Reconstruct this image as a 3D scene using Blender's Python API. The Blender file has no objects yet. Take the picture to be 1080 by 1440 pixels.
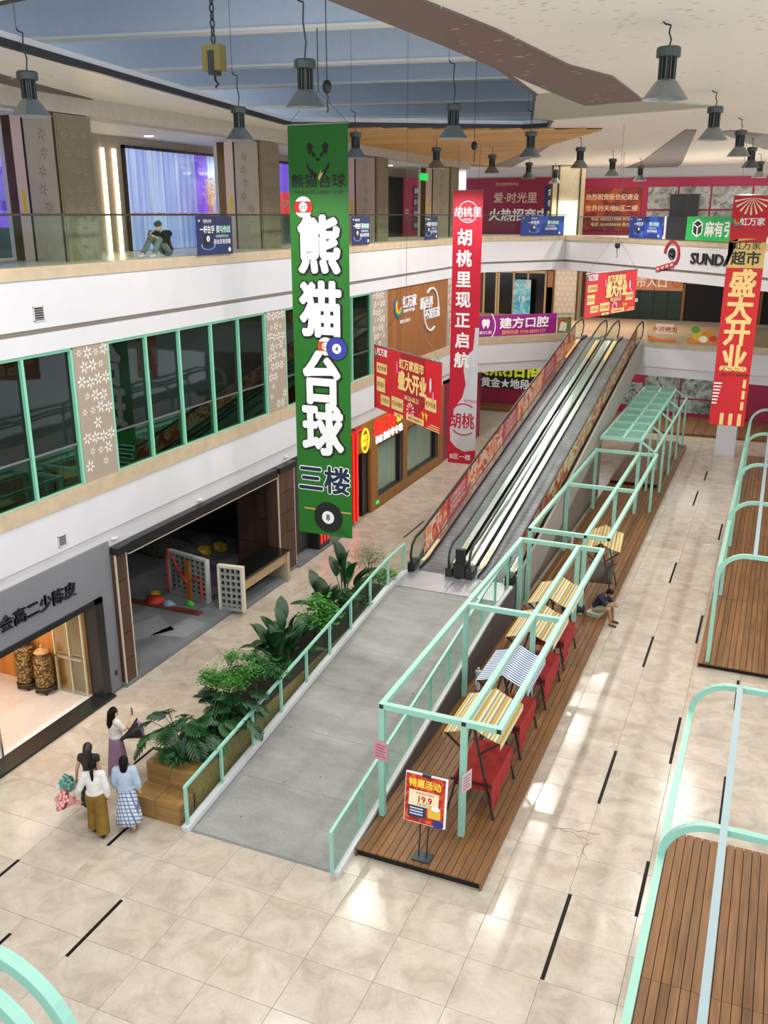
import bpy, bmesh, math, random
from mathutils import Vector, Matrix, geometry

S = bpy.context.scene
COL = S.collection
RND = random.Random(7)
PI = math.pi

# ------------------------------------------------------------------ camera, world, exposure
cam = bpy.data.cameras.new('camera')
cam.sensor_fit = 'VERTICAL'
cam.sensor_height = 36.0
cam.lens = 1290 / 1440 * 36.0
cam.clip_start = 0.1
cam.clip_end = 300
cam_o = bpy.data.objects.new('camera', cam)
COL.objects.link(cam_o)
cam_o.location = (0, 0, 11.2)
cam_o.rotation_euler = (math.radians(90 - 17.954), 0, math.radians(23.05))
S.camera = cam_o

W = bpy.data.worlds.new('world')
S.world = W
W.use_nodes = True
W.node_tree.nodes['Background'].inputs[0].default_value = (0.86, 0.93, 1.0, 1)
W.node_tree.nodes['Background'].inputs[1].default_value = 1.75
S.view_settings.view_transform = 'Standard'
S.view_settings.look = 'None'
S.view_settings.gamma = 1
S.view_settings.use_curve_mapping = False
S.view_settings.exposure = -0.06
LAMP_W = 620.0          # power of each high bay lamp
LAMP_COL = (1.0, 0.965, 0.91)


def spot(loc, w, size=150, blend=0.6, col=LAMP_COL, soft=0.2, rot=(0, 0, 0), name='lamp_light', parent=None):
    l = bpy.data.lights.new(name, 'SPOT')
    l.energy = w
    l.color = col
    l.spot_size = math.radians(size)
    l.spot_blend = blend
    l.shadow_soft_size = soft
    o = bpy.data.objects.new(name, l)
    COL.objects.link(o)
    o.location = loc
    o.rotation_euler = rot
    if parent:
        o.parent = parent
    return o


def area(loc, w, sx, sy, col=(1, 1, 1), rot=(0, 0, 0), name='ceiling_light'):
    l = bpy.data.lights.new(name, 'AREA')
    l.shape = 'RECTANGLE'
    l.size, l.size_y = sx, sy
    l.energy = w
    l.color = col
    o = bpy.data.objects.new(name, l)
    COL.objects.link(o)
    o.location = loc
    o.rotation_euler = rot
    return o


# ------------------------------------------------------------------ materials
def lin(h):
    h = h.lstrip('#')
    v = [int(h[i:i + 2], 16) / 255 for i in (0, 2, 4)]
    return tuple(x / 12.92 if x <= .04045 else ((x + .055) / 1.055) ** 2.4 for x in v)


MATS = {}


class NT:
    def __init__(s, name):
        s.m = bpy.data.materials.new(name)
        s.m.use_nodes = True
        s.t = s.m.node_tree
        s.b = s.t.nodes['Principled BSDF']
        s.out = s.t.nodes['Material Output']

    def n(s, typ, **kw):
        x = s.t.nodes.new(typ)
        for k, v in kw.items():
            if k in x.inputs:
                x.inputs[k].default_value = v
            else:
                setattr(x, k, v)
        return x

    def l(s, a, b):
        s.t.links.new(a, b)

    def coord(s, kind='Object', scale=(1, 1, 1), rot=(0, 0, 0)):
        c = s.n('ShaderNodeTexCoord')
        mp = s.n('ShaderNodeMapping')
        mp.inputs['Scale'].default_value = scale
        mp.inputs['Rotation'].default_value = rot
        s.l(c.outputs[kind], mp.inputs['Vector'])
        return mp.outputs['Vector']

    def ramp(s, fac, stops, interp='LINEAR'):
        r = s.n('ShaderNodeValToRGB')
        e = r.color_ramp.elements
        r.color_ramp.interpolation = interp
        while len(e) < len(stops):
            e.new(0.5)
        for i, (p, c) in enumerate(stops):
            e[i].position = p
            e[i].color = (*c, 1)
        s.l(fac, r.inputs['Fac'])
        return r.outputs['Color']

    def bump(s, h, strength=.2, dist=.01):
        b = s.n('ShaderNodeBump')
        b.inputs['Strength'].default_value = strength
        b.inputs['Distance'].default_value = dist
        s.l(h, b.inputs['Height'])
        s.l(b.outputs['Normal'], s.b.inputs['Normal'])


def pm(name, hexc, rough=.5, metal=0., var=.07, scale=6., bump=0., emit=0., stretch=(1, 1, 1), emitc=None, spec=.5, objvar=0.):
    """plain procedural material: colour with a soft noise variation"""
    if name in MATS:
        return MATS[name]
    t = NT(name)
    c = lin(hexc)
    vec = t.coord('Object', stretch)
    nz = t.n('ShaderNodeTexNoise')
    nz.inputs['Scale'].default_value = scale
    nz.inputs['Detail'].default_value = 4
    t.l(vec, nz.inputs['Vector'])
    lo = tuple(x * (1 - var) for x in c)
    hi = tuple(min(1, x * (1 + var)) for x in c)
    col = t.ramp(nz.outputs['Fac'], [(.3, lo), (.7, hi)])
    if objvar:
        oi = t.n('ShaderNodeObjectInfo')
        hsv = t.n('ShaderNodeHueSaturation')
        mr = t.n('ShaderNodeMapRange')
        mr.inputs['To Min'].default_value = 1 - objvar
        mr.inputs['To Max'].default_value = 1 + objvar
        t.l(oi.outputs['Random'], mr.inputs['Value'])
        t.l(mr.outputs['Result'], hsv.inputs['Value'])
        t.l(col, hsv.inputs['Color'])
        col = hsv.outputs['Color']
    t.l(col, t.b.inputs['Base Color'])
    t.b.inputs['Roughness'].default_value = rough
    t.b.inputs['Metallic'].default_value = metal
    t.b.inputs['Specular IOR Level'].default_value = spec
    if bump:
        t.bump(nz.outputs['Fac'], bump)
    if emit:
        ec = lin(emitc) if emitc else c
        t.b.inputs['Emission Color'].default_value = (*ec, 1)
        t.b.inputs['Emission Strength'].default_value = emit
    MATS[name] = t.m
    return t.m


def glass(name, tint, refl=.12, rough=.02):
    if name in MATS:
        return MATS[name]
    t = NT(name)
    tr = t.n('ShaderNodeBsdfTransparent')
    tr.inputs['Color'].default_value = (*tint, 1)
    gl = t.n('ShaderNodeBsdfGlossy')
    gl.inputs['Roughness'].default_value = rough
    gl.inputs['Color'].default_value = (.95, 1, .97, 1)
    lw = t.n('ShaderNodeLayerWeight')
    lw.inputs['Blend'].default_value = .25
    mr = t.n('ShaderNodeMapRange')
    mr.inputs['To Min'].default_value = refl * .35
    mr.inputs['To Max'].default_value = min(1, refl * 4)
    t.l(lw.outputs['Fresnel'], mr.inputs['Value'])
    nz = t.n('ShaderNodeTexNoise')
    nz.inputs['Scale'].default_value = .6
    t.l(t.coord('Object'), nz.inputs['Vector'])
    bp = t.n('ShaderNodeBump')
    bp.inputs['Strength'].default_value = .01
    t.l(nz.outputs['Fac'], bp.inputs['Height'])
    t.l(bp.outputs['Normal'], gl.inputs['Normal'])
    mx = t.n('ShaderNodeMixShader')
    t.l(mr.outputs['Result'], mx.inputs['Fac'])
    t.l(tr.outputs[0], mx.inputs[1])
    t.l(gl.outputs[0], mx.inputs[2])
    t.l(mx.outputs[0], t.out.inputs['Surface'])
    MATS[name] = t.m
    return t.m


def m_marble():
    t = NT('marble_tile')
    vec = t.coord('Object')
    oi = t.n('ShaderNodeObjectInfo')
    ad = t.n('ShaderNodeVectorMath', operation='ADD')
    cmb = t.n('ShaderNodeCombineXYZ')
    ml = t.n('ShaderNodeMath', operation='MULTIPLY')
    ml.inputs[1].default_value = 57.0
    t.l(oi.outputs['Random'], ml.inputs[0])
    t.l(ml.outputs[0], cmb.inputs[2])
    t.l(vec, ad.inputs[0])
    t.l(cmb.outputs[0], ad.inputs[1])
    n1 = t.n('ShaderNodeTexNoise', Scale=1.6, Detail=8.0, Roughness=.62, Distortion=.8)
    t.l(ad.outputs[0], n1.inputs['Vector'])
    base = t.ramp(n1.outputs['Fac'], [(.25, lin('a6998a')), (.5, lin('bcb0a1')), (.75, lin('cdc2b4'))])
    n2 = t.n('ShaderNodeTexNoise', Scale=2.6, Detail=10.0, Roughness=.7, Distortion=1.6)
    t.l(ad.outputs[0], n2.inputs['Vector'])
    vein = t.ramp(n2.outputs['Fac'], [(.485, (1, 1, 1)), (.5, (.80, .72, .62)), (.515, (1, 1, 1))])
    mx = t.n('ShaderNodeMix', data_type='RGBA', blend_type='MULTIPLY')
    mx.inputs['Factor'].default_value = .55
    t.l(base, mx.inputs[6])
    t.l(vein, mx.inputs[7])
    hs = t.n('ShaderNodeHueSaturation')
    mr = t.n('ShaderNodeMapRange')
    mr.inputs['To Min'].default_value = .94
    mr.inputs['To Max'].default_value = 1.04
    t.l(oi.outputs['Random'], mr.inputs['Value'])
    t.l(mr.outputs['Result'], hs.inputs['Value'])
    t.l(mx.outputs[2], hs.inputs['Color'])
    t.l(hs.outputs['Color'], t.b.inputs['Base Color'])
    rr = t.n('ShaderNodeMapRange')
    rr.inputs['To Min'].default_value = .10
    rr.inputs['To Max'].default_value = .26
    t.l(n1.outputs['Fac'], rr.inputs['Value'])
    t.l(rr.outputs['Result'], t.b.inputs['Roughness'])
    t.b.inputs['Specular IOR Level'].default_value = .45
    return t.m


def m_wood(name, c0, c1, scale=1.0, axis=1, rough=.55, objvar=.14):
    if name in MATS:
        return MATS[name]
    t = NT(name)
    sc = [14, 14, 14]
    sc[axis] = .9
    vec = t.coord('Object', tuple(x * scale for x in sc))
    oi = t.n('ShaderNodeObjectInfo')
    ad = t.n('ShaderNodeVectorMath', operation='ADD')
    ml = t.n('ShaderNodeMath', operation='MULTIPLY')
    ml.inputs[1].default_value = 91.0
    t.l(oi.outputs['Random'], ml.inputs[0])
    t.l(vec, ad.inputs[0])
    t.l(ml.outputs[0], ad.inputs[1])
    n1 = t.n('ShaderNodeTexNoise', Scale=1.0, Detail=6.0, Roughness=.6)
    t.l(ad.outputs[0], n1.inputs['Vector'])
    col = t.ramp(n1.outputs['Fac'], [(.3, lin(c0)), (.7, lin(c1))])
    hs = t.n('ShaderNodeHueSaturation')
    mr = t.n('ShaderNodeMapRange')
    mr.inputs['To Min'].default_value = 1 - objvar
    mr.inputs['To Max'].default_value = 1 + objvar
    t.l(oi.outputs['Random'], mr.inputs['Value'])
    t.l(mr.outputs['Result'], hs.inputs['Value'])
    t.l(col, hs.inputs['Color'])
    t.l(hs.outputs['Color'], t.b.inputs['Base Color'])
    t.b.inputs['Roughness'].default_value = rough
    t.bump(n1.outputs['Fac'], .12, .005)
    MATS[name] = t.m
    return t.m


def m_flecks(name, base, fleck, scale=1.4, thr=.2, elong=4.0, rough=.5, density=.5):
    """perforated sheet: scattered slanted leaf-shaped cut-outs over a plain sheet"""
    if name in MATS:
        return MATS[name]
    t = NT(name)
    vec = t.coord('Object', (scale * 1.0, scale * elong, scale * 2), (0, 0, .5))
    v = t.n('ShaderNodeTexVoronoi', Scale=1.0, Randomness=1.0)
    t.l(vec, v.inputs['Vector'])
    f = t.ramp(v.outputs['Distance'], [(thr, (1, 1, 1)), (thr + .03, (0, 0, 0))])
    n1 = t.n('ShaderNodeTexNoise', Scale=.55, Detail=1.0)
    t.l(t.coord('Object'), n1.inputs['Vector'])
    cl = t.ramp(n1.outputs['Fac'], [(density, (0, 0, 0)), (density + .03, (1, 1, 1))])
    ml = t.n('ShaderNodeMath', operation='MULTIPLY')
    t.l(f, ml.inputs[0])
    t.l(cl, ml.inputs[1])
    mx = t.n('ShaderNodeMix', data_type='RGBA')
    t.l(ml.outputs[0], mx.inputs['Factor'])
    mx.inputs[6].default_value = (*lin(base), 1)
    mx.inputs[7].default_value = (*lin(fleck), 1)
    t.l(mx.outputs[2], t.b.inputs['Base Color'])
    t.b.inputs['Roughness'].default_value = rough
    MATS[name] = t.m
    return t.m


def m_stripes(name, cols, width, axis=0):
    """woven stripes: colours repeating along an object axis"""
    if name in MATS:
        return MATS[name]
    t = NT(name)
    c = t.n('ShaderNodeTexCoord')
    sp = t.n('ShaderNodeSeparateXYZ')
    t.l(c.outputs['Object'], sp.inputs[0])
    d = t.n('ShaderNodeMath', operation='DIVIDE')
    d.inputs[1].default_value = width * len(cols)
    t.l(sp.outputs[axis], d.inputs[0])
    fr = t.n('ShaderNodeMath', operation='FRACT')
    t.l(d.outputs[0], fr.inputs[0])
    n = len(cols)
    col = t.ramp(fr.outputs[0], [(i / n, lin(k)) for i, k in enumerate(cols)], 'CONSTANT')
    t.l(col, t.b.inputs['Base Color'])
    t.b.inputs['Roughness'].default_value = .8
    MATS[name] = t.m
    return t.m


def m_carpet():
    t = NT('grey_ramp_surface')
    n1 = t.n('ShaderNodeTexNoise', Scale=.9, Detail=6.0, Roughness=.65)
    t.l(t.coord('Object', (.6, 1.6, 1)), n1.inputs['Vector'])
    n2 = t.n('ShaderNodeTexNoise', Scale=60.0, Detail=3.0)
    t.l(t.coord('Object'), n2.inputs['Vector'])
    c1 = t.ramp(n1.outputs['Fac'], [(.3, lin('83837f')), (.7, lin('a6a5a1'))])
    c2 = t.ramp(n2.outputs['Fac'], [(.3, (.72, .72, .72)), (.7, (1.05, 1.05, 1.05))])
    mx = t.n('ShaderNodeMix', data_type='RGBA', blend_type='MULTIPLY')
    mx.inputs['Factor'].default_value = 1
    t.l(c1, mx.inputs[6])
    t.l(c2, mx.inputs[7])
    v = t.n('ShaderNodeTexVoronoi', Scale=1.7)
    t.l(t.coord('Object'), v.inputs['Vector'])
    sp = t.ramp(v.outputs['Distance'], [(.03, (.25, .25, .25)), (.05, (1, 1, 1))])
    m2 = t.n('ShaderNodeMix', data_type='RGBA', blend_type='MULTIPLY')
    m2.inputs['Factor'].default_value = .8
    t.l(mx.outputs[2], m2.inputs[6])
    t.l(sp, m2.inputs[7])
    t.l(m2.outputs[2], t.b.inputs['Base Color'])
    t.b.inputs['Roughness'].default_value = .85
    t.bump(n2.outputs['Fac'], .3, .004)
    return t.m


def m_splash(name, stops, scale=2.5, rough=.45):
    """printed film with a free colour splash pattern"""
    if name in MATS:
        return MATS[name]
    t = NT(name)
    n1 = t.n('ShaderNodeTexNoise', Scale=scale, Detail=3.0, Roughness=.55, Distortion=1.2)
    t.l(t.coord('Object'), n1.inputs['Vector'])
    t.l(t.ramp(n1.outputs['Fac'], [(p, lin(c)) for p, c in stops]), t.b.inputs['Base Color'])
    t.b.inputs['Roughness'].default_value = rough
    MATS[name] = t.m
    return t.m


M_MARBLE = m_marble()
M_CARPET = m_carpet()
M_MINT = pm('mint_paint', '92c4b3', .35, var=.03)
M_MINTDK = pm('mint_window_paint', '7fc3a6', .35, var=.03)
M_WHITE = pm('white_plaster', 'cbcacd', .6, var=.02, scale=1.5)
M_WHITE2 = pm('white_band', 'c3c1c2', .6, var=.02, scale=1.5)
M_STONE = pm('beige_stone', 'b9a68b', .4, var=.10, scale=3)
M_GREYST = pm('taupe_panel', '9d8d7d', .5, var=.04, scale=4)
M_GROOVE = pm('grey_groove', '938a82', .6, var=.03)
M_STEEL = pm('brushed_steel', 'b8babc', .25, metal=1., var=.05)
M_STEELP = pm('steel_plate', 'b9bac0', .38, metal=.75, var=.06, scale=3)
M_BLACK = pm('black_rubber', '141516', .45, var=.1)
M_BLACKMT = pm('black_metal', '1b1c1e', .35, var=.05)
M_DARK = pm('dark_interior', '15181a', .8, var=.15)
M_DECK = m_wood('deck_wood', '654325', '875d31')
M_BOXWOOD = m_wood('box_plywood', '7a5a30', '9e7b44', axis=0, scale=.7)
M_DKWOOD = m_wood('dark_stained_wood', '2c1a12', '40281a')
M_BROWNTILE = m_wood('brown_clad_tile', '3c281d', '53382a', scale=.4, axis=2)
M_GLASS = glass('clear_balustrade_glass', (.89, .96, .925), .012)
M_GLASSG = glass('green_balustrade_glass', (.52, .72, .62), .07)
M_SHOPGL = glass('shop_glass', (.87, .93, .91), .06)
M_RED = pm('banner_red', 'c1121c', .55, var=.04)
M_GREEN = pm('banner_green', '1c6a18', .55, var=.05)
M_GOLD = pm('print_gold', 'e5c47c', .5, var=.04)
M_PWHITE = pm('print_white', 'eeeeee', .5, var=.01)
M_PBLACK = pm('print_black', '141414', .5, var=.05)
M_NAVY = pm('print_navy', '16305f', .45, var=.12)
M_MAG = pm('hoarding_magenta', '8a1538', .5, var=.08, scale=1.2)
M_SKIN = pm('skin', 'c99a7c', .5, var=.04)
M_HAIR = pm('black_hair', '0d0a09', .5, var=.2, scale=30, spec=.15)
M_CHROME = pm('chrome', 'd5d8da', .12, metal=1., var=.02)


# ------------------------------------------------------------------ mesh helpers
def wloc(o):
    v = Vector((0, 0, 0))
    while o is not None:
        v += o.location
        o = o.parent
    return v


def link(o, parent=None):
    COL.objects.link(o)
    if parent is not None:
        o.parent = parent
    return o


def tag(o, label=None, cat=None, group=None, kind=None):
    if label:
        o['label'] = label
    if cat:
        o['category'] = cat
    if group:
        o['group'] = group
    if kind:
        o['kind'] = kind
    return o


def thing(name, label, cat, loc=(0, 0, 0), rz=0., group=None):
    o = bpy.data.objects.new(name, None)
    o.empty_display_size = .2
    COL.objects.link(o)
    o.location = loc
    o.rotation_euler = (0, 0, rz)
    return tag(o, label, cat, group)


class MB:
    def __init__(s):
        s.v = []
        s.f = []

    def add(s, vs, fs):
        k = len(s.v)
        s.v += [tuple(p) for p in vs]
        s.f += [tuple(i + k for i in f) for f in fs]
        return s

    def box(s, a, b, mtx=None):
        x0, y0, z0 = a
        x1, y1, z1 = b
        vs = [Vector(p) for p in ((x0, y0, z0), (x1, y0, z0), (x1, y1, z0), (x0, y1, z0), (x0, y0, z1), (x1, y0, z1), (x1, y1, z1), (x0, y1, z1))]
        if mtx is not None:
            vs = [mtx @ p for p in vs]
        return s.add(vs, [(0, 3, 2, 1), (4, 5, 6, 7), (0, 1, 5, 4), (1, 2, 6, 5), (2, 3, 7, 6), (3, 0, 4, 7)])

    def bar(s, p, q, w=.06, h=None, up=(0, 0, 1)):
        """square tube from p to q"""
        h = h or w
        p, q = Vector(p), Vector(q)
        d = (q - p).normalized()
        u = Vector(up)
        if abs(d.dot(u)) > .98:
            u = Vector((0, 1, 0))
        r = d.cross(u).normalized() * (w / 2)
        u = r.cross(d).normalized() * (h / 2)
        vs = []
        for e in (p, q):
            vs += [e - r - u, e + r - u, e + r + u, e - r + u]
        return s.add(vs, [(0, 1, 2, 3), (7, 6, 5, 4), (0, 4, 5, 1), (1, 5, 6, 2), (2, 6, 7, 3), (3, 7, 4, 0)])

    def sweep(s, pts, w, h=None, closed=False, up=None):
        """rectangular section swept along a polyline"""
        h = h or w
        pts = [Vector(p) for p in pts]
        n = len(pts)
        vs, fs = [], []
        for i, p in enumerate(pts):
            a = pts[(i - 1) % n] if (i > 0 or closed) else p
            b = pts[(i + 1) % n] if (i < n - 1 or closed) else p
            d = (b - a).normalized()
            u = Vector(up) if up else Vector((0, 0, 1))
            if abs(d.dot(u)) > .98:
                u = Vector((0, 1, 0))
            r = d.cross(u).normalized()
            uu = r.cross(d).normalized()
            r, uu = r * w / 2, uu * h / 2
            vs += [p - r - uu, p + r - uu, p + r + uu, p - r + uu]
        m = n if closed else n - 1
        for i in range(m):
            a, b = 4 * i, 4 * ((i + 1) % n)
            for k in range(4):
                fs.append((a + k, a + (k + 1) % 4, b + (k + 1) % 4, b + k))
        if not closed:
            fs += [(3, 2, 1, 0), (4 * n - 4, 4 * n - 3, 4 * n - 2, 4 * n - 1)]
        return s.add(vs, fs)

    def tube(s, pts, r, n=8, cap=True):
        pts = [Vector(p) for p in pts]
        rs = r if isinstance(r, (list, tuple)) else [r] * len(pts)
        vs, fs = [], []
        ref = None
        for i, p in enumerate(pts):
            a = pts[max(0, i - 1)]
            b = pts[min(len(pts) - 1, i + 1)]
            d = (b - a).normalized()
            if ref is None:
                ref = Vector((0, 0, 1)) if abs(d.z) < .9 else Vector((1, 0, 0))
            x = d.cross(ref).normalized()
            y = x.cross(d).normalized()
            ref = y
            for k in range(n):
                t = 2 * PI * k / n
                vs.append(p + (x * math.cos(t) + y * math.sin(t)) * rs[i])
        for i in range(len(pts) - 1):
            for k in range(n):
                fs.append((i * n + k, i * n + (k + 1) % n, (i + 1) * n + (k + 1) % n, (i + 1) * n + k))
        if cap:
            fs += [tuple(range(n - 1, -1, -1)), tuple(range((len(pts) - 1) * n, len(pts) * n))]
        return s.add(vs, fs)

    def lathe(s, prof, n=20, c=(0, 0, 0), sx=1., sy=1.):
        vs, fs = [], []
        for r, z in prof:
            for k in range(n):
                t = 2 * PI * k / n
                vs.append((c[0] + r * sx * math.cos(t), c[1] + r * sy * math.sin(t), c[2] + z))
        for i in range(len(prof) - 1):
            for k in range(n):
                fs.append((i * n + k, i * n + (k + 1) % n, (i + 1) * n + (k + 1) % n, (i + 1) * n + k))
        fs += [tuple(range(n - 1, -1, -1)), tuple(range((len(prof) - 1) * n, len(prof) * n))]
        return s.add(vs, fs)

    def rings(s, rs, cap=True):
        n = len(rs[0])
        vs = [p for r in rs for p in r]
        fs = []
        for i in range(len(rs) - 1):
            for k in range(n):
                fs.append((i * n + k, i * n + (k + 1) % n, (i + 1) * n + (k + 1) % n, (i + 1) * n + k))
        if cap:
            fs += [tuple(range(n - 1, -1, -1)), tuple(range((len(rs) - 1) * n, len(rs) * n))]
        return s.add(vs, fs)

    def ell(s, c, r, nu=14, nv=9):
        rs = []
        for j in range(1, nv):
            t = PI * j / nv
            rs.append([(c[0] + r[0] * math.sin(t) * math.cos(2 * PI * k / nu), c[1] + r[1] * math.sin(t) * math.sin(2 * PI * k / nu), c[2] - r[2] * math.cos(t)) for k in range(nu)])
        return s.rings(rs)

    def prism(s, poly, z0, z1):
        """extrude an outline in the xy plane, concave outlines included"""
        n = len(poly)
        tri = geometry.tessellate_polygon([[Vector((p[0], p[1], 0)) for p in poly]])
        vs = [(p[0], p[1], z0) for p in poly] + [(p[0], p[1], z1) for p in poly]
        fs = [tuple(reversed(t)) for t in tri] + [tuple(i + n for i in t) for t in tri]
        fs += [(i, (i + 1) % n, (i + 1) % n + n, i + n) for i in range(n)]
        return s.add(vs, fs)

    def plate(s, poly, o, x, y, d0, d1):
        """extrude an outline drawn in the plane (o, x, y) along its normal"""
        o, x, y = Vector(o), Vector(x).normalized(), Vector(y).normalized()
        nn = x.cross(y)
        n = len(poly)
        tri = geometry.tessellate_polygon([[Vector((p[0], p[1], 0)) for p in poly]])
        vs = [o + x * p[0] + y * p[1] + nn * d0 for p in poly] + [o + x * p[0] + y * p[1] + nn * d1 for p in poly]
        fs = [tuple(reversed(t)) for t in tri] + [tuple(i + n for i in t) for t in tri]
        fs += [(i, (i + 1) % n, (i + 1) % n + n, i + n) for i in range(n)]
        return s.add(vs, fs)

    def mesh(s, name, mat, off=None, smooth=False):
        m = bpy.data.meshes.new(name)
        vs = s.v
        if off is not None:
            vs = [(a - off.x, b - off.y, c - off.z) for a, b, c in vs]
        m.from_pydata(vs, [], s.f)
        if mat is not None:
            m.materials.append(mat)
        bm = bmesh.new()
        bm.from_mesh(m)
        bmesh.ops.recalc_face_normals(bm, faces=bm.faces)
        bm.to_mesh(m)
        bm.free()
        if smooth:
            m.shade_smooth()
        m.update()
        return m

    def build(s, name, mat, parent=None, world=True, smooth=False, origin=None):
        """world coordinates in, one mesh object out; local to the parent when world is False"""
        off = None
        loc = None
        if origin is not None:
            off = Vector(origin)
            loc = off - (wloc(parent) if parent is not None else Vector((0, 0, 0)))
        elif world and parent is not None:
            off = wloc(parent)
        o = bpy.data.objects.new(name, s.mesh(name, mat, off, smooth))
        if loc is not None:
            o.location = loc
        return link(o, parent)


def struct(name, mb, mat, parent=None, label=None, smooth=False):
    o = mb.build(name, mat, parent, smooth=smooth)
    if parent is None:
        o['kind'] = 'structure'
    return o


def single(name, mb, mat, label, cat, group=None, origin=None, smooth=False):
    """a thing that is one mesh, its origin at its base"""
    if origin is None:
        xs = [p[0] for p in mb.v]
        ys = [p[1] for p in mb.v]
        origin = ((min(xs) + max(xs)) / 2, (min(ys) + max(ys)) / 2, min(p[2] for p in mb.v))
    return tag(mb.build(name, mat, None, origin=origin, smooth=smooth), label, cat, group)


def copy_tree(o, parent=None):
    c = o.copy()
    COL.objects.link(c)
    c.parent = parent
    for ch in list(o.children):
        copy_tree(ch, c)
    return c


TXT = {}


def text(body, size, mat, parent, o, x=(1, 0, 0), y=(0, 0, 1), ext=.004, bold=0., lift=.006, name='lettering', maxw=None, sx=1., sy=1., world=True):
    """flat lettering centred on the point o of the plane spanned by x and y"""
    c = bpy.data.curves.new('t', 'FONT')
    c.body = body
    c.size = size
    c.extrude = ext / 2 if ext > .012 else 0
    c.resolution_u = 2
    t = bpy.data.objects.new('t', c)
    m = bpy.data.meshes.new_from_object(t)
    bpy.data.objects.remove(t)
    bpy.data.curves.remove(c)
    vs = m.vertices
    if not len(vs):
        return None
    x0 = min(v.co.x for v in vs)
    x1 = max(v.co.x for v in vs)
    y0 = min(v.co.y for v in vs)
    y1 = max(v.co.y for v in vs)
    if maxw and (x1 - x0) * sx > maxw:
        sx = maxw / (x1 - x0)
    X, Y = Vector(x).normalized(), Vector(y).normalized()
    N = X.cross(Y)
    O = Vector(o) + N * lift
    if world and parent is not None:
        O -= wloc(parent)
    cx, cy = (x0 + x1) / 2, (y0 + y1) / 2
    for v in vs:
        p = v.co.copy()
        v.co = O + X * ((p.x - cx) * sx) + Y * ((p.y - cy) * sy) + N * p.z
    if bold:
        # heavier strokes: the same glyphs repeated with small shifts in their own plane
        co = [v.co.copy() for v in vs]
        fs = [tuple(p.vertices) for p in m.polygons]
        r = bold * size
        k = 8 if ext <= .012 else 4
        out, ff = list(co), list(fs)
        for i in range(k):
            a = 2 * PI * (i + .5) / k
            d = X * (r * math.cos(a)) + Y * (r * math.sin(a)) + N * (.00002 * (i + 1))
            b = len(out)
            out += [q + d for q in co]
            ff += [tuple(j + b for j in f) for f in fs]
        bpy.data.meshes.remove(m)
        m = bpy.data.meshes.new(name)
        m.from_pydata(out, [], ff)
    m.materials.clear()
    m.materials.append(mat)
    m.name = name
    return link(bpy.data.objects.new(name, m), parent)


def disc(r, n=24, sx=1., sy=1., cx=0., cy=0.):
    return [(cx + r * sx * math.cos(2 * PI * k / n), cy + r * sy * math.sin(2 * PI * k / n)) for k in range(n)]


def rect(x0, y0, x1, y1):
    return [(x0, y0), (x1, y0), (x1, y1), (x0, y1)]


def arc(cx, cy, r, a0, a1, n=12):
    return [(cx + r * math.cos(a0 + (a1 - a0) * k / n), cy + r * math.sin(a0 + (a1 - a0) * k / n)) for k in range(n + 1)]


def band(cx, cy, r0, r1, a0, a1, n=14):
    return arc(cx, cy, r1, a0, a1, n) + arc(cx, cy, r0, a1, a0, n)


def offset_path(pts, d):
    """shift a polyline to its right by d"""
    out = []
    n = len(pts)
    for i, p in enumerate(pts):
        a = Vector(pts[max(0, i - 1)])
        b = Vector(pts[min(n - 1, i + 1)])
        q = Vector(p)
        n1 = n2 = None
        if i > 0:
            e = (q - a).normalized()
            n1 = Vector((e.y, -e.x))
        if i < n - 1:
            e = (b - q).normalized()
            n2 = Vector((e.y, -e.x))
        if n1 is None:
            n1 = n2
        if n2 is None:
            n2 = n1
        m = (n1 + n2).normalized()
        k = d / max(.3, m.dot(n1))
        out.append((q.x + m.x * k, q.y + m.y * k))
    return out


def edge_strip(path, d0, d1, z0, z1):
    a = offset_path(path, d0)
    b = offset_path(path, d1)
    mb = MB()
    rs = [[(p[0], p[1], z0), (q[0], q[1], z0), (q[0], q[1], z1), (p[0], p[1], z1)] for p, q in zip(a, b)]
    mb.rings(rs)
    return mb

# ================================================================== FLOOR
fl = struct('floor', MB().box((-26, 1, -.3), (9, 60, -.02)), pm('floor_grout', '9a8e7c', .7))
TW, TL = 1.178, 1.03
tile_mesh = None


def tile_mb(cx=0., cy=0.):
    g, b = .0022, .004
    x, y = TW / 2 - g, TL / 2 - g
    m = MB()
    lo = [(cx - x, cy - y, -.02), (cx + x, cy - y, -.02), (cx + x, cy + y, -.02), (cx - x, cy + y, -.02)]
    mi = [(p[0], p[1], -.004) for p in lo]
    hi = [(cx - x + b, cy - y + b, 0), (cx + x - b, cy - y + b, 0), (cx + x - b, cy + y - b, 0), (cx - x + b, cy + y - b, 0)]
    return m.rings([lo, mi, hi])


def in_frame(x, y, z=0., pad=60):
    t, yw = math.radians(17.954), math.radians(23.05)
    hd = Vector((-math.sin(yw), math.cos(yw), 0))
    rt = Vector((math.cos(yw), math.sin(yw), 0))
    fw = hd * math.cos(t) - Vector((0, 0, math.sin(t)))
    cu = hd * math.sin(t) + Vector((0, 0, math.cos(t)))
    d = Vector((x, y, z - 11.2))
    w = d.dot(fw)
    if w < .5:
        return False
    px, py = 540 + 1290 * d.dot(rt) / w, 720 - 1290 * d.dot(cu) / w
    return -pad < px < 1080 + pad and -pad < py < 1440 + pad


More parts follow.
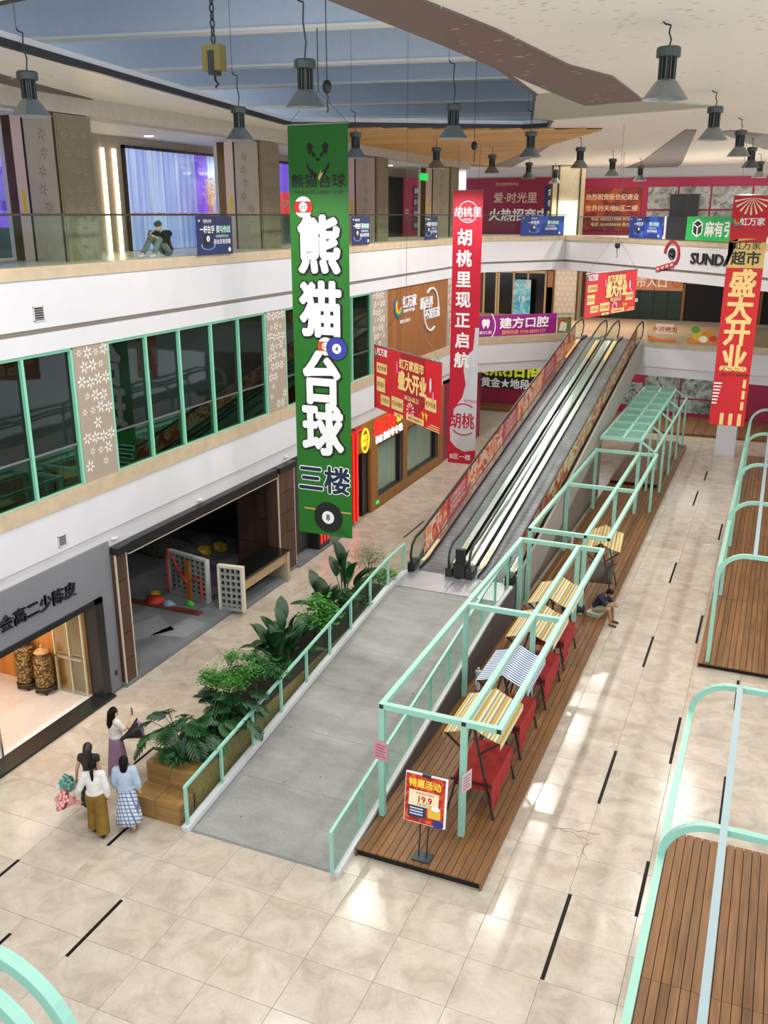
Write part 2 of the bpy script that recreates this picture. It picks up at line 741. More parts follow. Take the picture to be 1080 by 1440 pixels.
spots = []
X0 = -2.18 - TW * 10
for i in range(0, 19):
    for j in range(0, 50):
        cx, cy = X0 + TW * (i + .5), 3.0 + TL * (j + .5)
        if cx > 7 or cx < -14.2 or cy > 53:
            continue
        spots.append((cx, cy))
covered = lambda x, y: (-9.0 < x < -4.2 and 13 < y < 46) or (-.3 < x < 1.4 and (y < 15 or 23.6 < y < 46)) or (-10.2 < x < -9 and 12.8 < y < 23.5)
vis = sorted([p for p in spots if in_frame(*p) and not covered(*p)], key=lambda p: p[0] ** 2 + p[1] ** 2)[:296]
vs_ = set(vis)
tm = tile_mb().mesh('floor_tile', M_MARBLE)
for p in vis:
    o = bpy.data.objects.new('floor_tile', tm)
    o.location = (p[0], p[1], 0)
    link(o, fl)
mb = MB()
for p in spots:
    if p not in vs_:
        mb.add(*(lambda t: (t.v, t.f))(tile_mb(*p)))
mb.build('distant_floor_tiles', M_MARBLE, fl)['kind'] = 'stuff'
# black inlay strips let into the joints
inl = pm('black_inlay', '0d0e0f', .6, spec=.2)
for x, y0, y1 in [(-9.21, 8.77, 10.14), (-2.15, 11.27, 13.3), (-2.18, 16.08, 18.14), (-2.2, 22.4, 24.37), (-2.25, 28.6, 30.58), (-2.35, 37.5, 39.7), (-2.25, 41.5, 43.2),
                  (-1.02, 13.2, 14.7), (.1, 16.2, 18.05), (-1.03, 18.09, 20.16), (-1.06, 24.39, 26.4), (-1.1, 33.5, 35.5), (-11.6, 9.0, 10.25), (-10.39, 7.4, 8.8), (-10.37, 11.2, 12.2), (-11.6, 13.58, 14.3), (-11.68, 29.3, 31.35), (.12, 21.0, 22.6)]:
    MB().box((x - .032, y0, 0), (x + .032, y1, .003)).build('inlay_strip', inl, fl)
rr = random.Random(5)
m = MB()
for (x, y, dx, dy, n_, wd) in [(-2.85, 14.95, .075, .012, 11, .012), (-2.7, 14.97, .07, -.02, 8, .008), (-2.3, 14.9, .03, -.09, 7, .005), (-2.1, 14.95, -.02, -.1, 6, .005), (-2.45, 14.6, .08, .02, 5, .004)]:
    p = Vector((x, y, .002))
    for k in range(n_):
        q = p + Vector((dx + rr.uniform(-.03, .03), dy + rr.uniform(-.045, .045), 0))
        m.bar(p, q, wd * rr.uniform(.5, 1.4), .002)
        p = q
m.build('floor_crack', pm('crack', '5f574b', .8), fl)

# ================================================================== UPPER FLOORS
P2 = [(-14, 2), (-14, 43.7), (-10.1, 47.4), (-6.0, 46.55), (8, 44.4)]
P3 = [(-14, 2), (-14, 41), (-13.9, 45.2), (-10.8, 49.7), (-1.9, 39.4), (6, 30.3)]
p2i = offset_path(P2, -.14)
p3i = offset_path(P3, -.14)
M_L2FL = pm('peach_floor', 'd5b79b', .35, var=.05)
M_SOF = pm('soffit_white', 'd8d6d2', .7, var=.02)
f2 = struct('floor_second', MB().prism(p2i + [(8, 60), (-26, 60), (-26, 2)], 3.85, 5.28), M_SOF)
struct('floor_third', MB().prism(p3i + [(24, 30.3), (24, 60), (-26, 60), (-26, 2)], 8.62, 10.1), M_SOF)
MB().prism(offset_path([(-14, 43.7), (-10.1, 47.4), (-6.0, 46.55), (8, 44.4)], -.3) + [(8, 57), (-20, 57), (-20, 43.7)], 5.28, 5.3).build('floor_finish', M_L2FL, f2)
MB().box((-17.75, 4, 10.1), (-14.31, 46, 10.19)).build('floor_finish', pm('pale_corridor_floor', 'c9c3b4', .25, var=.05), bpy.data.objects['floor_third'])
# second level edge
k = 0
for nm, d0, d1, z0, z1, m in [('trim_1', -.3, 0, 4.12, 5.07, M_WHITE), ('trim_2', -.3, -.05, 3.68, 4.12, M_WHITE2)]:
    struct(nm, edge_strip(P2, d0, d1, z0, z1), m)
struct('trim_3', edge_strip([(-14, 2), (-14, 43.7), (-10.1, 47.4), (-9.72, 47.32)], -.3, .03, 5.07, 5.41), M_STONE)
struct('trim_4', edge_strip([(-5.98, 46.55), (8, 44.4)], -.3, .03, 5.07, 5.41), M_STONE)
# third level edge
for nm, d0, d1, z0, z1, m in [('trim_5', -.3, .03, 9.95, 10.2, M_STONE), ('trim_6', -.3, 0, 8.97, 9.95, M_WHITE), ('trim_7', -.3, -.10, 8.86, 8.97, M_GROOVE), ('trim_8', -.3, 0, 8.47, 8.86, M_WHITE)]:
    struct(nm, edge_strip(P3, d0, d1, z0, z1), m)
# air vents on the white bands
for (y, z, a, lb) in [(14.83, 9.27, .3, 'square black air grille on the white band under the upper balustrade'), (14.76, 4.36, .26, 'small grey air grille on the lower white band above the grey shop')]:
    t = thing('air_vent', lb, 'vent', (-14, y, z - a / 2), group='air vents on the white bands')
    fr = MB()
    h = a / 2
    for (y0, y1, z0, z1) in [(-h, h, 0, .02), (-h, h, a - .02, a), (-h, -h + .02, 0, a), (h - .02, h, 0, a)]:
        fr.box((0, y0, z0), (.02, y1, z1))
    fr.build('frame', M_WHITE2, t, world=False)
    MB().box((0, -h + .02, .02), (.004, h - .02, a - .02)).build('opening', M_BLACKMT, t, world=False)
    for q in range(5):
        z0 = .035 + q * (a - .06) / 5
        MB().box((.004, -h + .02, z0), (.014, h - .02, z0 + .018)).build('slat', pm('vent_grey', '8c8c8c', .5), t, world=False)


# ================================================================== BALUSTRADES
def on_path(path, s):
    for a, b in zip(path, path[1:]):
        a, b = Vector(a), Vector(b)
        L = (b - a).length
        if s <= L:
            d = (b - a) / L
            return a + d * s, d
        s -= L
    return b, d


def balustrade(label, path, zb, zt, gm, pw, railmat, d=-.1, y_from=0.):
    pth = offset_path(path, d)
    t = thing('glass_balustrade', label, 'balustrade', (pth[0][0], pth[0][1], zb), group='glass balustrades of the upper levels')
    for a, b in zip(pth, pth[1:]):
        a, b = Vector(a), Vector(b)
        L = (b - a).length
        n = max(1, round(L / pw))
        dd = (b - a) / L
        nn = Vector((dd.y, -dd.x)) * .006
        for i in range(n):
            p = a + dd * (L * i / n + .008)
            q = a + dd * (L * (i + 1) / n - .008)
            MB().prism([p - nn, q - nn, q + nn, p + nn], zb, zt - .02).build('glass_pane', gm, t)
    MB().sweep([(p[0], p[1], zt) for p in pth], .055, .045).build('handrail', railmat, t)
    return t


M_RAIL = pm('steel_handrail', '8d9296', .3, metal=.9)
balustrade('green tinted glass balustrade with steel rail along the second level windows', [(-14, 8), (-14, 43.7)], 5.38, 6.35, M_GLASSG, 1.45, M_RAIL)
balustrade('glass balustrade of the second level left of the travelator top', [(-14, 43.7), (-10.1, 47.4), (-9.75, 47.35)], 5.38, 6.4, M_GLASS, 1.5, M_RAIL)
balustrade('glass balustrade of the second level right of the travelator top', [(-5.95, 46.55), (6, 44.7)], 5.38, 6.35, M_GLASS, 1.5, M_RAIL)
balustrade('long clear glass balustrade with dark rail along the third level on the left', [(-14, 8), (-14, 41), (-13.9, 45.2), (-10.8, 49.7)], 10.18, 11.2, M_GLASS, 1.5, pm('bronze_handrail', '4a4038', .35, metal=.6))
balustrade('clear glass balustrade of the third level facing the hall at the far end', [(-10.8, 49.7), (-1.9, 39.4), (6, 30.3)], 10.18, 11.1, M_GLASS, 1.6, M_RAIL)

# ================================================================== SECOND LEVEL WINDOW WALL (left)
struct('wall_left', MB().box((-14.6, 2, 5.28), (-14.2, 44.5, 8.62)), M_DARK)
M_WINGL = NT('dark_window_glass')
_t = M_WINGL
nz = _t.n('ShaderNodeTexNoise', Scale=.35, Detail=2.0)
_t.l(_t.coord('Object', (1, 1, 2.5)), nz.inputs['Vector'])
_t.l(_t.ramp(nz.outputs['Fac'], [(.35, lin('08100d')), (.65, lin('12201a'))]), _t.b.inputs['Base Color'])
_t.b.inputs['Roughness'].default_value = .03
_t.b.inputs['Specular IOR Level'].default_value = .35
_t.bump(nz.outputs['Fac'], .08, .05)
M_WINGL = _t.m
for n, ms in enumerate([[8.6, 10.1, 11.5, 12.85, 14.25, 15.70], [16.9, 18.3, 19.66, 21.13, 22.5, 23.98], [25.2, 26.8, 28.4, 30.1, 31.75]]):
    w = MB()
    w.box((-14.2, ms[0], 8.40), (-14.04, ms[-1], 8.47))
    w.box((-14.2, ms[0], 5.38), (-14.06, ms[-1], 5.43))
    w = struct('window_%d' % (n + 1), w, M_MINTDK)
    for a in ms:
        MB().box((-14.19, a - .035, 5.38), (-14.03, a + .035, 8.42)).build('mullion', M_MINTDK, w)
    for a, b in zip(ms, ms[1:]):
        MB().box((-14.13, a + .03, 5.42), (-14.11, b - .03, 8.41)).build('glass_pane', M_WINGL, w)


def petal_mb(r=.17, w=.04, n=6, rot=0.):
    """six-petalled cut-out flower in the yz plane"""
    m = MB()
    for k in range(n):
        a = rot + 2 * PI * k / n
        c, s = math.cos(a), math.sin(a)
        pts = [(r * .18, 0), (r * .5, w / 2), (r, 0), (r * .5, -w / 2)]
        m.plate([(c * x - s * y, s * x + c * y) for x, y in pts], (0, 0, 0), (0, 1, 0), (0, 0, 1), 0, .006)
    return m


M_PETAL = pm('white_petals', 'd9d6d1', .5, var=.01)
fm = petal_mb(.16, .055, 6, .2).mesh('flower_cutout', M_PETAL)
fm2 = petal_mb(.1, .03, 6, .5).mesh('flower_cutout', M_PETAL)
for n, (a, b) in enumerate([(15.74, 16.86), (24.02, 25.16), (31.8, 33.3), (40.3, 41.6)]):
    w = struct('trim_%d' % (n + 9), MB().box((-14.2, a, 5.38), (-14.02, b, 8.47)), M_GREYST)
    rr = random.Random(n)
    st = .32 if n == 0 else .3
    z = 8.3
    row = 0
    while z > 5.6:
        if 6.75 < z < 7.0 and n == 0:
            z -= st
            continue
        for i in range(4):
            y = a + .18 + i * .27 + (.13 if row % 2 else 0)
            if y > b - .12 or (z < 6.7 and rr.random() < .55):
                continue
            o = bpy.data.objects.new('flower_cutout', fm if rr.random() < .75 else fm2)
            o.location = (-14.022, y, z + rr.uniform(-.03, .03))
            o.rotation_euler = (rr.uniform(0, 1), 0, 0)
            link(o, w)
        z -= st
        row += 1
# brown timber sign wall
w = struct('trim_13', MB().box((-14.2, 33.3, 5.4), (-14.08, 40.3, 8.47)), pm('sign_wall_core', '3a2413', .6))
M_SIGNWOOD = m_wood('sign_wall_wood', '7b4a20', '99602c', axis=2, scale=.6, objvar=.06)
for i in range(14):
    y = 33.3 + i * .5
    MB().box((-14.08, y + .006, 5.4), (-14.05, y + .494, 8.47)).build('timber_panel', M_SIGNWOOD, w)
# supermarket sign on the brown wall
M_SILV = pm('silver_letters', 'd6d8dc', .35, var=.02, emit=.15)
sg = thing('wall_sign', 'silver lettering with rainbow swirl logo on the brown timber wall', 'sign', (-14.05, 35, 7.2))
YX, ZZ = (0, 1, 0), (0, 0, 1)
for i, c in enumerate(['d8342a', 'ef8a1d', 'f1d52b', '3fa73b', '1f62b5']):
    MB().plate(band(0, 0, .08 + .075 * i, .15 + .075 * i, PI * .75, PI * 1.9, 16), (-14.04, 34.45, 7.75), YX, ZZ, 0, .03).build('logo_band', pm('logo_' + c, c, .4), sg)
text('虹万家', .52, M_SILV, sg, (-14.05, 35.65, 7.85), YX, ZZ, .05, .03)
text('SUNNY WONJIA', .17, M_SILV, sg, (-14.05, 35.65, 7.47), YX, ZZ, .03)
text('精 致 生 活 超 市', .15, M_SILV, sg, (-14.05, 35.2, 7.1), YX, ZZ, .03)
sg2 = thing('wall_sign', 'silver slogan inside an open ring on the brown timber wall', 'sign', (-14.05, 38, 6.8))
MB().plate(band(0, 0, .86, .93, -.4, 2.2, 24), (-14.04, 38.2, 7.3), YX, ZZ, 0, .05).build('ring', M_SILV, sg2)
MB().plate(band(0, 0, .86, .93, 2.75, 5.2, 24), (-14.04, 38.2, 7.3), YX, ZZ, 0, .05).build('ring', M_SILV, sg2)
text('新世界', .52, M_SILV, sg2, (-14.05, 37.65, 7.62), YX, ZZ, .05, .03)
text('不期而遇', .46, M_SILV, sg2, (-14.05, 38.4, 7.12), YX, ZZ, .05, .03)

# ================================================================== CEILING
Z_C = 13.7
OPEN = [(-11.28, 10.3), (-11.57, 12.09), (-12.43, 16.87), (-13.99, 25.9), (-12.31, 26.65), (-9.69, 28.24), (-7.89, 29.27), (-7.08, 29.1), (-6.58, 27.42), (-6.8, 26.26), (-5.51, 21.32), (-5.19, 17.38), (-5.28, 14.64), (-5.5, 11.36), (-5.57, 10.0), (-8, 9.6)]
OUT = [(-24, 3.5), (12, 3.5), (12, 58), (-24, 58)]
M_CEIL = m_flecks('perforated_cream_ceiling', 'ebe1d2', '9d9486', 3.0, .15, 3.2, density=.55)
M_CEILB = m_flecks('perforated_brown_ceiling', '66534a', 'd8cfc2', 1.9, .13, 3.2, density=.5)
M_CEILG = m_flecks('perforated_grey_ceiling', '7a726c', 'aaa29a', 2.0, .16, 4.0)
lp = [[Vector((*p, 0)) for p in OUT], [Vector((*p, 0)) for p in OPEN]]
tri = geometry.tessellate_polygon(lp)
allp = OUT + OPEN
mb = MB()
n = len(allp)
mb.v = [(p[0], p[1], Z_C) for p in allp] + [(p[0], p[1], Z_C + .12) for p in allp]
mb.f = [tuple(t) for t in tri] + [tuple(i + n for i in t) for t in tri]
ceil = struct('ceiling', mb, M_CEIL)
# raised edge round the skylight opening
for nm, d0, d1, z0, z1, m in [('opening_trim', -.02, .10, Z_C + .10, Z_C + .2, M_WHITE2), ('opening_black_lip', -.03, .06, Z_C - .02, Z_C + .10, M_BLACKMT)]:  # white trim over a black lip
    edge_strip(OPEN[::-1] + [OPEN[-1]], d0, d1, z0, z1).build(nm, m, ceil)


def cpanel(poly, m, z0=Z_C - .03, nm='ceiling_panel'):
    return MB().prism(poly, z0, Z_C).build(nm, m, ceil)


cpanel([(-5.57, 9.8), (-5.5, 11.4), (-5.28, 14.64), (-5.19, 17.4), (-5.05, 21), (-4.92, 23.77), (-3.48, 23.3), (-3.47, 19.2), (-3.93, 17.5), (-4.17, 13.9), (-4.46, 11.8), (-4.6, 9.4)], M_CEILB)
cpanel([(-5.5, 21.4), (-5.03, 21.2), (-4.9, 23.8), (-3.45, 23.35), (-1.9, 25.2), (-6.5, 26.9), (-6.78, 26.2)], pm('ceiling_fold', 'aaa593', .6))
cpanel([(-6.66, 30.6), (-11.9, 40.3), (-17, 50), (-14.5, 52), (-10.4, 41.2)], M_CEILG)
cpanel([(-3.40, 31.7), (-3.08, 31.8), (-5.6, 52), (-6.6, 57.5), (-9.6, 57.5), (-6.97, 48.2)], M_CEILG)
cpanel([(-2.53, 32.9), (-2.09, 32.5), (-.2, 36.5), (.8, 45), (-1.4, 42)], M_CEILG)
cpanel([(-13.6, 13.2), (-14.3, 13.6), (-16.6, 22.4), (-16.1, 22.6)], M_CEILB)
# timber slatted field
WOODP = [(-13.9, 26.6), (-12.4, 26.75), (-9.7, 28.4), (-5.65, 30.2), (-11, 40.4), (-15.1, 50), (-15.3, 44.7), (-15.1, 39.5), (-14.9, 32.5)]
cw = cpanel(WOODP, pm('slat_backing', '3c2a18', .7), Z_C - .02, 'timber_ceiling')
M_SLAT = m_wood('ceiling_slat_wood', 'b98845', 'dcab62', axis=0, scale=.5, objvar=.15)
y = 27.0
while y < 49.5:
    ym = y + .2
    xs = []
    for a, b in zip(WOODP, WOODP[1:] + WOODP[:1]):
        if (a[1] - ym) * (b[1] - ym) < 0:
            xs.append(a[0] + (b[0] - a[0]) * (ym - a[1]) / (b[1] - a[1]))
    if len(xs) >= 2:
        MB().box((min(xs), y + .025, Z_C - .06), (max(xs), y + .375, Z_C - .02)).build('slat', M_SLAT, cw)
    y += .4
# skylight roof: deep beams with white soffits
M_SKYB = pm('blue_grey_roof', 'c9d6e6', .7, var=.03)
rf = struct('ceiling_skylight', MB().box((-24, 6, 17.2), (4, 52, 17.3)), M_SKYB)
MB().box((-24, 51.7, 13.82), (4, 51.9, 17.2)).build('attic_end_wall', M_SKYB, rf)
for yr in (10.9, 16.2, 21.2, 26.5, 30.7, 36.8, 41.8):
    mt = Matrix.Translation((-10, yr, 0)) @ Matrix.Rotation(.17, 4, 'Z')
    b = MB().box((-15, -.2, 15.34), (11, .2, 17.2), mt).build('roof_beam', M_SKYB, rf)
    MB().box((-15, -.24, 15.28), (11, .24, 15.34), mt).build('beam_soffit', pm('bright_white_paint', 'f2f0ec', .6, var=.01), b)
# corridor beam and ceiling along the third level
struct('trim_14', MB().box((-15.5, 4, 13.32), (-14.95, 46, Z_C)), pm('corridor_beam', 'b3a797', .6))
struct('ceiling_corridor', MB().box((-18.2, 4, 13.3), (-15.5, 46, 13.4)), M_WHITE)

# ================================================================== THIRD LEVEL, LEFT SIDE
M_COLP = pm('column_panel', 'b5a896', .5, var=.05)
M_COLB = pm('column_side_panel', '7c6e58', .5, var=.08)
M_BRZ = pm('bronze_metal', '6b5636', .3, metal=.8, var=.08)
M_PINK = pm('pale_pink_panel', 'dcc0b4', .5, var=.03)
M_CUT = pm('dark_petals', '8f8474', .6)
fdk = petal_mb(.14, .03, 6, .3)
fdk_x = fdk.mesh('flower_cutout', M_CUT)
flt_x = petal_mb(.12, .028, 6, .1).mesh('flower_cutout', pm('light_petals', '958a76', .6))
for i, (c, lb) in enumerate([(17.0, 'broad patterned column nearest the left edge on the third level'), (25.7, 'patterned column beside the blue billiards poster on the third level'), (34.5, 'patterned column right of the green banner on the third level'), (43.2, 'patterned column left of the red vertical banner on the third level')]):
    t = thing('column', lb, 'column', (-15.8, c + .55, 10.1), group='columns of the third level')
    MB().box((-16.6, c, 10.1), (-15.0, c + 1.15, 13.3)).build('shaft', M_COLP, t)
    sd = MB().box((-15.0, c + .02, 10.1), (-14.97, c + 1.13, 13.28)).build('side_panel', M_COLB, t)
    for nm, x0, x1, m in [('edge_strip', -16.6, -16.48, M_WHITE2), ('bronze_strip', -16.48, -16.22, M_BRZ), ('pink_strip', -16.22, -15.92, M_PINK), ('black_strip', -15.92, -15.86, M_BLACKMT), ('bronze_strip', -15.05, -15.0, M_BRZ)]:  # black strip runs between the pink strip and the patterned panel
        MB().box((x0, c - .03, 10.1), (x1, c, 13.3)).build(nm, m, t)
    pn = MB().box((-15.86, c - .025, 10.1), (-15.05, c, 13.28)).build('front_panel', M_COLP, t)
    MB().box((-16.1, c - .034, 11.25), (-16.0, c - .03, 11.75)).build('yellow_notice', pm('yellow_sticker', 'e2c62f', .5), t)
    rr = random.Random(i)
    for zz in range(7):
        for yy in range(3):
            o = bpy.data.objects.new('flower_cutout', flt_x)
            o.location = Vector((-14.97, c + .25 + yy * .32 + rr.uniform(-.06, .06), 10.6 + zz * .38)) - wloc(sd)
            o.rotation_euler = (rr.uniform(0, 1), 0, 0)
            link(o, sd)
        if zz > 1:
            o = bpy.data.objects.new('flower_cutout', fdk_x)
            o.location = Vector((-15.45 + rr.uniform(-.15, .15), c - .032, 10.6 + zz * .38)) - wloc(pn)
            o.rotation_euler = (rr.uniform(0, 1), 0, -PI / 2)
            link(o, pn)

struct('wall_left_third', MB().box((-18.2, 4, 10.1), (-17.75, 46.5, 13.4)), pm('taupe_shop_wall', '8e8377', .6))
M_FRAMEB = M_BLACKMT


def curtain(y0, y1, z0, z1, x, mat, parent, nm='curtain'):
    m = MB()
    n = int((y1 - y0) / .06)
    rs = []
    for k in range(n + 1):
        y = y0 + (y1 - y0) * k / n
        d = .03 * math.sin(k * 1.35) + .012 * math.sin(k * .37)
        rs.append([(x + d, y, z0), (x + d + .012, y, z0), (x + d + .012, y, z1), (x + d, y, z1)])
    return m.rings(rs).build(nm, mat, parent, smooth=False)


_c = NT('lit_curtain_lavender')
_n = _c.n('ShaderNodeTexNoise', Scale=1.0, Detail=3.0)
_c.l(_c.coord('Object', (1, 9, .12)), _n.inputs['Vector'])
_cc = _c.ramp(_n.outputs['Fac'], [(.3, lin('7f86d8')), (.5, lin('b4b8f2')), (.7, lin('dde2f6'))])
_c.l(_cc, _c.b.inputs['Base Color'])
_c.l(_cc, _c.b.inputs['Emission Color'])
_c.b.inputs['Emission Strength'].default_value = .8
_c.b.inputs['Roughness'].default_value = .8
M_CUR = _c.m
M_CURP = pm('lit_panel_violet', '8a62e0', .6, var=.35, scale=1.0, emit=.8, emitc='8a5cf0')
M_CURR = pm('lit_panel_red', 'f04452', .6, var=.2, emit=.9, emitc='f2404c')
for n, (y0, y1) in enumerate([(15.2, 18.7), (20.3, 21.35), (22.7, 28.0), (31.0, 34.4)]):
    w = MB()
    for (a, b, c, d) in [(y0, y1, 13.0, 13.08), (y0, y1, 10.1, 10.2), (y0, y0 + .08, 10.1, 13.08), (y1 - .08, y1, 10.1, 13.08)]:
        w.box((-17.75, a, c), (-17.66, b, d))
    w = struct('window_%d' % (n + 4), w, M_FRAMEB)
    if n in (1, 2):
        if n == 2:
            curtain(y0 + .08, 26.2, 10.2, 13.0, -17.72, M_CUR, w)
            curtain(26.95, y1 - .08, 10.2, 13.0, -17.72, M_CUR, w)
            MB().box((-17.74, 26.2, 11.0), (-17.73, 26.95, 13.0)).build('lit_interior', M_CURP, w)
            MB().box((-17.72, y0 + .08, 11.18), (-17.66, y1 - .08, 11.26)).build('notice_strip', pm('pale_pink_strip', 'ecc6e0', .5, emit=.3), w)
            for q in range(9):
                text('熊猫台球', .1, M_NAVY, w, (-17.66, y0 + .4 + q * .58, 11.22), YX, ZZ, .004)
        else:
            curtain(y0 + .08, y1 - .08, 10.2, 13.0, -17.72, pm('pale_lit_curtain', 'd9e2dc', .8, emit=.35), w)
    elif n == 0:
        MB().box((-17.74, y0 + .08, 10.9), (-17.72, y1 - .08, 13.0)).build('lit_interior', M_CURP, w)
        MB().box((-17.74, y0 + .08, 10.2), (-17.72, y1 - .08, 10.9)).build('dado', pm('blue_grey_dado', '5f7386', .6), w)
        MB().box((-17.72, 17.6, 11.3), (-17.68, 18.62, 12.3)).build('sign_plate', pm('violet_sign', '5637b8', .5, emit=.6), w)
        text('BILLIARDS', .2, pm('pink_print', 'f08fd0', .5, emit=.6), w, (-17.68, 18.4, 11.8), ZZ, (0, -1, 0), .004)
    else:
        MB().box((-17.74, y0 + .08, 12.0), (-17.72, y1 - .08, 13.0)).build('lit_interior', M_CURP, w)
        MB().box((-17.74, y0 + .08, 11.2), (-17.72, y1 - .08, 12.0)).build('lit_interior', M_CURR, w)
        MB().box((-17.74, y0 + .08, 10.2), (-17.72, y1 - .08, 11.2)).build('dado', pm('grey_dado', '9aa3a8', .6), w)
        text('OPEN', .38, M_PWHITE, w, (-17.72, 32.4, 11.6), YX, ZZ, .01, .02)
    MB().box((-17.66, y0 + .08, 10.2), (-17.65, y1 - .08, 13.0)).build('glass_pane', M_SHOPGL, w)
M_LED = pm('warm_led', 'ffe9bf', .4, emit=6, emitc='ffe2ae')
for k, y in enumerate((21.85, 22.35)):
    mb = MB().box((-17.75, y - .045, 10.15), (-17.68, y + .045, 12.95))
    single('light_strip', mb, M_LED, ['left vertical warm light strip on the taupe wall behind the seated man', 'right vertical warm light strip on the taupe wall behind the seated man'][k], 'light', 'vertical light strips')
# flower arrangement glowing in the curtained window
fv = thing('flower_vase', 'slender vase of orange blossom in front of the lavender curtains', 'vase', (-17.4, 26.6, 10.1))
MB().lathe([(.10, 0), (.12, .05), (.07, .9), (.06, 1.0), (.09, 1.35), (.1, 1.4)], 12, (-17.4, 26.6, 10.1)).build('vase', pm('rose_vase', 'e7a6a0', .3, emit=.3), fv, smooth=True)
rr = random.Random(3)
mb = MB()
for k in range(60):
    a, b = rr.uniform(0, 2 * PI), rr.uniform(.1, 1)
    p = (-17.4 + .3 * b * math.cos(a) * .5, 26.6 + .38 * b * math.sin(a), 11.55 + rr.uniform(0, .75))
    mb.ell(p, (.03, .03, .03), 6, 4)
    mb.bar((-17.4, 26.6, 11.4), p, .008)
b = mb.build('blossom', pm('orange_blossom', 'e8c9a0', .6, emit=.25), fv)
b['kind'] = 'stuff'
# far part of the left side: dark doorway and hoarding
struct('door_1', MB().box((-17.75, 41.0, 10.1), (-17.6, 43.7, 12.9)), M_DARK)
hb = thing('hoarding', 'magenta hoarding with navy word plates behind the third level columns', 'hoarding', (-17.6, 45.2, 10.1))
MB().box((-17.73, 43.7, 10.1), (-17.55, 46.4, 12.9)).build('board', pm('hoarding_pink', 'c22c60', .5), hb)
for i, s_ in enumerate(['金融企业', '亲子活动', '特色餐饮', '休闲娱乐']):
    z = 12.35 - i * .55
    p_ = MB().box((-17.55, 44.9, z - .22), (-17.52, 46.3, z + .22)).build('word_plate', M_NAVY, hb)
    text(s_, .3, M_PWHITE, p_, (-17.52, 45.6, z), YX, ZZ, .004, .02)
text('中', .5, M_PWHITE, hb, (-17.55, 44.1, 11.3), YX, ZZ, .004, .03)
ex = thing('exit_sign', 'small glowing green exit sign hanging near the far columns', 'sign', (-15.82, 41.85, 12.7))
MB().box((-15.9, 41.5, 12.7), (-15.75, 42.2, 13.0)).build('case', pm('exit_green', '17a84a', .4, emit=1.6), ex)
for yy in (41.6, 42.1):
    MB().bar((-15.82, yy, 13.0), (-15.82, yy, 13.3), .02).build('hanger', M_BLACKMT, ex)
# round ceiling downlights of the corridor
M_DL = pm('downlight_glow', 'fff1dc', .4, emit=14, emitc='ffefd8')
for k, (x, y) in enumerate([(-16.9, 18.6), (-16.9, 22.9), (-16.9, 27.3), (-16.9, 31.6), (-16.9, 36.2), (-16.9, 38.4), (-16.9, 40.4)]):
    MB().lathe([(.12, 0), (.12, .02)], 16, (x, y, 13.285)).build('downlight', M_DL, bpy.data.objects['ceiling_corridor'])
    if k in (0, 2, 4, 6):
        spot((x, y, 13.26), 300, 140, .7, (1, .93, .84), .1, name='downlight_lamp')

# ================================================================== FAR END, THIRD LEVEL
struct('wall_back_third', MB().box((-18.2, 55.2, 10.1), (9, 55.5, 13.8)), M_WHITE)
h1 = thing('hoarding', 'dark magenta letting hoarding between the red banner and the far column', 'hoarding', (-15.2, 55.1, 10.1))
MB().box((-18.1, 55.05, 10.1), (-12.4, 55.19, 13.25)).build('board', M_MAG, h1)
XX = (1, 0, 0)
M_HTXT = pm('hoarding_text', 'd8b9a4', .5, var=.02)
text('爱·时光里', .62, M_HTXT, h1, (-15.1, 55.05, 12.15), XX, ZZ, .006, .015)
text('火热招商中', .72, M_PWHITE, h1, (-14.9, 55.05, 11.2), XX, ZZ, .006, .03)
text('时光里购物中心', .2, M_HTXT, h1, (-15.6, 55.05, 12.9), XX, ZZ, .006)
for i, s_ in enumerate(['金', '亲', '特']):
    p_ = MB().box((-13.35, 55.0, 12.2 - i * .62), (-12.6, 55.05, 12.75 - i * .62)).build('word_plate', M_NAVY, h1)
    text(s_, .42, M_PWHITE, p_, (-12.97, 55.0, 12.47 - i * .62), XX, ZZ, .004, .02)
h2 = thing('hoarding', 'wide magenta hoarding with shop photographs on the third level far wall', 'hoarding', (-5, 55.1, 10.1))
MB().box((-11.2, 55.05, 10.1), (6, 55.19, 13.15)).build('board', pm('hoarding_magenta_light', 'a81f48', .5, var=.06), h2)
po = MB().box((-11.1, 54.98, 10.35), (-7.9, 55.05, 12.6)).build('poster', m_splash('orange_red_print', [(.3, '5c1712'), (.5, '8e2616'), (.62, 'b8501c'), (.75, '7a1d16')], .9), h2)
for i, (s_, z, sz) in enumerate([('热烈祝贺新世纪商业', 12.15, .34), ('世界的天地B区二楼', 11.55, .34), ('电话 18022217888 林生', 10.98, .22), ('电话 18103300088 杨生', 10.68, .22)]):
    text(s_, sz, pm('poster_text', 'e8c9a0', .5), po, (-9.5, 54.98, z), XX, ZZ, .006, .02, maxw=2.9)
M_PHOTO = m_splash('grey_interior_photo', [(.3, '3a3d3e'), (.45, '8b8f8d'), (.6, 'b9b8b0'), (.7, '4f5352')], 1.6)
for x0, x1 in [(-7.55, -6.0), (-5.9, -4.3), (-4.2, -2.2), (-2.1, 0)]:
    ph = MB().box((x0, 54.98, 11.5), (x1, 55.05, 12.65)).build('photo_panel', M_PHOTO, h2)
    MB().box((x0, 54.98, 10.6), (x1, 55.05, 11.4)).build('photo_panel', M_PHOTO, h2)
single('dark_cabinet', MB().box((-6.2, 53.6, 10.1), (-4.75, 54.4, 12.2)).box((-6.25, 53.58, 12.2), (-4.7, 54.42, 12.25)).box((-5.5, 53.55, 10.2), (-5.46, 53.6, 12.1)), M_BLACKMT, 'tall black cabinet in front of the shop photographs on the third level', 'cabinet')
t = thing('column', 'square cream column with bronze edges at the far corner of the third level', 'column', (-11.3, 51.6, 10.1), group='columns of the third level')
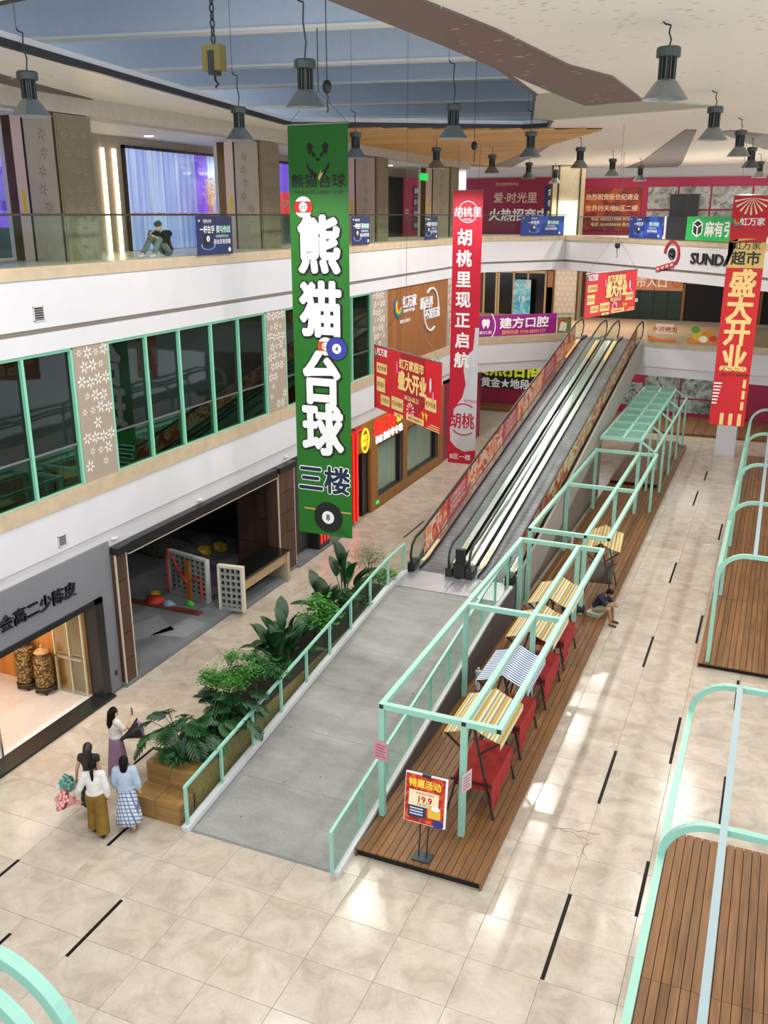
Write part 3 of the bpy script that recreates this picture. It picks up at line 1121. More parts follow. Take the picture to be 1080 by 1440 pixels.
MB().box((-12.1, 51.2, 10.1), (-10.5, 52.2, 13.7)).build('shaft', pm('cream_column', 'b3a789', .5), t)
for x in (-12.1, -11.75, -10.6):
    MB().box((x, 51.14, 10.1), (x + .09, 51.2, 13.7)).build('bronze_strip', M_BRZ, t)
MB().box((-11.66, 51.16, 10.1), (-10.62, 51.2, 11.9)).build('cream_panel', pm('pale_cream_panel', 'd9d2bd', .5), t)

# ================================================================== FAR END, SECOND LEVEL
wb = struct('wall_back_second', MB().box((-20, 57, 5.28), (8, 57.3, 8.62)), pm('far_wall_brown', '6f4f37', .6))
M_ORF = pm('orange_fascia', 'c98a66', .5, var=.03, emit=.08)
M_GRD = pm('dark_green_door', '0f2f28', .4, var=.1)
sf = thing('shopfront', 'bronze framed glass shopfront on the second level left of the far column', 'shopfront', (-15.2, 56.9, 5.3))
MB().box((-17.4, 56.85, 5.3), (-13.0, 56.98, 7.9)).build('dark_glazing', pm('dark_glazing', '14110d', .15), sf)
for x in (-17.4, -16.6, -16.45, -15.5, -14.6, -13.5):
    MB().box((x, 56.75, 5.3), (x + .11, 56.86, 7.9)).build('post', pm('gold_frame', 'c9a878', .3, metal=.4, emit=.12), sf)
MB().box((-17.4, 56.75, 7.8), (-13.4, 56.86, 7.95)).build('head_rail', pm('gold_frame', 'c9a878', .3), sf)
se = thing('shop_entrance', 'supermarket entrance with orange fascia and dark green doors on the second level', 'entrance', (-8, 56.9, 5.3))
for i, (x0, x1) in enumerate([(-13.35, -12.6), (-11.0, -10.0), (-10.0, -8.4), (-8.4, -7.0), (-7.0, -5.4)]):
    MB().box((x0 + .02, 56.78, 7.0), (x1 - .02, 56.98, 7.95)).build('fascia_panel', M_ORF, se)
text('超市入口', .6, pm('fascia_text', 'f2dcc4', .5, emit=.3), se, (-7.5, 56.78, 7.45), XX, ZZ, .02, .01)
MB().plate(band(0, 0, .2, .27, 0, 2 * PI, 18), (-5.75, 56.78, 7.45), XX, ZZ, 0, .02).build('floor_number', pm('orange_ring', 'd9622a', .5), se)
text('2', .3, pm('orange_ring', 'd9622a', .5), se, (-5.75, 56.78, 7.45), XX, ZZ, .02)
for i in range(7):
    x0 = -11 + i * .8
    MB().box((x0 + .01, 56.85, 5.3), (x0 + .79, 56.98, 7.0)).build('door_leaf', M_GRD, se)
MB().box((-13.35, 56.85, 5.3), (-12.6, 56.98, 7.0)).build('door_leaf', M_GRD, se)
MB().box((-8.1, 56.83, 6.3), (-7.9, 56.85, 6.5)).build('notice', M_PWHITE, se)
ol = thing('shop_opening', 'black unlit shop opening on the second level right of the green doors', 'shopfront', (-2.5, 56.9, 5.3))
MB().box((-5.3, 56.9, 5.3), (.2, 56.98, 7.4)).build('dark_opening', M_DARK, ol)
for x in (-5.4, -1.2, .2):
    MB().box((x, 56.8, 5.3), (x + .14, 56.92, 7.9)).build('post', pm('brown_frame', '8a5c33', .5), ol)
MB().box((-5.4, 56.8, 7.4), (.4, 56.92, 7.9)).build('fascia_panel', pm('brown_frame', '8a5c33', .5), ol)
t = thing('column', 'patterned column with bronze edges behind the balustrade on the second level', 'column', (-11.7, 55, 5.3))
MB().box((-12.5, 54.6, 5.3), (-11.0, 55.6, 8.6)).build('shaft', M_COLP, t)
for x in (-12.5, -11.1):
    MB().box((x, 54.55, 5.3), (x + .1, 54.6, 8.6)).build('bronze_strip', M_BRZ, t)
fpx = petal_mb(.13, .04, 6, 0).mesh('flower_cutout', M_PETAL)
for zz in range(9):
    for k in range(4):
        o = bpy.data.objects.new('flower_cutout', fpx)
        o.location = Vector((-12.2 + k * .3 + (.15 if zz % 2 else 0), 54.595, 5.6 + zz * .3)) - wloc(t)
        o.rotation_euler = (0, 0, -PI / 2)
        link(o, t)
# roll-up poster
t = thing('poster_stand', 'pale blue poster stand in front of the bronze shopfront', 'poster', (-14.75, 56.2, 5.3))
MB().box((-15.25, 56.15, 5.4), (-14.2, 56.19, 7.45)).build('poster', m_splash('blue_poster_print', [(.35, '35a7cf'), (.5, '7fd3e8'), (.62, 'e9f3f2'), (.7, 'e88a96')], 1.4), t)
MB().box((-15.25, 56.05, 5.3), (-14.2, 56.3, 5.4)).build('base', M_STEEL, t)
text('建方口腔', .2, M_PWHITE, t, (-14.72, 56.15, 7.1), XX, ZZ, .004, .02)
text('19', .45, M_PWHITE, t, (-14.72, 56.15, 6.3), XX, ZZ, .004, .03)
area((-9, 52, 8.55), 300, 10, 4, (1, .9, .78), name='second_level_light')
area((-16, 51.5, 8.55), 110, 3, 5, (1, .9, .78), name='second_level_light')
area((-6, 51, 13.6), 300, 12, 4, (1, .95, .88), name='third_level_light')

# ================================================================== FAR END, GROUND FLOOR
struct('wall_back', MB().box((-20, 55, 0), (9, 55.3, 3.9)), pm('far_ground_wall', '5d1230', .6))
hg = thing('hoarding', 'curved platform hoarding reading hot letting in yellow on black under the second level', 'hoarding', (-14.4, 53.3, 0))
pl = [(-18.5, 53.6), (-16.2, 52.55), (-12.5, 52.5), (-11.6, 52.9), (-11.6, 54.95), (-18.5, 54.95)]
MB().prism(pl, 0, .16).build('platform', M_DECK, hg)
MB().box((-18.5, 54.2, .16), (-11.2, 54.3, 1.1)).build('magenta_board', M_MAG, hg)
MB().box((-18.5, 54.15, 1.1), (-12.2, 54.3, 3.2)).build('black_board', pm('letting_black', '121312', .5), hg)
text('火热招商', 1.15, pm('letting_yellow', 'c9cf1f', .5, emit=.15), hg, (-14.9, 54.15, 2.35), XX, ZZ, .01, .035, sy=.95)
text('黄金★地段', .62, M_PWHITE, hg, (-15.0, 54.15, 1.42), XX, ZZ, .01, .03)
MB().box((-12.2, 54.2, 1.1), (-11.2, 54.3, 3.2)).build('magenta_board', M_MAG, hg)
# platform of planks along the far right wall
fp = thing('plank_platform', 'low timber platform along the magenta wall at the far end of the ground floor', 'platform', (-2, 52.3, 0))
for i in range(26):
    x = -9.0 + i * .6
    MB().box((x + .008, 50.2, 0), (x + .592, 54.6, .14)).build('plank', M_DECK, fp)
area((-7, 51, 3.8), 380, 14, 5, (1, .95, .88), name='ground_far_light')
hw = thing('hoarding', 'magenta hoarding with grey escalator photographs behind the lattice roofed pergola', 'hoarding', (-3, 54.75, 0))
MB().box((-10.5, 54.7, .0), (8, 54.9, 3.3)).build('board', M_MAG, hw)
for x0, x1, z0, z1 in [(-8.4, -6.9, .6, 1.9), (-6.8, -4.85, 1.2, 2.5), (-6.8, -4.85, .35, 1.1), (-4.75, -2.0, 1.2, 2.5), (-4.75, -2.0, .35, 1.1)]:
    MB().box((x0, 54.66, z0), (x1, 54.7, z1)).build('photo_panel', m_splash('dim_interior_photo', [(.3, '26302c'), (.45, '63716b'), (.6, '9aa59e'), (.7, '3b4742')], 1.3), hw)
for x in (-9.6, -8.2, -6.9):
    MB().box((x, 54.64, 2.45), (x + 1.2, 54.7, 2.85)).build('name_plate', pm('plate_maroon', '6d1226', .5), hw)
    text('招商热线', .24, M_PWHITE, hw, (x + .6, 54.64, 2.65), XX, ZZ, .004)

# ================================================================== GROUND FLOOR SHOPS, LEFT
M_GREYWALL = pm('grey_shop_wall', '75757a', .6, var=.03)
wl = MB()
wl.box((-14.25, 6, 2.62), (-14, 16.25, 3.85)).box((-14.25, 15.78, 0), (-14, 16.25, 2.62)).box((-14.25, 6, 0), (-14, 8.6, 2.62))
struct('wall_left_shop', wl, M_GREYWALL)
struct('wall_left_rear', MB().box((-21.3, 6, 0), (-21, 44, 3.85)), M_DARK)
dr = MB().box((-14.3, 15.5, 0), (-13.94, 15.78, 2.62)).box((-14.3, 8.6, 2.5), (-13.94, 15.78, 2.62)).box((-14.3, 8.6, 0), (-13.94, 8.8, 2.5)).box((-14.3, 8.6, 0), (-13.82, 15.78, .07))
struct('door_2', dr, M_BLACKMT)
MB().box((-14.42, 8.8, 0), (-14.3, 15.5, .075)).build('white_sill', M_WHITE, bpy.data.objects['door_2'])
sgn = thing('shop_sign', 'dark raised characters on the grey wall above the lit shop', 'sign', (-14, 12.5, 3.0))
text('新会高二少陈皮', .37, pm('sign_dark', '23272a', .4), sgn, (-14.0, 13.66, 3.17), YX, ZZ, .05, .01, lift=.03, sx=1.03)
# shop interior
struct('floor_shop', MB().box((-19, 8.6, 0), (-14.3, 15.78, .06)), pm('shop_white_floor', 'cfc3bd', .3, var=.06))
sw = struct('wall_shop_side', MB().box((-19, 15.55, .06), (-14.35, 15.78, 3.2)), pm('shop_wall_core', '8a5a2c', .6))
M_ORW = m_wood('orange_timber', 'b4692c', 'd08a3e', axis=2, scale=.5, objvar=.05)
for i in range(9):
    x = -19 + i * .45
    MB().box((x + .003, 15.53, .06), (x + .447, 15.55, 3.1)).build('timber_board', M_ORW, sw)
MB().box((-15.62, 15.515, 1.55), (-15.42, 15.53, 1.68)).build('wall_plate', M_BLACKMT, sw)
struct('wall_shop_rear', MB().box((-19.2, 8.6, .06), (-19, 15.78, 3.2)), pm('shop_cream', 'd8c39a', .6))
struct('ceiling_shop', MB().box((-19.2, 8.6, 3.0), (-14.3, 15.78, 3.1)), M_WHITE)
single('display_partition', MB().box((-17.4, 14.2, .06), (-16.9, 14.32, 2.1)).box((-17.4, 14.15, 2.1), (-16.9, 14.37, 2.14)), M_WHITE, 'white display partition beside the tall jars in the shop', 'partition')
area((-16.6, 13.2, 2.95), 120, 3, 3, (1, .78, .5), name='shop_ceiling_light')
area((-15.2, 14.0, 2.95), 40, 1, 2, (1, .93, .88), name='shop_ceiling_light')
gp = thing('glass_door', 'open glass door leaf with steel bar at the right of the lit shop', 'door', (-14.7, 15.42, .07))
MB().box((-15.25, 15.40, .08), (-14.35, 15.43, 2.48)).build('glass_pane', M_SHOPGL, gp)
MB().bar((-15.2, 15.36, 1.05), (-14.4, 15.36, 1.05), .05).build('push_bar', M_STEEL, gp)
for x in (-15.25, -14.8, -14.37):
    MB().box((x, 15.39, .07), (x + .025, 15.44, 2.5)).build('edge_strip', pm('cream_edge', 'cfc6a8', .4), gp)
gp = thing('glass_door', 'open glass door leaf standing into the lit shop at its left', 'door', (-14.6, 12.62, .07))
MB().box((-15.2, 12.6, .08), (-14.3, 12.63, 2.48)).build('glass_pane', M_SHOPGL, gp)
MB().bar((-15.1, 12.66, 1.05), (-14.4, 12.66, 1.05), .05).build('push_bar', M_STEEL, gp)
MB().box((-14.32, 12.59, .07), (-14.29, 12.64, 2.5)).build('edge_strip', M_STEEL, gp)
gp = thing('glass_door', 'closed glass shop front pane at the left edge of the picture', 'door', (-14, 10.6, .07))
MB().box((-14.06, 8.8, .08), (-14.03, 12.2, 2.48)).build('glass_pane', M_SHOPGL, gp)
MB().box((-14.08, 12.18, .07), (-14.01, 12.24, 2.5)).build('edge_strip', M_MINTDK, gp)
M_PEEL = NT('dried_peel')
_v = M_PEEL.n('ShaderNodeTexVoronoi', Scale=22.0)
M_PEEL.l(M_PEEL.coord('Object'), _v.inputs['Vector'])
M_PEEL.l(M_PEEL.ramp(_v.outputs['Color'], [(.2, lin('2b1609')), (.5, lin('7a4518')), (.8, lin('c99a55'))]), M_PEEL.b.inputs['Base Color'])
M_PEEL.bump(_v.outputs['Distance'], .6, .02)
M_PEEL = M_PEEL.m
for k, (x, y, h, lb) in enumerate([(-16.07, 15.24, 1.75, 'taller glass jar of dried peel on a dark stand in the shop'), (-15.5, 15.24, 1.45, 'shorter glass jar of dried peel on a dark stand in the shop')]):
    t = thing('glass_jar', lb, 'jar', (x, y, .06), group='jars of dried peel')
    t.scale = (.82, .82, .82)
    s = MB().lathe([(.30, .12), (.32, .14), (.32, .2), (.30, .22)], 18)
    for q in range(4):
        a = PI / 4 + q * PI / 2
        s.bar((.26 * math.cos(a), .26 * math.sin(a), 0), (.27 * math.cos(a), .27 * math.sin(a), .16), .06)
    s.build('stand', M_DKWOOD, t, world=False)
    hb_ = h * .78
    MB().lathe([(.26, .22), (.28, .28), (.28, hb_ - .05), (.27, hb_)], 20).build('peel', M_PEEL, t, world=False, smooth=True)
    MB().lathe([(.27, .22), (.29, .26), (.29, hb_ + .02), (.24, hb_ + .12), (.2, hb_ + .16)], 24).build('jar_body', M_SHOPGL, t, world=False, smooth=True)
    MB().lathe([(.23, hb_ + .16), (.24, hb_ + .19), (.15, hb_ + .26), (.05, hb_ + .3), (.035, hb_ + .34), (.05, hb_ + .37), (.01, hb_ + .42)], 18).build('lid', pm('peel_glass_lid', 'b98a5a', .2), t, world=False, smooth=True)
MB().box((-14.0, 16.02, .42), (-13.985, 16.1, .54)).build('socket', M_BLACKMT, bpy.data.objects['wall_left_shop'])

# brown tiled piers and the dark lintel between them
M_TLINE = pm('pier_edge', 'c8b8a2', .5)
for (y0, y1, lb) in [(16.26, 16.68, 'narrow brown tiled pier between the grey shop and the empty unit'), (24.1, 25.15, 'wide brown tiled pier at the far side of the empty unit')]:
    t = thing('pier', lb, 'pier', (-14, (y0 + y1) / 2, 0), group='brown tiled piers')
    MB().box((-14.3, y0, 0), (-13.9, y1, 3.5)).build('core', M_BROWNTILE, t)
    for ya in (y0, y1 - .025):
        MB().box((-13.9, ya, 0), (-13.852, ya + .025, 3.5)).build('pale_edge', M_TLINE, t)
    for q in range(5):
        for (ya, yb) in ([(y0 + .05, y1 - .05)] if y1 - y0 < .6 else [(y0 + .02, y0 + .5), (y0 + .52, y1 - .03)]):
            MB().box((-13.9, ya, .05 + q * .69), (-13.86, yb, .72 + q * .69)).build('tile', M_BROWNTILE, t)
    MB().box((-14.3, y0 + .01, 3.5), (-13.78, y1 + .05, 3.68)).build('capital', M_BLACKMT, t)
li = thing('lintel', 'long black lintel with a pale edge over the empty unit', 'lintel', (-14, 20.4, 3.4))
MB().box((-14.3, 16.74, 3.42), (-13.82, 24.04, 3.68)).build('beam', M_BLACKMT, li)
MB().box((-14.28, 16.74, 3.38), (-13.84, 24.04, 3.42)).build('pale_edge', M_TLINE, li)
# empty unit
M_CONC = pm('bare_concrete', '6f7276', .7, var=.18, scale=1.2)
struct('floor_unit', MB().box((-21, 16.25, 0), (-13.85, 26.6, .12)), M_CONC)
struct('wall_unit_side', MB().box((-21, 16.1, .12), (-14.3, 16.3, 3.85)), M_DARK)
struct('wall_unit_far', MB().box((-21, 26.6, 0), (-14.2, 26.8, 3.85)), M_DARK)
bc = thing('tiled_wall', 'dark brown tiled return wall inside the empty unit beside the wide pier', 'wall', (-15.0, 24.6, .12))
MB().box((-15.66, 24.5, .12), (-14.32, 24.7, 3.5)).build('core', M_BLACKMT, bc)
for i in range(2, 4):
    for q in range(4):
        MB().box((-17.0 + i * .67 + .01, 24.47, .14 + q * .84), (-17.0 + i * .67 + .66, 24.5, .96 + q * .84)).build('tile', M_BROWNTILE, bc)


def lattice(label, p, q, h, nx, nz, mat, frame, t_=.16):
    p, q = Vector(p), Vector(q)
    L = (q - p).length
    a = math.atan2(q.y - p.y, q.x - p.x)
    t = thing('breeze_block_panel', label, 'panel', ((p.x + q.x) / 2, (p.y + q.y) / 2, .12), a, 'breeze block panels in the empty unit')
    m = MB()
    f = .07
    w = (L - 2 * f) / nx
    hh = (h - 2 * f - .1) / nz
    for i in range(nx + 1):
        m.box((-L / 2 + f + i * w - .03, -t_ / 2 + .02, .1), (-L / 2 + f + i * w + .03, t_ / 2 - .02, h - .03))
    for j in range(nz + 1):
        m.box((-L / 2 + .03, -t_ / 2 + .021, .1 + f + j * hh - .03), (L / 2 - .03, t_ / 2 - .021, .1 + f + j * hh + .03))
    m.build('blocks', mat, t, world=False)
    MB().box((-L / 2 + .03, .02, .1), (L / 2 - .03, .04, h - .03)).build('backing', M_DARK, t, world=False)
    m = MB()
    m.box((-L / 2, -t_ / 2, h - .07), (L / 2, t_ / 2, h)).box((-L / 2, -t_ / 2, 0), (-L / 2 + .07, t_ / 2, h - .07)).box((L / 2 - .07, -t_ / 2, 0), (L / 2, t_ / 2, h - .07))
    m.build('frame', frame, t, world=False)
    MB().box((-L / 2 + .07, -t_ / 2, 0), (L / 2 - .07, t_ / 2, .1)).build('base', mat, t, world=False)
    return t


M_BRZB = pm('breeze_block', '8d9190', .7, var=.1)
l1 = lattice('large grey breeze block panel with a timber plank and orange hose', (-16.35, 21.62), (-14.72, 21.26), 1.38, 7, 7, M_BRZB, pm('grey_frame', 'b4b8b8', .6))
l2 = lattice('cream edged breeze block panel at the end of the black counter', (-14.22, 21.06), (-13.42, 21.15), 1.4, 4, 6, M_BRZB, pm('cream_frame', 'd2ccb8', .5))
MB().box((.0, -.16, 0), (.2, -.1, 1.25)).build('plank', pm('scrap_plank', 'a8662a', .7), l1, world=False)
MB().tube([(-.8, -.12, .1), (-.82, -.13, 1.0), (-.75, -.12, 1.42), (-.55, -.13, 1.25), (-.3, -.12, .8), (.1, -.18, .55), (.45, -.13, .75), (.62, -.12, .7), (.66, -.12, .1)], .035, 7).build('hose', pm('orange_hose', 'c84428', .5), l1, world=False)
ct = thing('counter', 'long black topped counter with timber front at the edge of the empty unit', 'counter', (-13.9, 22.6, .0))
MB().box((-14.35, 21.3, 1.0), (-13.5, 24.02, 1.08)).build('top', pm('counter_black', '0f1010', .25), ct)
MB().box((-13.62, 21.3, .68), (-13.55, 23.9, 1.0)).build('front_board', pm('counter_wood', 'a9906c', .6), ct)
MB().box((-14.3, 23.88, 0), (-13.5, 24.04, 1.0)).build('side_panel', pm('counter_side', 'a79a84', .6), ct)
MB().box((-14.3, 21.3, .12), (-14.2, 23.88, 1.0)).build('rear_panel', M_DARK, ct)
single('kerb', MB().box((-13.85, 21.25, 0), (-13.6, 23.86, .13)).box((-13.85, 21.25, .13), (-13.62, 23.86, .14)), M_CONC, 'grey concrete kerb under the black counter', 'kerb')
# builder's leftovers
for k, (x, y, r, lb) in enumerate([(-17.23, 24.75, .3, 'left of the two yellow crates in the dark unit'), (-16.95, 25.3, -.2, 'right of the two yellow crates in the dark unit'), (-16.45, 20.95, .5, 'small yellow crate beside the grey breeze block panel')]):
    t = thing('crate', lb, 'crate', (x, y, .12), r, 'yellow crates in the empty unit')
    sz = .2 if k < 2 else .13
    m = MB().box((-sz, -sz * .7, 0), (sz, sz * .7, .03))
    for (a, b, c, d) in [(-sz, -sz * .7, sz, -sz * .7 + .02), (-sz, sz * .7 - .02, sz, sz * .7), (-sz, -sz * .7, -sz + .02, sz * .7), (sz - .02, -sz * .7, sz, sz * .7)]:
        m.box((a, b, .03), (c, d, .24 if k < 2 else .2))
    m.build('body', pm('crate_yellow', 'c9a81c', .5), t, world=False)
    MB().box((-sz * .5, -sz * .7 - .012, .1), (sz * .5, -sz * .7, .18)).build('label_panel', pm('crate_label', 'e5d890', .5), t, world=False)
single('red_plank', MB().box((-17, 20.35, .12), (-14.5, 20.6, .155)).box((-15.4, 20.36, .155), (-14.5, 20.58, .17)), pm('red_plank', '6d2f24', .7, var=.15), 'long reddish plank lying on the concrete before the grey panel', 'plank')


def heap(name, x, y, r, h, mat, label, cat, seed=0, n=14):
    rr = random.Random(seed)
    ph = [rr.uniform(0, 6) for _ in range(3)]
    rs = []
    for j, (f, z) in enumerate([(1, 0), (.92, .3), (.7, .65), (.4, .9), (.1, 1)]):
        rs.append([(x + r * f * (1 + .18 * math.sin(3 * a + ph[0]) + .1 * math.sin(5 * a + ph[1] + j)) * math.cos(a), y + r * f * .7 * (1 + .16 * math.sin(2 * a + ph[2])) * math.sin(a), .12 + h * z) for a in [2 * PI * k / n for k in range(n)]])
    return single(name, MB().rings(rs), mat, label, cat, smooth=True)


heap('red_cloth', -16.3, 20.72, .36, .2, pm('red_cloth', 'b83427', .7), 'crumpled red cloth on the reddish plank', 'cloth', 1)
heap('blue_bag', -15.75, 20.62, .22, .18, pm('blue_grey_bag', '7892a8', .6), 'small pale blue bag beside the red cloth', 'bag', 2)
heap('green_bag', -15.2, 20.9, .16, .16, pm('green_bag', '3fae3c', .6), 'small bright green bag at the foot of the grey panel', 'bag', 3)
heap('rubble_pile', -18.8, 24.6, 1.3, .5, pm('rubble', '4c4a44', .9, var=.6, scale=9, bump=.6), 'dark pile of mixed rubble at the rear of the empty unit', 'rubble', 4)
heap('rubble_pile', -17.9, 25.7, .9, .35, pm('rubble2', '4a4f48', .9, var=.6, scale=9, bump=.6), 'low rubble pile behind the yellow crates', 'rubble', 5)
single('purple_sheet', MB().prism([(-17.4, 22.6), (-15.4, 22.3), (-14.9, 23.6), (-15.6, 24.2), (-17.2, 23.7)], .12, .13).prism([(-16.9, 22.9), (-15.7, 22.8), (-15.9, 23.4)], .13, .14), pm('purple_sheet', '554863', .7), 'purple sheet spread on the unit floor behind the panels', 'sheet')
single('grey_sheet', MB().prism([(-16.0, 18.7), (-15.2, 18.3), (-14.6, 19.3), (-15.6, 19.9)], .12, .128).prism([(-15.8, 18.8), (-15.3, 18.6), (-15.1, 19.1)], .128, .133), pm('grey_sheet', '85898c', .7), 'grey board lying on the concrete to the left', 'sheet')
single('grey_sheet', MB().prism([(-15.0, 18.75), (-14.05, 19.0), (-13.98, 20.0), (-14.7, 20.1)], .12, .128).prism([(-14.7, 19.1), (-14.3, 19.2), (-14.3, 19.6)], .128, .133), pm('grey_sheet', '85898c', .7), 'grey board lying on the concrete near the kerb', 'sheet')

# strip between the pier and the neon restaurant
struct('wall_left_link', MB().box((-14.5, 25.15, 0), (-14.25, 29.2, 3.85)), pm('link_wall', '3a3836', .6))
struct('floor_link', MB().box((-14.25, 25.15, 0), (-13.75, 29.2, .1)), M_CONC)
nb = thing('neon_box', 'slim red neon light box standing under the green banner', 'sign', (-13.9, 27.1, .1))
MB().box((-14.2, 26.7, .1), (-13.8, 27.5, 2.2)).build('case', M_BLACKMT, nb)
M_NEON = pm('red_neon', 'e0281f', .4, emit=1.5, emitc='ff2018')
for y in (26.85, 27.1, 27.35):
    MB().box((-13.8, y - .03, .3), (-13.77, y + .03, 2.1)).build('neon_tube', M_NEON, nb)
rs_ = thing('restaurant_front', 'timber restaurant front with neon sign on the ground floor', 'shopfront', (-14, 34.6, 0))
M_RW = m_wood('restaurant_timber', '7d5222', '9b6b30', axis=2, scale=.5, objvar=.06)
for (y0, y1, z0, z1) in [(30.05, 40.0, 2.62, 3.7), (31.55, 32.25, 0, 2.62), (34.95, 35.4, 0, 2.62), (39.3, 40.0, 0, 2.62), (32.25, 34.95, 0, .42), (35.4, 39.3, 0, .42)]:
    MB().box((-14.25, y0, z0), (-13.98, y1, z1)).build('timber_cladding', M_RW, rs_)
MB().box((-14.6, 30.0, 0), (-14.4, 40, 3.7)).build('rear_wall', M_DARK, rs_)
M_BLIND = pm('pale_blind', '9ea79b', .7, var=.1, scale=2, stretch=(1, 6, .3))
for (y0, y1, n_) in [(32.25, 34.95, 2), (35.4, 39.3, 3)]:
    w = MB()
    for (a, b, c, d) in [(y0, y1, .42, .5), (y0, y1, 2.54, 2.62), (y0, y0 + .07, .5, 2.54), (y1 - .3, y1, .5, 2.54)]:
        w.box((-14.2, a, c), (-14.02, b, d))
    w = w.build('window_frame', M_BLACKMT, rs_)
    st_ = (y1 - y0 - .37) / n_
    for i in range(n_):
        MB().box((-14.12, y0 + .07 + i * st_ + .01, .5), (-14.1, y0 + .07 + (i + 1) * st_ - .01, 2.54)).build('glass_pane', M_SHOPGL, w)
    curtain(y0 + .08, y1 - .3, .5, 2.54, -14.3, M_BLIND, w, 'blind')
dd = MB().box((-14.3, 30.05, .02), (-14.24, 30.95, 2.62)).build('door', pm('door_glass_dim', '6f756d', .25), rs_)
MB().bar((-14.2, 30.85, .9), (-14.2, 30.85, 1.6), .04).build('handle', M_STEEL, dd)
MB().box((-14.3, 31.0, 0), (-14.1, 31.55, 2.62)).build('dark_jamb', M_BLACKMT, rs_)
for (y0, y1) in [(29.2, 29.4), (29.55, 29.75), (29.85, 30.05)]:
    MB().box((-14.2, y0, .15), (-13.85, y1, 3.68)).build('red_column', pm('red_lacquer', '8e1410', .4), rs_)
    MB().box((-13.85, (y0 + y1) / 2 - .035, .2), (-13.8, (y0 + y1) / 2 + .035, 3.6)).build('neon_tube', M_NEON, rs_)
MB().box((-14.2, 29.2, 3.5), (-13.9, 30.6, 3.68)).build('red_beam', pm('red_lacquer', '8e1410', .4), rs_)
MB().box((-13.9, 29.2, 3.58), (-13.85, 30.6, 3.63)).build('neon_tube', M_NEON, rs_)
M_NY = pm('yellow_neon', 'f2c93a', .4, emit=.9, emitc='ffc928')
MB().plate([(p[0], p[1] * 1.35) for p in band(0, 0, .3, .36, 0, 2 * PI, 24)], (-13.96, 30.95, 3.05), YX, ZZ, 0, .04).build('logo_ring', M_NY, rs_)
text('煌记', .23, M_NY, rs_, (-13.97, 30.95, 3.17), YX, ZZ, .03, .01)
text('煲仔', .23, M_NY, rs_, (-13.97, 30.95, 2.92), YX, ZZ, .03, .01)
text('煌记煲', .74, M_NEON, rs_, (-13.97, 32.95, 3.3), YX, ZZ, .04, .012)
text('仔', .6, M_NY, rs_, (-13.97, 34.45, 3.4), YX, ZZ, .04, .03)
text('美食 烧烤 早 午 晚', .34, pm('white_neon', 'ffffff', .4, emit=.9), rs_, (-13.97, 33.4, 2.82), YX, ZZ, .03, .012)
MB().box((-13.97, 32.0, .2), (-13.95, 32.28, .32)).build('exit_plate', pm('exit_green', '17a84a', .4), rs_)
struct('wall_left_end', MB().box((-14.3, 40, 0), (-14.05, 46, 3.85)), M_MAG)
for k, (y, z) in enumerate([(16.4, 3.86), (20.0, 3.8), (24.85, 3.86)]):
    t = thing('security_camera', ['small white security camera above the narrow brown pier', 'small white security camera above the middle of the black lintel', 'small white security camera above the wide brown pier'][k], 'camera', (-14.14, y, z), group='security cameras over the empty unit')
    MB().box((0, -.04, -.04), (.1, .04, .04)).build('bracket', M_WHITE2, t, world=False)
    MB().tube([(.12, -.02, 0), (.14, .16, -.03)], .04, 10).build('body', M_WHITE, t, world=False)
    MB().tube([(.14, .16, -.03), (.142, .18, -.032)], .032, 10).build('lens', M_BLACKMT, t, world=False)

# ================================================================== RAMP
def zr(y):
    return max(0., min(1.17, 1.17 * (y - 12.15) / (22.0 - 12.15)))


rp = thing('ramp', 'broad grey surfaced ramp rising to the travelators', 'ramp', (-7.65, 12.15, 0))
sec = [(12.15, 0), (22.0, 1.15), (23.95, 1.15), (23.95, 0)]


def yz_prism(poly, x0, x1):
    return MB().plate(poly, (x0, 0, 0), (0, 1, 0), (0, 0, 1), 0, x1 - x0)


yz_prism(sec, -9.2, -6.12).build('body', pm('ramp_concrete', '77787a', .8), rp)
ys = [12.2, 13.9, 15.6, 17.3, 19.0, 20.7, 22.0, 22.35]
for a, b in zip(ys, ys[1:]):
    yz_prism([(a + .004, zr(a) - .012), (b - .004, zr(b) - .012), (b - .004, zr(b) + .006), (a + .004, zr(a) + .006)], -9.15, -6.17).build('surface_strip', M_CARPET, rp)
for x0, x1 in ((-9.34, -9.2), (-6.12, -6.02)):
    yz_prism([(12.1, 0), (12.1, .1), (22.0, 1.27), (23.4, 1.27), (23.4, 0)], x0, x1).build('white_kerb', M_WHITE, rp)
M_DKT = pm('dark_wall_tile', '4d4a49', .45, var=.12)
for i in range(9):
    a, b = 13.0 + i * 1.2, 13.0 + (i + 1) * 1.2 - .012
    yz_prism([(a, .0), (b, .0), (b, zr(b) + .04), (a, zr(a) + .04)], -6.02, -6.0).build('side_tile', M_DKT, rp)
for x0, x1 in ((-9.15, -7.70), (-7.69, -6.17)):
    MB().box((x0, 22.37, 1.15), (x1, 23.5, 1.185)).build('steel_plate', M_STEELP, rp)
    MB().box((x0 + .1, 23.5, 1.15), (x1 - .1, 23.93, 1.19)).build('comb_plate', M_STEELP, rp)


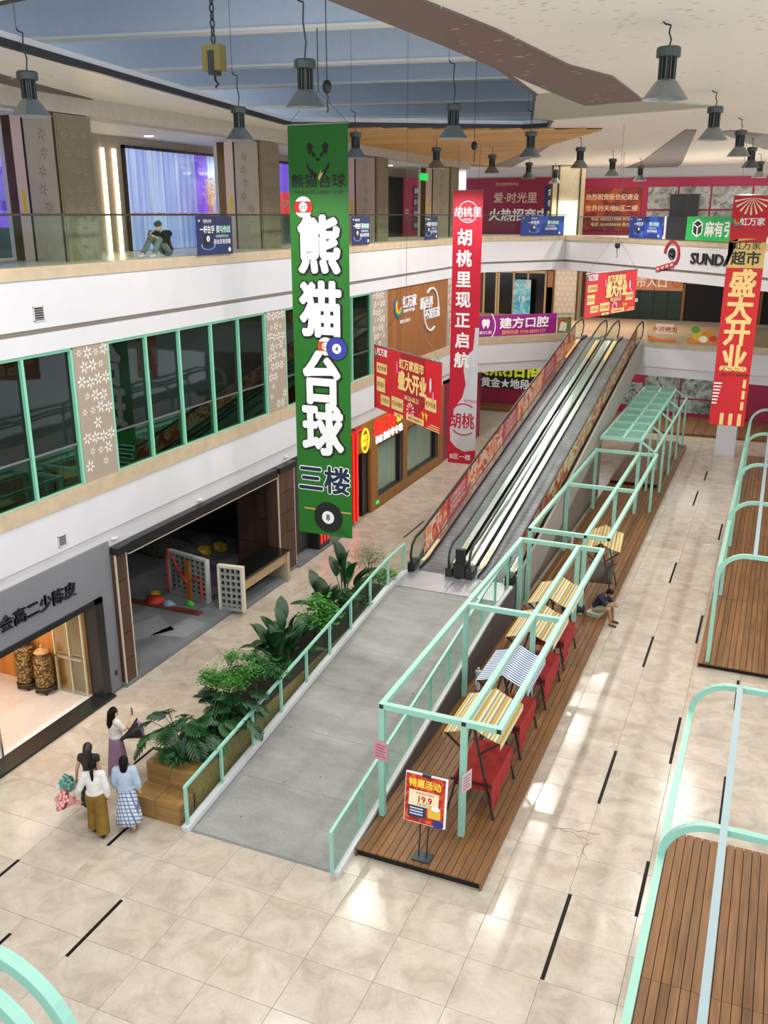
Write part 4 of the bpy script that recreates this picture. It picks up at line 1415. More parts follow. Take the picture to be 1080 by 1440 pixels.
def ramp_rail(label, x, y0, y1, n, side):
    t = thing('ramp_railing', label, 'railing', (x, y0, zr(y0)), group='mint and glass railings of the ramp')
    h = .93
    step = (y1 - y0) / n
    for i in range(n + 1):
        y = y0 + i * step
        MB().bar((x, y, zr(y) + .06), (x, y, zr(y) + h), .055).build('post', M_MINT, t)
        if i < n:
            a, b = y + .02, y + step - .02
            yz_prism([(a, zr(a) + .10), (b, zr(b) + .10), (b, zr(b) + h + .03), (a, zr(a) + h + .03)], x + side * .045, x + side * .045 + .012).build('glass_pane', M_GLASS, t)
    pts = [(x, y0 - .02, zr(y0) + h - .02)] + [(x, y0 + (y1 - y0) * k / 12, zr(y0 + (y1 - y0) * k / 12) + h) for k in range(13)]
    MB().sweep(pts, .06, .05).build('handrail', M_MINT, t)
    return t


ramp_rail('mint and glass railing on the plant side of the ramp', -9.27, 12.2, 23.3, 9, -1)
ramp_rail('mint and glass railing on the deck side of the ramp', -6.15, 12.1, 23.3, 9, 1)

# ================================================================== TRAVELATORS
M_BELT = NT('grooved_belt')
_w = M_BELT.n('ShaderNodeTexWave', wave_type='BANDS', bands_direction='Y', Scale=1.25)
M_BELT.l(M_BELT.coord('Object'), _w.inputs['Vector'])
_n = M_BELT.n('ShaderNodeTexNoise', Scale=3.0, Detail=5.0)
M_BELT.l(M_BELT.coord('Object', (1, .3, 1)), _n.inputs['Vector'])
_c1 = M_BELT.ramp(_w.outputs['Fac'], [(.0, (.62, .62, .62)), (.2, (1, 1, 1))])
_c2 = M_BELT.ramp(_n.outputs['Fac'], [(.3, lin('4f5256')), (.7, lin('74777b'))])
_m = M_BELT.n('ShaderNodeMix', data_type='RGBA', blend_type='MULTIPLY')
_m.inputs['Factor'].default_value = 1
M_BELT.l(_c2, _m.inputs[6])
M_BELT.l(_c1, _m.inputs[7])
M_BELT.l(_m.outputs[2], M_BELT.b.inputs['Base Color'])
M_BELT.b.inputs['Roughness'].default_value = .42
M_BELT.b.inputs['Metallic'].default_value = .35
M_BELT = M_BELT.m
M_CLAD = pm('travelator_cladding', '9a948a', .5, var=.05)
M_CLADB = pm('travelator_lower_wall', '75685a', .6, var=.06)
M_FILM = m_splash('festive_red_film', [(.34, 'a8241c'), (.42, 'c9362a'), (.5, 'e0a06c'), (.55, 'd9cfc0'), (.62, 'c4502a'), (.7, '9c2a20')], 1.6)
M_FILMR = pm('red_film_panel', 'b3262a', .4, var=.06)
M_CREAM = pm('cream_brush', 'd8cb9e', .6, emit=.1)
BELT = [(23.6, 1.2), (24.5, 1.22), (45.7, 5.28), (47.5, 5.31)]


def zb(y):
    for (a, za), (b, zb_) in zip(BELT, BELT[1:]):
        if y <= b:
            return za + (zb_ - za) * (y - a) / (b - a)
    return BELT[-1][1]


def yz_strip(ys, lo, hi, x0, x1):
    return yz_prism([(y, zb(y) + lo) for y in ys] + [(y, zb(y) + hi) for y in reversed(ys)], x0, x1)


def travelator(label, x0, x1, out_side):
    """x0, x1: planes of the two glass balustrades; out_side -1 or 1: the printed outer one"""
    t = thing('travelator', label, 'travelator', ((x0 + x1) / 2, 23.6, 1.15), group='pair of travelators')
    yk = [23.7, 24.5, 45.7, 47.4]
    yz_strip(yk, -.05, 0, x0 + .2, x1 - .2).build('belt', M_BELT, t)
    for x, sgn in ((x0, 1), (x1, -1)):
        outer = (x == x0 and out_side < 0) or (x == x1 and out_side > 0)
        # inner deck and skirt
        a, b = sorted((x + sgn * .02, x + sgn * .2))
        yz_strip(yk, -.04, .09, a, b).build('inner_deck', M_STEEL, t)
        c, d = sorted((x + sgn * .2, x + sgn * .215))
        yz_strip(yk, 0, .1, c, d).build('skirt', M_BLACK, t)
        yz_strip([24.2, 24.6, 25.6], .09, .1, min(a, b) + .05, max(a, b) - .03).build('brush_glow_strip', M_CREAM, t)
        yz_strip([43.0, 45.0, 45.6], .09, .1, min(a, b) + .05, max(a, b) - .03).build('brush_glow_strip', pm('amber_glow_strip', 'e0a04a', .5, emit=.6), t)  # orange glow near the top, put in as self-lit strips
        # newel base
        MB().box((x - .1, 23.52, 1.15), (x + .1, 24.0, 1.45)).build('newel_base', M_BLACK, t)
        # balustrade glass: end panes curved, straight panes between
        e0 = [(24.6, zb(24.6) + .1)] + [(24.0, 1.3), (23.72, 1.4), (23.58, 1.68), (23.68, 1.98), (23.98, 2.12), (24.6, zb(24.6) + .93)]
        yz_prism(e0, x - .008, x + .008).build('glass_end', M_GLASS, t)
        e1 = [(45.4, zb(45.4) + .1), (46.8, 5.42), (47.2, 5.5), (47.4, 5.82), (47.22, 6.08), (46.7, 6.22), (45.4, zb(45.4) + .93)]
        yz_prism(e1, x - .008, x + .008).build('glass_end', M_GLASS, t)
        n = 10
        for i in range(n):
            p, q = 24.6 + i * 2.08 + .01, 24.6 + (i + 1) * 2.08 - .01
            yz_strip([p, q], .1, .93, x - .008, x + .008).build('glass_pane', M_GLASS, t)
            if outer:
                f0, f1 = sorted((x + sgn * .009, x + sgn * .013))
                if i % 3 == 1 and out_side < 0:
                    fl_ = yz_strip([p, q], .12, .9, f0, f1).build('printed_film', M_FILMR, t)
                    dy, dz = Vector((0, 2.08, .398)).normalized(), None
                    for r_ in range(3):
                        ym = (p + q) / 2
                        text('虹万家超市盛大开业', .17, M_PWHITE, fl_, (f1 if sgn > 0 else f0, ym, zb(ym) + .72 - r_ * .2), (0, dy.y, dy.z), (0, -dy.z, dy.y), .003, maxw=1.7) if sgn > 0 else None
                else:
                    yz_strip([p, q], .12, .9, f0, f1).build('printed_film', M_FILM, t)
        pts = [(x, 24.05, 1.32), (x, 23.72, 1.36), (x, 23.56, 1.5), (x, 23.52, 1.72), (x, 23.62, 1.98), (x, 23.9, 2.14), (x, 24.6, zb(24.6) + .95), (x, 45.4, zb(45.4) + .95), (x, 46.7, 6.25), (x, 47.2, 6.12), (x, 47.42, 5.85), (x, 47.22, 5.52), (x, 46.9, 5.42)]
        MB().sweep(pts, .075, .05, up=(1, 0, 0)).build('handrail', M_BLACK, t)
    return t


travelator('left of the two long travelators with red printed film on its outer glass', -9.15, -7.98, -1)
travelator('right of the two long travelators beside the mint pergola', -7.36, -6.2, 1)
# deck between the two and the outer cladding of the pair
cl = thing('travelator_casing', 'grey panelled casing carrying both travelators', 'casing', (-7.65, 24, 0))
yk = [23.95, 24.5, 45.7, 46.5]
yz_strip(yk, -.3, .09, -7.88, -7.46).build('middle_deck', M_STEEL, cl)
MB().box((-7.84, 23.55, 1.15), (-7.5, 23.94, 1.62)).build('control_box', M_BLACK, cl)
MB().box((-7.8, 23.6, 1.62), (-7.54, 23.75, 2.05)).build('call_panel', M_BLACK, cl)
for x0, x1 in ((-9.3, -9.24), (-6.1, -6.02)):
    for i in range(9):
        a, b = 24.0 + i * 2.5, min(46.4, 24.0 + (i + 1) * 2.5 - .012)
        yz_strip([a, b], -1.0 if i > 0 else -.95, .12, x0, x1).build('side_panel', M_CLAD, cl)
yz_prism([(24.0, 0), (37.6, 0), (37.6, zb(37.6) - 1), (24.0, zb(24) - 1)], -6.35, -6.2).build('lower_wall', M_CLADB, cl)
yz_prism([(24.0, 0), (37.6, 0), (37.6, zb(37.6) - 1), (24.0, zb(24) - 1)], -9.2, -9.05).build('lower_wall', M_CLADB, cl)
yz_strip([24.0, 46.4], -1.02, -.98, -9.24, -6.1).build('underside', M_CLAD, cl)

# ================================================================== TIMBER DECKS
PLW = .142


def deck(label, x0, x1, y0, y1, z0, z1, seg=4.6, nm='timber_deck', far=None):
    t = thing(nm, label, 'deck', ((x0 + x1) / 2, (y0 + y1) / 2, z0))
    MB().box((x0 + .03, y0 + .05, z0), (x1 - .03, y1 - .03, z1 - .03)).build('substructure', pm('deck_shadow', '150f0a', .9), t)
    n = max(1, round((x1 - x0) / PLW))
    w = (x1 - x0) / n
    m = max(1, round((y1 - y0) / seg))
    L = (y1 - y0) / m
    me = MB().box((-w / 2 + .006, -L / 2 + .004, -.03), (w / 2 - .006, L / 2 - .004, 0)).mesh('plank', M_DECK)
    for i in range(n):
        for j in range(m):
            o = bpy.data.objects.new('plank', me)
            o.location = Vector((x0 + (i + .5) * w, y0 + (j + .5) * L, z1)) - wloc(t)
            link(o, t)
    for xa, xb in ((x0, x0 + .03), (x1 - .03, x1)):
        MB().box((xa, y0, z0), (xb, y1, z1 - .031)).build('side_board', M_DECK, t)
    return t


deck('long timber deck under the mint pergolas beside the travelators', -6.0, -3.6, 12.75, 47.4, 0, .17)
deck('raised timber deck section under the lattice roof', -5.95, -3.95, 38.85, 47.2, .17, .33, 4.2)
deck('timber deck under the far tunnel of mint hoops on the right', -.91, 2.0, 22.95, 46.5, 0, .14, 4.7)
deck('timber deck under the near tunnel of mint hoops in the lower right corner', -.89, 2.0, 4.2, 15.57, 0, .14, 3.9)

# ================================================================== MINT PERGOLAS
TB = .11


def pergola(label, xs, ys, z, z0):
    t = thing('mint_pergola', label, 'pergola', (xs[0], ys[0], z0), group='mint steel pergolas over the deck')
    h = TB / 2
    for x in xs:
        MB().box((x - h, ys[0] - h, z - h), (x + h, ys[-1] + h, z + h)).build('long_beam', M_MINT, t)
        c = MB().box((x - h * .75, ys[0] - h - .004, z - h * .75), (x + h * .75, ys[0] - h, z + h * .75)).build('end_cap', M_BLACK, t)
    for y in ys:
        for a, b in zip(xs, xs[1:]):
            MB().box((a + h, y - h, z - h), (b - h, y + h, z + h)).build('cross_beam', M_MINT, t)
        for x in xs[:-1]:
            MB().box((x - h, y - h, z0), (x + h, y + h, z - h)).build('post', M_MINT, t)
    return t


pg1 = pergola('nearer mint pergola frame standing over the deck beside the ramp', [-5.93, -4.33, -3.68], [13.86, 18.86, 23.76], 2.55, .17)
pergola('farther mint pergola frame standing over the deck beside the travelators', [-5.93, -4.33, -3.68], [24.75, 29.8, 34.95], 2.55, .17)
# notices taped to the first posts
for (x, y, z, rz, lb) in [(-5.93, 13.79, 1.62, -.15, 'pink paper notice taped to the left front post of the nearer pergola'), (-4.26, 13.86, 1.35, 1.25, 'pale pink paper notice taped to the middle front post of the nearer pergola')]:
    t = thing('paper_notice', lb, 'notice', (x, y, z - .2), rz)
    MB().box((-.15, -.008, 0), (.15, 0, .4)).build('sheet', pm('pink_paper', 'c98b98', .7) if rz < 0 else pm('pale_pink_paper', 'c9aeb4', .7), t, world=False)
    for k in range(5):
        MB().box((-.11, -.010, .07 + k * .06), (.11 - .03 * (k % 2), -.008, .085 + k * .06)).build('print_line', pm('notice_ink', '7e3d4c', .7), t, world=False)

lt = thing('lattice_pergola', 'mint pergola with a fine lattice roof at the far end of the deck', 'pergola', (-5, 41, .17))
zz = 2.95
for x in (-5.85, -5.05, -4.35):
    MB().box((x - .05, 35.3, zz - .05), (x + .05, 47.2, zz + .05)).build('long_beam', M_MINT, lt)
MB().bar((-3.8, 35.3, 2.55), (-3.8, 47.2, 2.55), .09).build('eave_beam', M_MINT, lt)
for i in range(9):
    y = 35.35 + i * 1.48
    MB().box((-5.85, y - .04, zz - .04), (-4.35, y + .04, zz + .09)).build('cross_beam', M_MINT, lt)
    if i % 2 == 0:
        MB().bar((-4.35, y, zz), (-3.8, y, 2.55), .07).build('rafter', M_MINT, lt)
        z0 = .33 if y > 38.9 else .17
        MB().box((-3.845, y - .045, .17), (-3.755, y + .045, 2.52)).build('post', M_MINT, lt)
        MB().box((-4.395, y - .045, z0), (-4.305, y + .045, zz - .05)).build('post', M_MINT, lt)
m = MB()
y = 35.45
while y < 47.1:
    m.box((-5.8, y - .006, zz + .02), (-4.4, y + .006, zz + .04))
    y += .13
x = -5.78
while x < -4.4:
    m.box((x - .0035, 35.4, zz + .0), (x + .0035, 47.1, zz + .012))
    x += .06
g = m.build('roof_grille', pm('grille_mint', '7fb7a4', .4), lt)
g['kind'] = 'stuff'

# ================================================================== HOOP TUNNELS
M_PALE = pm('pale_blue_paint', '97abb1', .35, var=.02)


def hoop_pts(x0, x1, y, zt, r, z0):
    pts = [(x0, y, z0), (x0, y, zt - r)]
    pts += [(x0 + r - r * math.cos(a), y, zt - r + r * math.sin(a)) for a in [PI / 2 * k / 9 for k in range(1, 10)]]
    pts += [(x1 - r + r * math.sin(a), y, zt - r + r * math.cos(a)) for a in [PI / 2 * k / 9 for k in range(0, 10)]]
    pts += [(x1, y, z0)]
    return pts


def tunnel(label, x0, x1, ys, zt, r, z0, rails=True, w=.1, mid=(.13, 1.0), yend=None, open_left=False):
    t = thing('hoop_tunnel', label, 'pergola', (x0, ys[0], 0), group='tunnels of mint hoops')
    for y in ys:
        hp = hoop_pts(x0, x1, y, zt, r, z0 if (yend is None or y < yend) else 0)
        MB().sweep(hp[1:] if open_left and y > 9 else hp, w, w, up=(0, 1, 0)).build('hoop', M_MINT, t)
    if rails:
        for x in (x0, x1):
            MB().box((x - w / 2 - .002, ys[0], zt - r - .05), (x + w / 2 + .002, ys[-1], zt - r + .05)).build('eave_rail', M_MINT, t)
        for x in mid:
            MB().box((x - .05, ys[0], zt - .052), (x + .05, ys[-1] + .05, zt + .053)).build('top_rail', M_PALE, t)
    return t


tunnel('far tunnel of rounded mint hoops over the right hand deck', -.68, 1.8, [23.1, 27.9, 32.6, 37.6, 42.6], 3.15, .65, .14)
tunnel('near tunnel of rounded mint hoops in the lower right corner', -.65, 1.8, [7.4, 11.62, 15.92], 3.15, .65, .14, yend=15.6, open_left=True)
tunnel('group of rounded mint hoops in the lower left corner', -11.5, -6.22, [5.1, 5.5, 5.9], 3.3, 1.1, 0, rails=False, w=.15)

# ================================================================== MARKET STALLS
M_YST = m_stripes('yellow_grey_stripes', ['b8923f', 'd6cba6', '85857e', 'cbbd90', 'bd9748', 'ddd2ae', '8e8e84', 'c0a25c'], .033, 0)
M_BST = m_stripes('blue_white_stripes', ['2f4f86', 'dfe2e5'], .045, 1)
M_STR = m_stripes('straw_stripes', ['c2ad72', 'a8945c', 'd0bd85', '8f7f55'], .05, 0)
M_RCLOTH = pm('red_table_cloth', '9d1b18', .75, var=.1)
M_STALLW = m_wood('stall_dark_wood', '21140e', '38251a', axis=2)


def stall(label, x, y, canopy, cloth, L=1.55, rz=0., goods=False):
    t = thing('market_stall', label, 'stall', (x, y, .17), rz, 'folding market stalls on the deck')
    w, h1, h2 = .56, 1.72, 1.95
    # canopy: two sloping sheets, valance edges
    a = .012
    for sgn in (-1, 1):
        m = MB()
        n = 6
        rs = []
        for k in range(n + 1):
            f = k / n
            zz_ = h2 - (h2 - h1) * f - .03 * math.sin(PI * f)
            rs.append([(sgn * w * f, -L / 2, zz_), (sgn * w * f, L / 2, zz_), (sgn * w * f, L / 2, zz_ + a), (sgn * w * f, -L / 2, zz_ + a)])
        m.rings(rs)
        m.box((sgn * w - .006, -L / 2, h1 - .12), (sgn * w + .006, L / 2, h1))
        m.build('canopy', canopy, t, world=False)
    MB().bar((0, -L / 2, h2 - .025), (0, L / 2, h2 - .025), .045).build('ridge_pole', M_STALLW, t, world=False)
    for s in (-1, 1):
        ye = s * (L / 2 - .06)
        for q in (-1, 1):
            MB().bar((q * .02, ye + .02 * q, h2 - .03), (q * .46, ye + .02 * q, 0), .06, .035).build('leg', M_STALLW, t, world=False)
            MB().bar((q * .12, ye, 1.35), (q * (w - .02), ye, h1 - .02), .035).build('strut', M_STALLW, t, world=False)
        MB().bar((-.42, ye, .72), (.42, ye, .72), .04).build('cross_bar', M_STALLW, t, world=False)
    for q in (-1, 1):
        MB().bar((q * .3, -L / 2 + .06, .72), (q * .3, L / 2 - .06, .72), .04).build('side_bar', M_STALLW, t, world=False)
    MB().box((-.35, -L / 2 + .11, .74), (.38, L / 2 - .11, .77)).build('table_top', M_STALLW, t, world=False)
    if cloth:
        m = MB().box((-.36, -L / 2 + .1, .77), (.4, L / 2 - .1, .782))
        n = 12
        rs = []
        for k in range(n + 1):
            yy = -L / 2 + .08 + (L - .16) * k / n
            d = .03 * math.sin(k * 2.1)
            zd = .16 + .35 * (k / n) + .04 * math.sin(k * 1.3)
            rs.append([(.39, yy, .78), (.405, yy, .78), (.43 + d, yy, zd), (.415 + d, yy, zd)])
        m.rings(rs)
        m.box((-.36, -L / 2 + .09, .58), (.4, -L / 2 + .1, .78))
        m.build('cloth', M_RCLOTH, t, world=False)
    return t


stall('nearest folding stall with yellow and grey striped canopy and red cloth', -4.37, 15.25, M_YST, True, 1.6)
stall('folding stall with blue and white striped canopy', -4.42, 17.4, M_BST, True, 1.5)
stall('yellow striped folding stall just beyond the blue and white one', -4.42, 19.7, M_YST, True, 1.6)
stall('second yellow striped folding stall beyond the blue and white one, next to the post pair', -4.45, 21.75, M_YST, True, 1.5)
stall('straw coloured folding stall standing alone under the farther pergola', -4.1, 26.4, M_STR, False, 1.75, .1)

# white pipe stubs on the deck
for k, (x, y, lb) in enumerate([(-5.72, 19.3, 'white pipe stub standing on the deck beside the ramp wall'), (-5.6, 24.25, 'white pipe stub standing between the two pergolas'), (-5.7, 29.9, 'white pipe stub at the foot of a farther pergola post')]):
    single('pipe_stub', MB().lathe([(.055, 0), (.055, .42), (.075, .42), (.075, .5), (.03, .52), (.03, .58), (0.01, .59)], 12, (x, y, .17)), M_WHITE2, lb, 'pipe', 'pipe stubs on the deck', smooth=False)

# ================================================================== PROMOTION SIGN
ps = thing('promotion_sign', 'red and yellow price poster on a black stand at the front of the deck', 'sign', (-4.77, 12.98, .17))
MB().box((-.17, -.13, 0), (.17, .13, .03)).build('base', pm('dark_green_metal', '2b3a3c', .4), ps, world=False)
for x in (-.075, .075):
    MB().bar((x, 0, .03), (x, .10, .76), .022).build('pole', M_BLACK, ps, world=False)
tl = Matrix.Rotation(-.12, 4, 'X')
bd = MB().box((-.39, -.035, .68), (.39, .015, 1.62), tl).build('board', M_PWHITE, ps, world=False)
yv, xv = (tl @ Vector((0, 0, 1))), Vector((1, 0, 0))


def bp(u, v):
    return tl @ Vector((u, -.035, 1.15 + v))


def bplate(poly, m, d, nm):
    return MB().plate(poly, bp(0, 0), xv, yv, d, d + .003).build(nm, m, bd, world=False)


bplate(rect(-.38, -.46, .36, .46), m_splash('firework_red', [(.35, '8c1512'), (.5, 'c22318'), (.6, 'e0641c'), (.7, 'b01a14')], 7), .001, 'print')
bplate(rect(-.31, -.14, .25, .16), pm('cream_panel_print', 'ecdfb4', .5), .005, 'cream_panel')
bplate(rect(-.31, -.36, .02, -.15), pm('navy_panel_print', '1e2f55', .5), .008, 'navy_panel')
bplate(rect(.06, -.32, .3, -.1), pm('yellow_panel_print', 'e8b63c', .5), .008, 'yellow_panel')
bplate(disc(.06, 16, 1.4, .8, .2, -.12), M_PWHITE, .012, 'white_badge')
bplate(disc(.09, 16, 1.2, .9, .26, -.40), pm('blue_badge', '28307a', .5), .012, 'blue_badge')
text('特惠活动', .17, pm('bright_yellow_print', 'f2d23c', .5), bd, bp(-.02, .3), xv, yv, .003, .03, .006, maxw=.6, world=False)
text('19.9', .17, pm('price_red', 'c3201c', .5), bd, bp(0, .0), xv, yv, .003, .03, .01, world=False)
text('新客限时特惠价', .05, pm('price_red', 'c3201c', .5), bd, bp(0, .115), xv, yv, .003, .0, .01, world=False)
text('元起 畅打台球', .05, M_PBLACK, bd, bp(0, -.1), xv, yv, .003, .0, .01, world=False)
for k in range(3):
    bplate(rect(-.28 + .0, -.2 - k * .055, -.03, -.175 - k * .055), pm('pale_line', 'c9cfe0', .5), .012, 'text_line')
MB().box((-.08, -.045, 1.58), (.08, .02, 1.64), tl).build('clip', M_BLACKMT, ps, world=False)

# ================================================================== PLANTER AND STEPS
pt = thing('planter', 'long plywood planter filled with plants along the ramp', 'planter', (-10, 18, 0))
MB().box((-10.5, 12.8, 0), (-9.48, 23.2, .76)).build('soil', pm('dark_soil', '2a2018', .95, var=.4, scale=14, bump=.5), pt)
for i in range(9):
    a, b = 12.75 + i * 1.167, 12.75 + (i + 1) * 1.167 - .008
    MB().box((-9.48, a, 0), (-9.44, b, .84)).build('side_board', M_BOXWOOD, pt)
    MB().box((-10.54, a, 0), (-10.5, b, .84)).build('side_board', M_BOXWOOD, pt)
for x0, x1 in ((-10.54, -10.0), (-9.99, -9.44)):
    MB().box((x0, 12.7, .42), (x1, 12.75, .84)).build('front_board', M_BOXWOOD, pt)
    MB().box((x0, 12.7, .84), (x1, 13.15, .86)).build('cap_board', M_BOXWOOD, pt)
st = thing('step_box', 'low plywood step box at the front end of the planter', 'step', (-10, 12.45, 0))
MB().box((-10.56, 12.22, .0), (-9.46, 12.69, .4)).build('body', M_BOXWOOD, st)
for x0, x1 in ((-10.57, -10.02), (-10.01, -9.45)):
    MB().box((x0, 12.2, .4), (x1, 12.69, .425)).build('top_board', M_BOXWOOD, st)
    MB().box((x0, 12.2, .0), (x1, 12.22, .4)).build('front_board', M_BOXWOOD, st)

# ================================================================== HANGING BANNERS
def wire(t, p, q, r=.006, nm='wire'):
    return MB().tube([p, q], r, 5).build(nm, M_BLACKMT, t)


def ball(t, cx, cz, y, r, body, stripe, num, outline=True):
    o = (cx, y, cz)
    a = MB().plate(disc(r * 1.06, 30), o, XX, ZZ, .003, .006).build('ball_outline', M_PBLACK, t)
    b = MB().plate(disc(r, 30), o, XX, ZZ, .006, .009).build('ball', pm('ball_' + body, body, .45), t)
    if stripe:
        MB().plate([(math.cos(k) * r * .995, math.sin(k) * r * .995) for k in [-.55 + .11 * i for i in range(11)]] + [(math.cos(k) * r * .995, math.sin(k) * r * .995) for k in [PI - .55 + .11 * i for i in range(11)]], o, XX, ZZ, .009, .012).build('ball_stripe', pm('ball_' + stripe, stripe, .45), t)
    MB().plate(disc(r * .45, 20), o, XX, ZZ, .012, .015).build('ball_spot', M_PWHITE, t)
    text(num, r * .6, M_PBLACK, t, o, XX, ZZ, .003, .02, .016)


Yg = 21.0
gb = thing('hanging_banner', 'tall green billiards club banner with white characters', 'banner', (-10.66, Yg, 2.93))
gx = -10.66
MB().box((gx - .8, Yg, 2.93), (gx + .8, Yg + .012, 13.24)).build('cloth', M_GREEN, gb)
MB().tube([(gx - .85, Yg, 13.25), (gx + .85, Yg, 13.25)], .02, 8).build('top_pole', M_STEEL, gb)
for s in (-1, 1):
    wire(gb, (gx + s * .8, Yg, 13.26), (gx + .05, Yg, 13.95))
wire(gb, (gx + .05, Yg, 13.95), (gx + .05, Yg, 15.3), .012)
# panda emblem: ears, eyes, jaw and a bolt
em = MB()
for s in (-1, 1):
    em.plate([(s * x, z) for x, z in [(.12, .22), (.22, .30), (.29, .22), (.26, .06), (.2, .02), (.15, .08)]], (gx, Yg, 12.55), XX, ZZ, .004, .008)
    em.plate([(s * x, z) for x, z in [(.05, .02), (.14, .10), (.16, .0), (.08, -.05)]], (gx, Yg, 12.55), XX, ZZ, .004, .008)
    em.plate([(s * x, z) for x, z in [(.02, -.42), (.2, -.3), (.31, -.12), (.3, -.26), (.2, -.42), (.06, -.52)]], (gx, Yg, 12.55), XX, ZZ, .004, .008)
em.plate(disc(.05, 14, 1.2, .8, 0, -.09), (gx, Yg, 12.55), XX, ZZ, .004, .008)
em.build('emblem', M_PBLACK, gb)
MB().plate([(.0, -.5), (.1, -.3), (.07, -.42), (.16, -.36), (.04, -.56)], (gx, Yg, 12.55), XX, ZZ, .009, .012).build('emblem_bolt', pm('bolt_yellow', 'e3c06a', .5), gb)
text('熊猫台球', .33, M_PBLACK, gb, (gx, Yg, 11.98), XX, ZZ, .003, .02, .004, sx=1.12)
text('PANDA BILLIARDS CLUB', .12, M_PBLACK, gb, (gx, Yg, 11.72), XX, ZZ, .003, .01, .004, maxw=1.4)
ball(gb, gx - .42, 11.38, Yg, .25, 'e6e6e6', 'c0241f', '11')
for ch, zc in (('熊', 10.5), ('猫', 8.93), ('台', 7.2), ('球', 5.85)):
    text(ch, 1.42, M_PBLACK, gb, (gx + .0, Yg, zc), XX, ZZ, .003, .075, .008, sx=.84)
    text(ch, 1.42, M_PWHITE, gb, (gx - .01, Yg, zc + .01), XX, ZZ, .003, .038, .018, sx=.84)
ball(gb, gx + .12, 8.02, Yg, .23, 'e6e6e6', 'c8501f', '13')
ball(gb, gx + .44, 7.98, Yg - .02, .28, '3a3fa0', None, '4')
text('三楼', .78, M_PWHITE, gb, (gx, Yg, 4.5), XX, ZZ, .003, .06, .006)
text('三楼', .78, pm('print_navy_dark', '14233f', .5), gb, (gx, Yg, 4.5), XX, ZZ, .003, .025, .014)
MB().box((gx - .62, Yg - .012, 3.62), (gx + .78, Yg - .008, 3.66)).build('cue', pm('cue_gold', 'caa14e', .5), gb)
MB().plate([(-.1, -.3), (.5, -.25), (.75, -.5), (.3, -.42)], (gx, Yg, 3.45), XX, ZZ, .003, .005).build('ball_shadow', pm('dark_green_print', '155a18', .5), gb)
ball(gb, gx + .1, 3.45, Yg - .01, .4, '1a1a1c', None, '8')

Yr = 34.0
rb = thing('hanging_banner', 'tall red restaurant banner with silver guitar print', 'banner', (-11.1, Yr, 1.7))
rx = -11.1
MB().box((rx - .57, Yr, 1.7), (rx + .57, Yr + .012, 12.04)).build('cloth', pm('crimson_cloth', 'bb0f2e', .55, var=.05), rb)
MB().tube([(rx - .65, Yr, 12.05), (rx + .6, Yr, 12.05)], .018, 8).build('top_pole', M_STEEL, rb)
wire(rb, (rx + .4, Yr, 12.06), (rx + .4, Yr, 13.6))
wire(rb, (rx - .4, Yr, 12.06), (rx - .4, Yr, 13.6))
M_SILVP = pm('silver_print', 'c3c6cb', .5, var=.06, scale=2)
gtr = [(.57, 7.1), (.57, 2.3), (.1, 2.2), (-.25, 2.35), (-.48, 2.6), (-.52, 3.3), (-.35, 3.9), (-.02, 4.4), (.1, 4.9), (.0, 5.4), (.0, 5.8), (.2, 6.1), (.36, 6.25), (.42, 7.1)]
MB().plate(gtr, (rx, Yr, 1.7 - .0 + .0), XX, ZZ, .003, .006).v
MB().plate([(x, z - 1.7) for x, z in gtr], (rx, Yr, 1.7 + 0), XX, ZZ, .003, .006).build('guitar_print', M_SILVP, rb)
MB().plate(band(0, 0, .36, .385, .3, 2.85, 20), (rx, Yr, 11.3), XX, ZZ, .003, .006).build('logo_ring', M_PWHITE, rb)
MB().plate(band(0, 0, .36, .385, 3.4, 6.0, 20), (rx, Yr, 11.3), XX, ZZ, .003, .006).build('logo_ring', M_PWHITE, rb)
text('胡桃里', .36, M_PWHITE, rb, (rx, Yr, 11.3), XX, ZZ, .003, .01, .008)
text('MUSIC', .12, M_PWHITE, rb, (rx, Yr, 11.03), XX, ZZ, .003, 0, .008)
for i, ch in enumerate('胡桃里现正启航'):
    text(ch, .62, M_PWHITE, rb, (rx - .1, Yr, 10.4 - i * .76), XX, ZZ, .003, .03, .008)
M_CRT = pm('crimson_print', 'b30f2c', .5)
text('HUTAOLI', .17, M_CRT, rb, (rx + .3, Yr, 4.25), XX, ZZ, .003, .01, .009, maxw=.5)
text('胡桃', .66, M_CRT, rb, (rx - .02, Yr, 3.45), XX, ZZ, .003, .02, .009, sx=.8)
MB().plate(band(0, 0, .55, .6, .9, 2.4, 16), (rx + .05, Yr, 3.55), XX, ZZ, .009, .012).build('logo_arc', M_CRT, rb)
MB().plate(band(0, 0, .55, .6, 3.9, 5.4, 16), (rx + .05, Yr, 3.45), XX, ZZ, .009, .012).build('logo_arc', M_CRT, rb)
text('B区一楼', .25, M_PWHITE, rb, (rx - .05, Yr, 1.98), XX, ZZ, .003, .01, .012)

Yq = 35.0
qx = -1.36
qb = thing('hanging_banner', 'tall red and gold supermarket opening banner at the right edge', 'banner', (qx, Yq, 3.9))
MB().box((qx - .6, Yq, 3.9), (qx + .6, Yq + .012, 11.82)).build('cloth', M_RED, qb)
MB().tube([(qx - .65, Yq, 11.83), (qx + .65, Yq, 11.83)], .018, 8).build('top_pole', M_STEEL, qb)
wire(qb, (qx - .4, Yq, 11.84), (qx - .4, Yq, 13.6))
wire(qb, (qx + .4, Yq, 11.84), (qx + .4, Yq, 13.6))
for k in range(9):
    a = PI + .2 + k * (PI - .4) / 8
    MB().plate([(0, 0), (.56 * math.cos(a - .06), .56 * math.sin(a - .06)), (.56 * math.cos(a + .06), .56 * math.sin(a + .06))], (qx, Yq, 11.75), XX, ZZ, .003, .006).build('fan_ray', pm('fan_cream', 'f0d9bd', .5), qb)
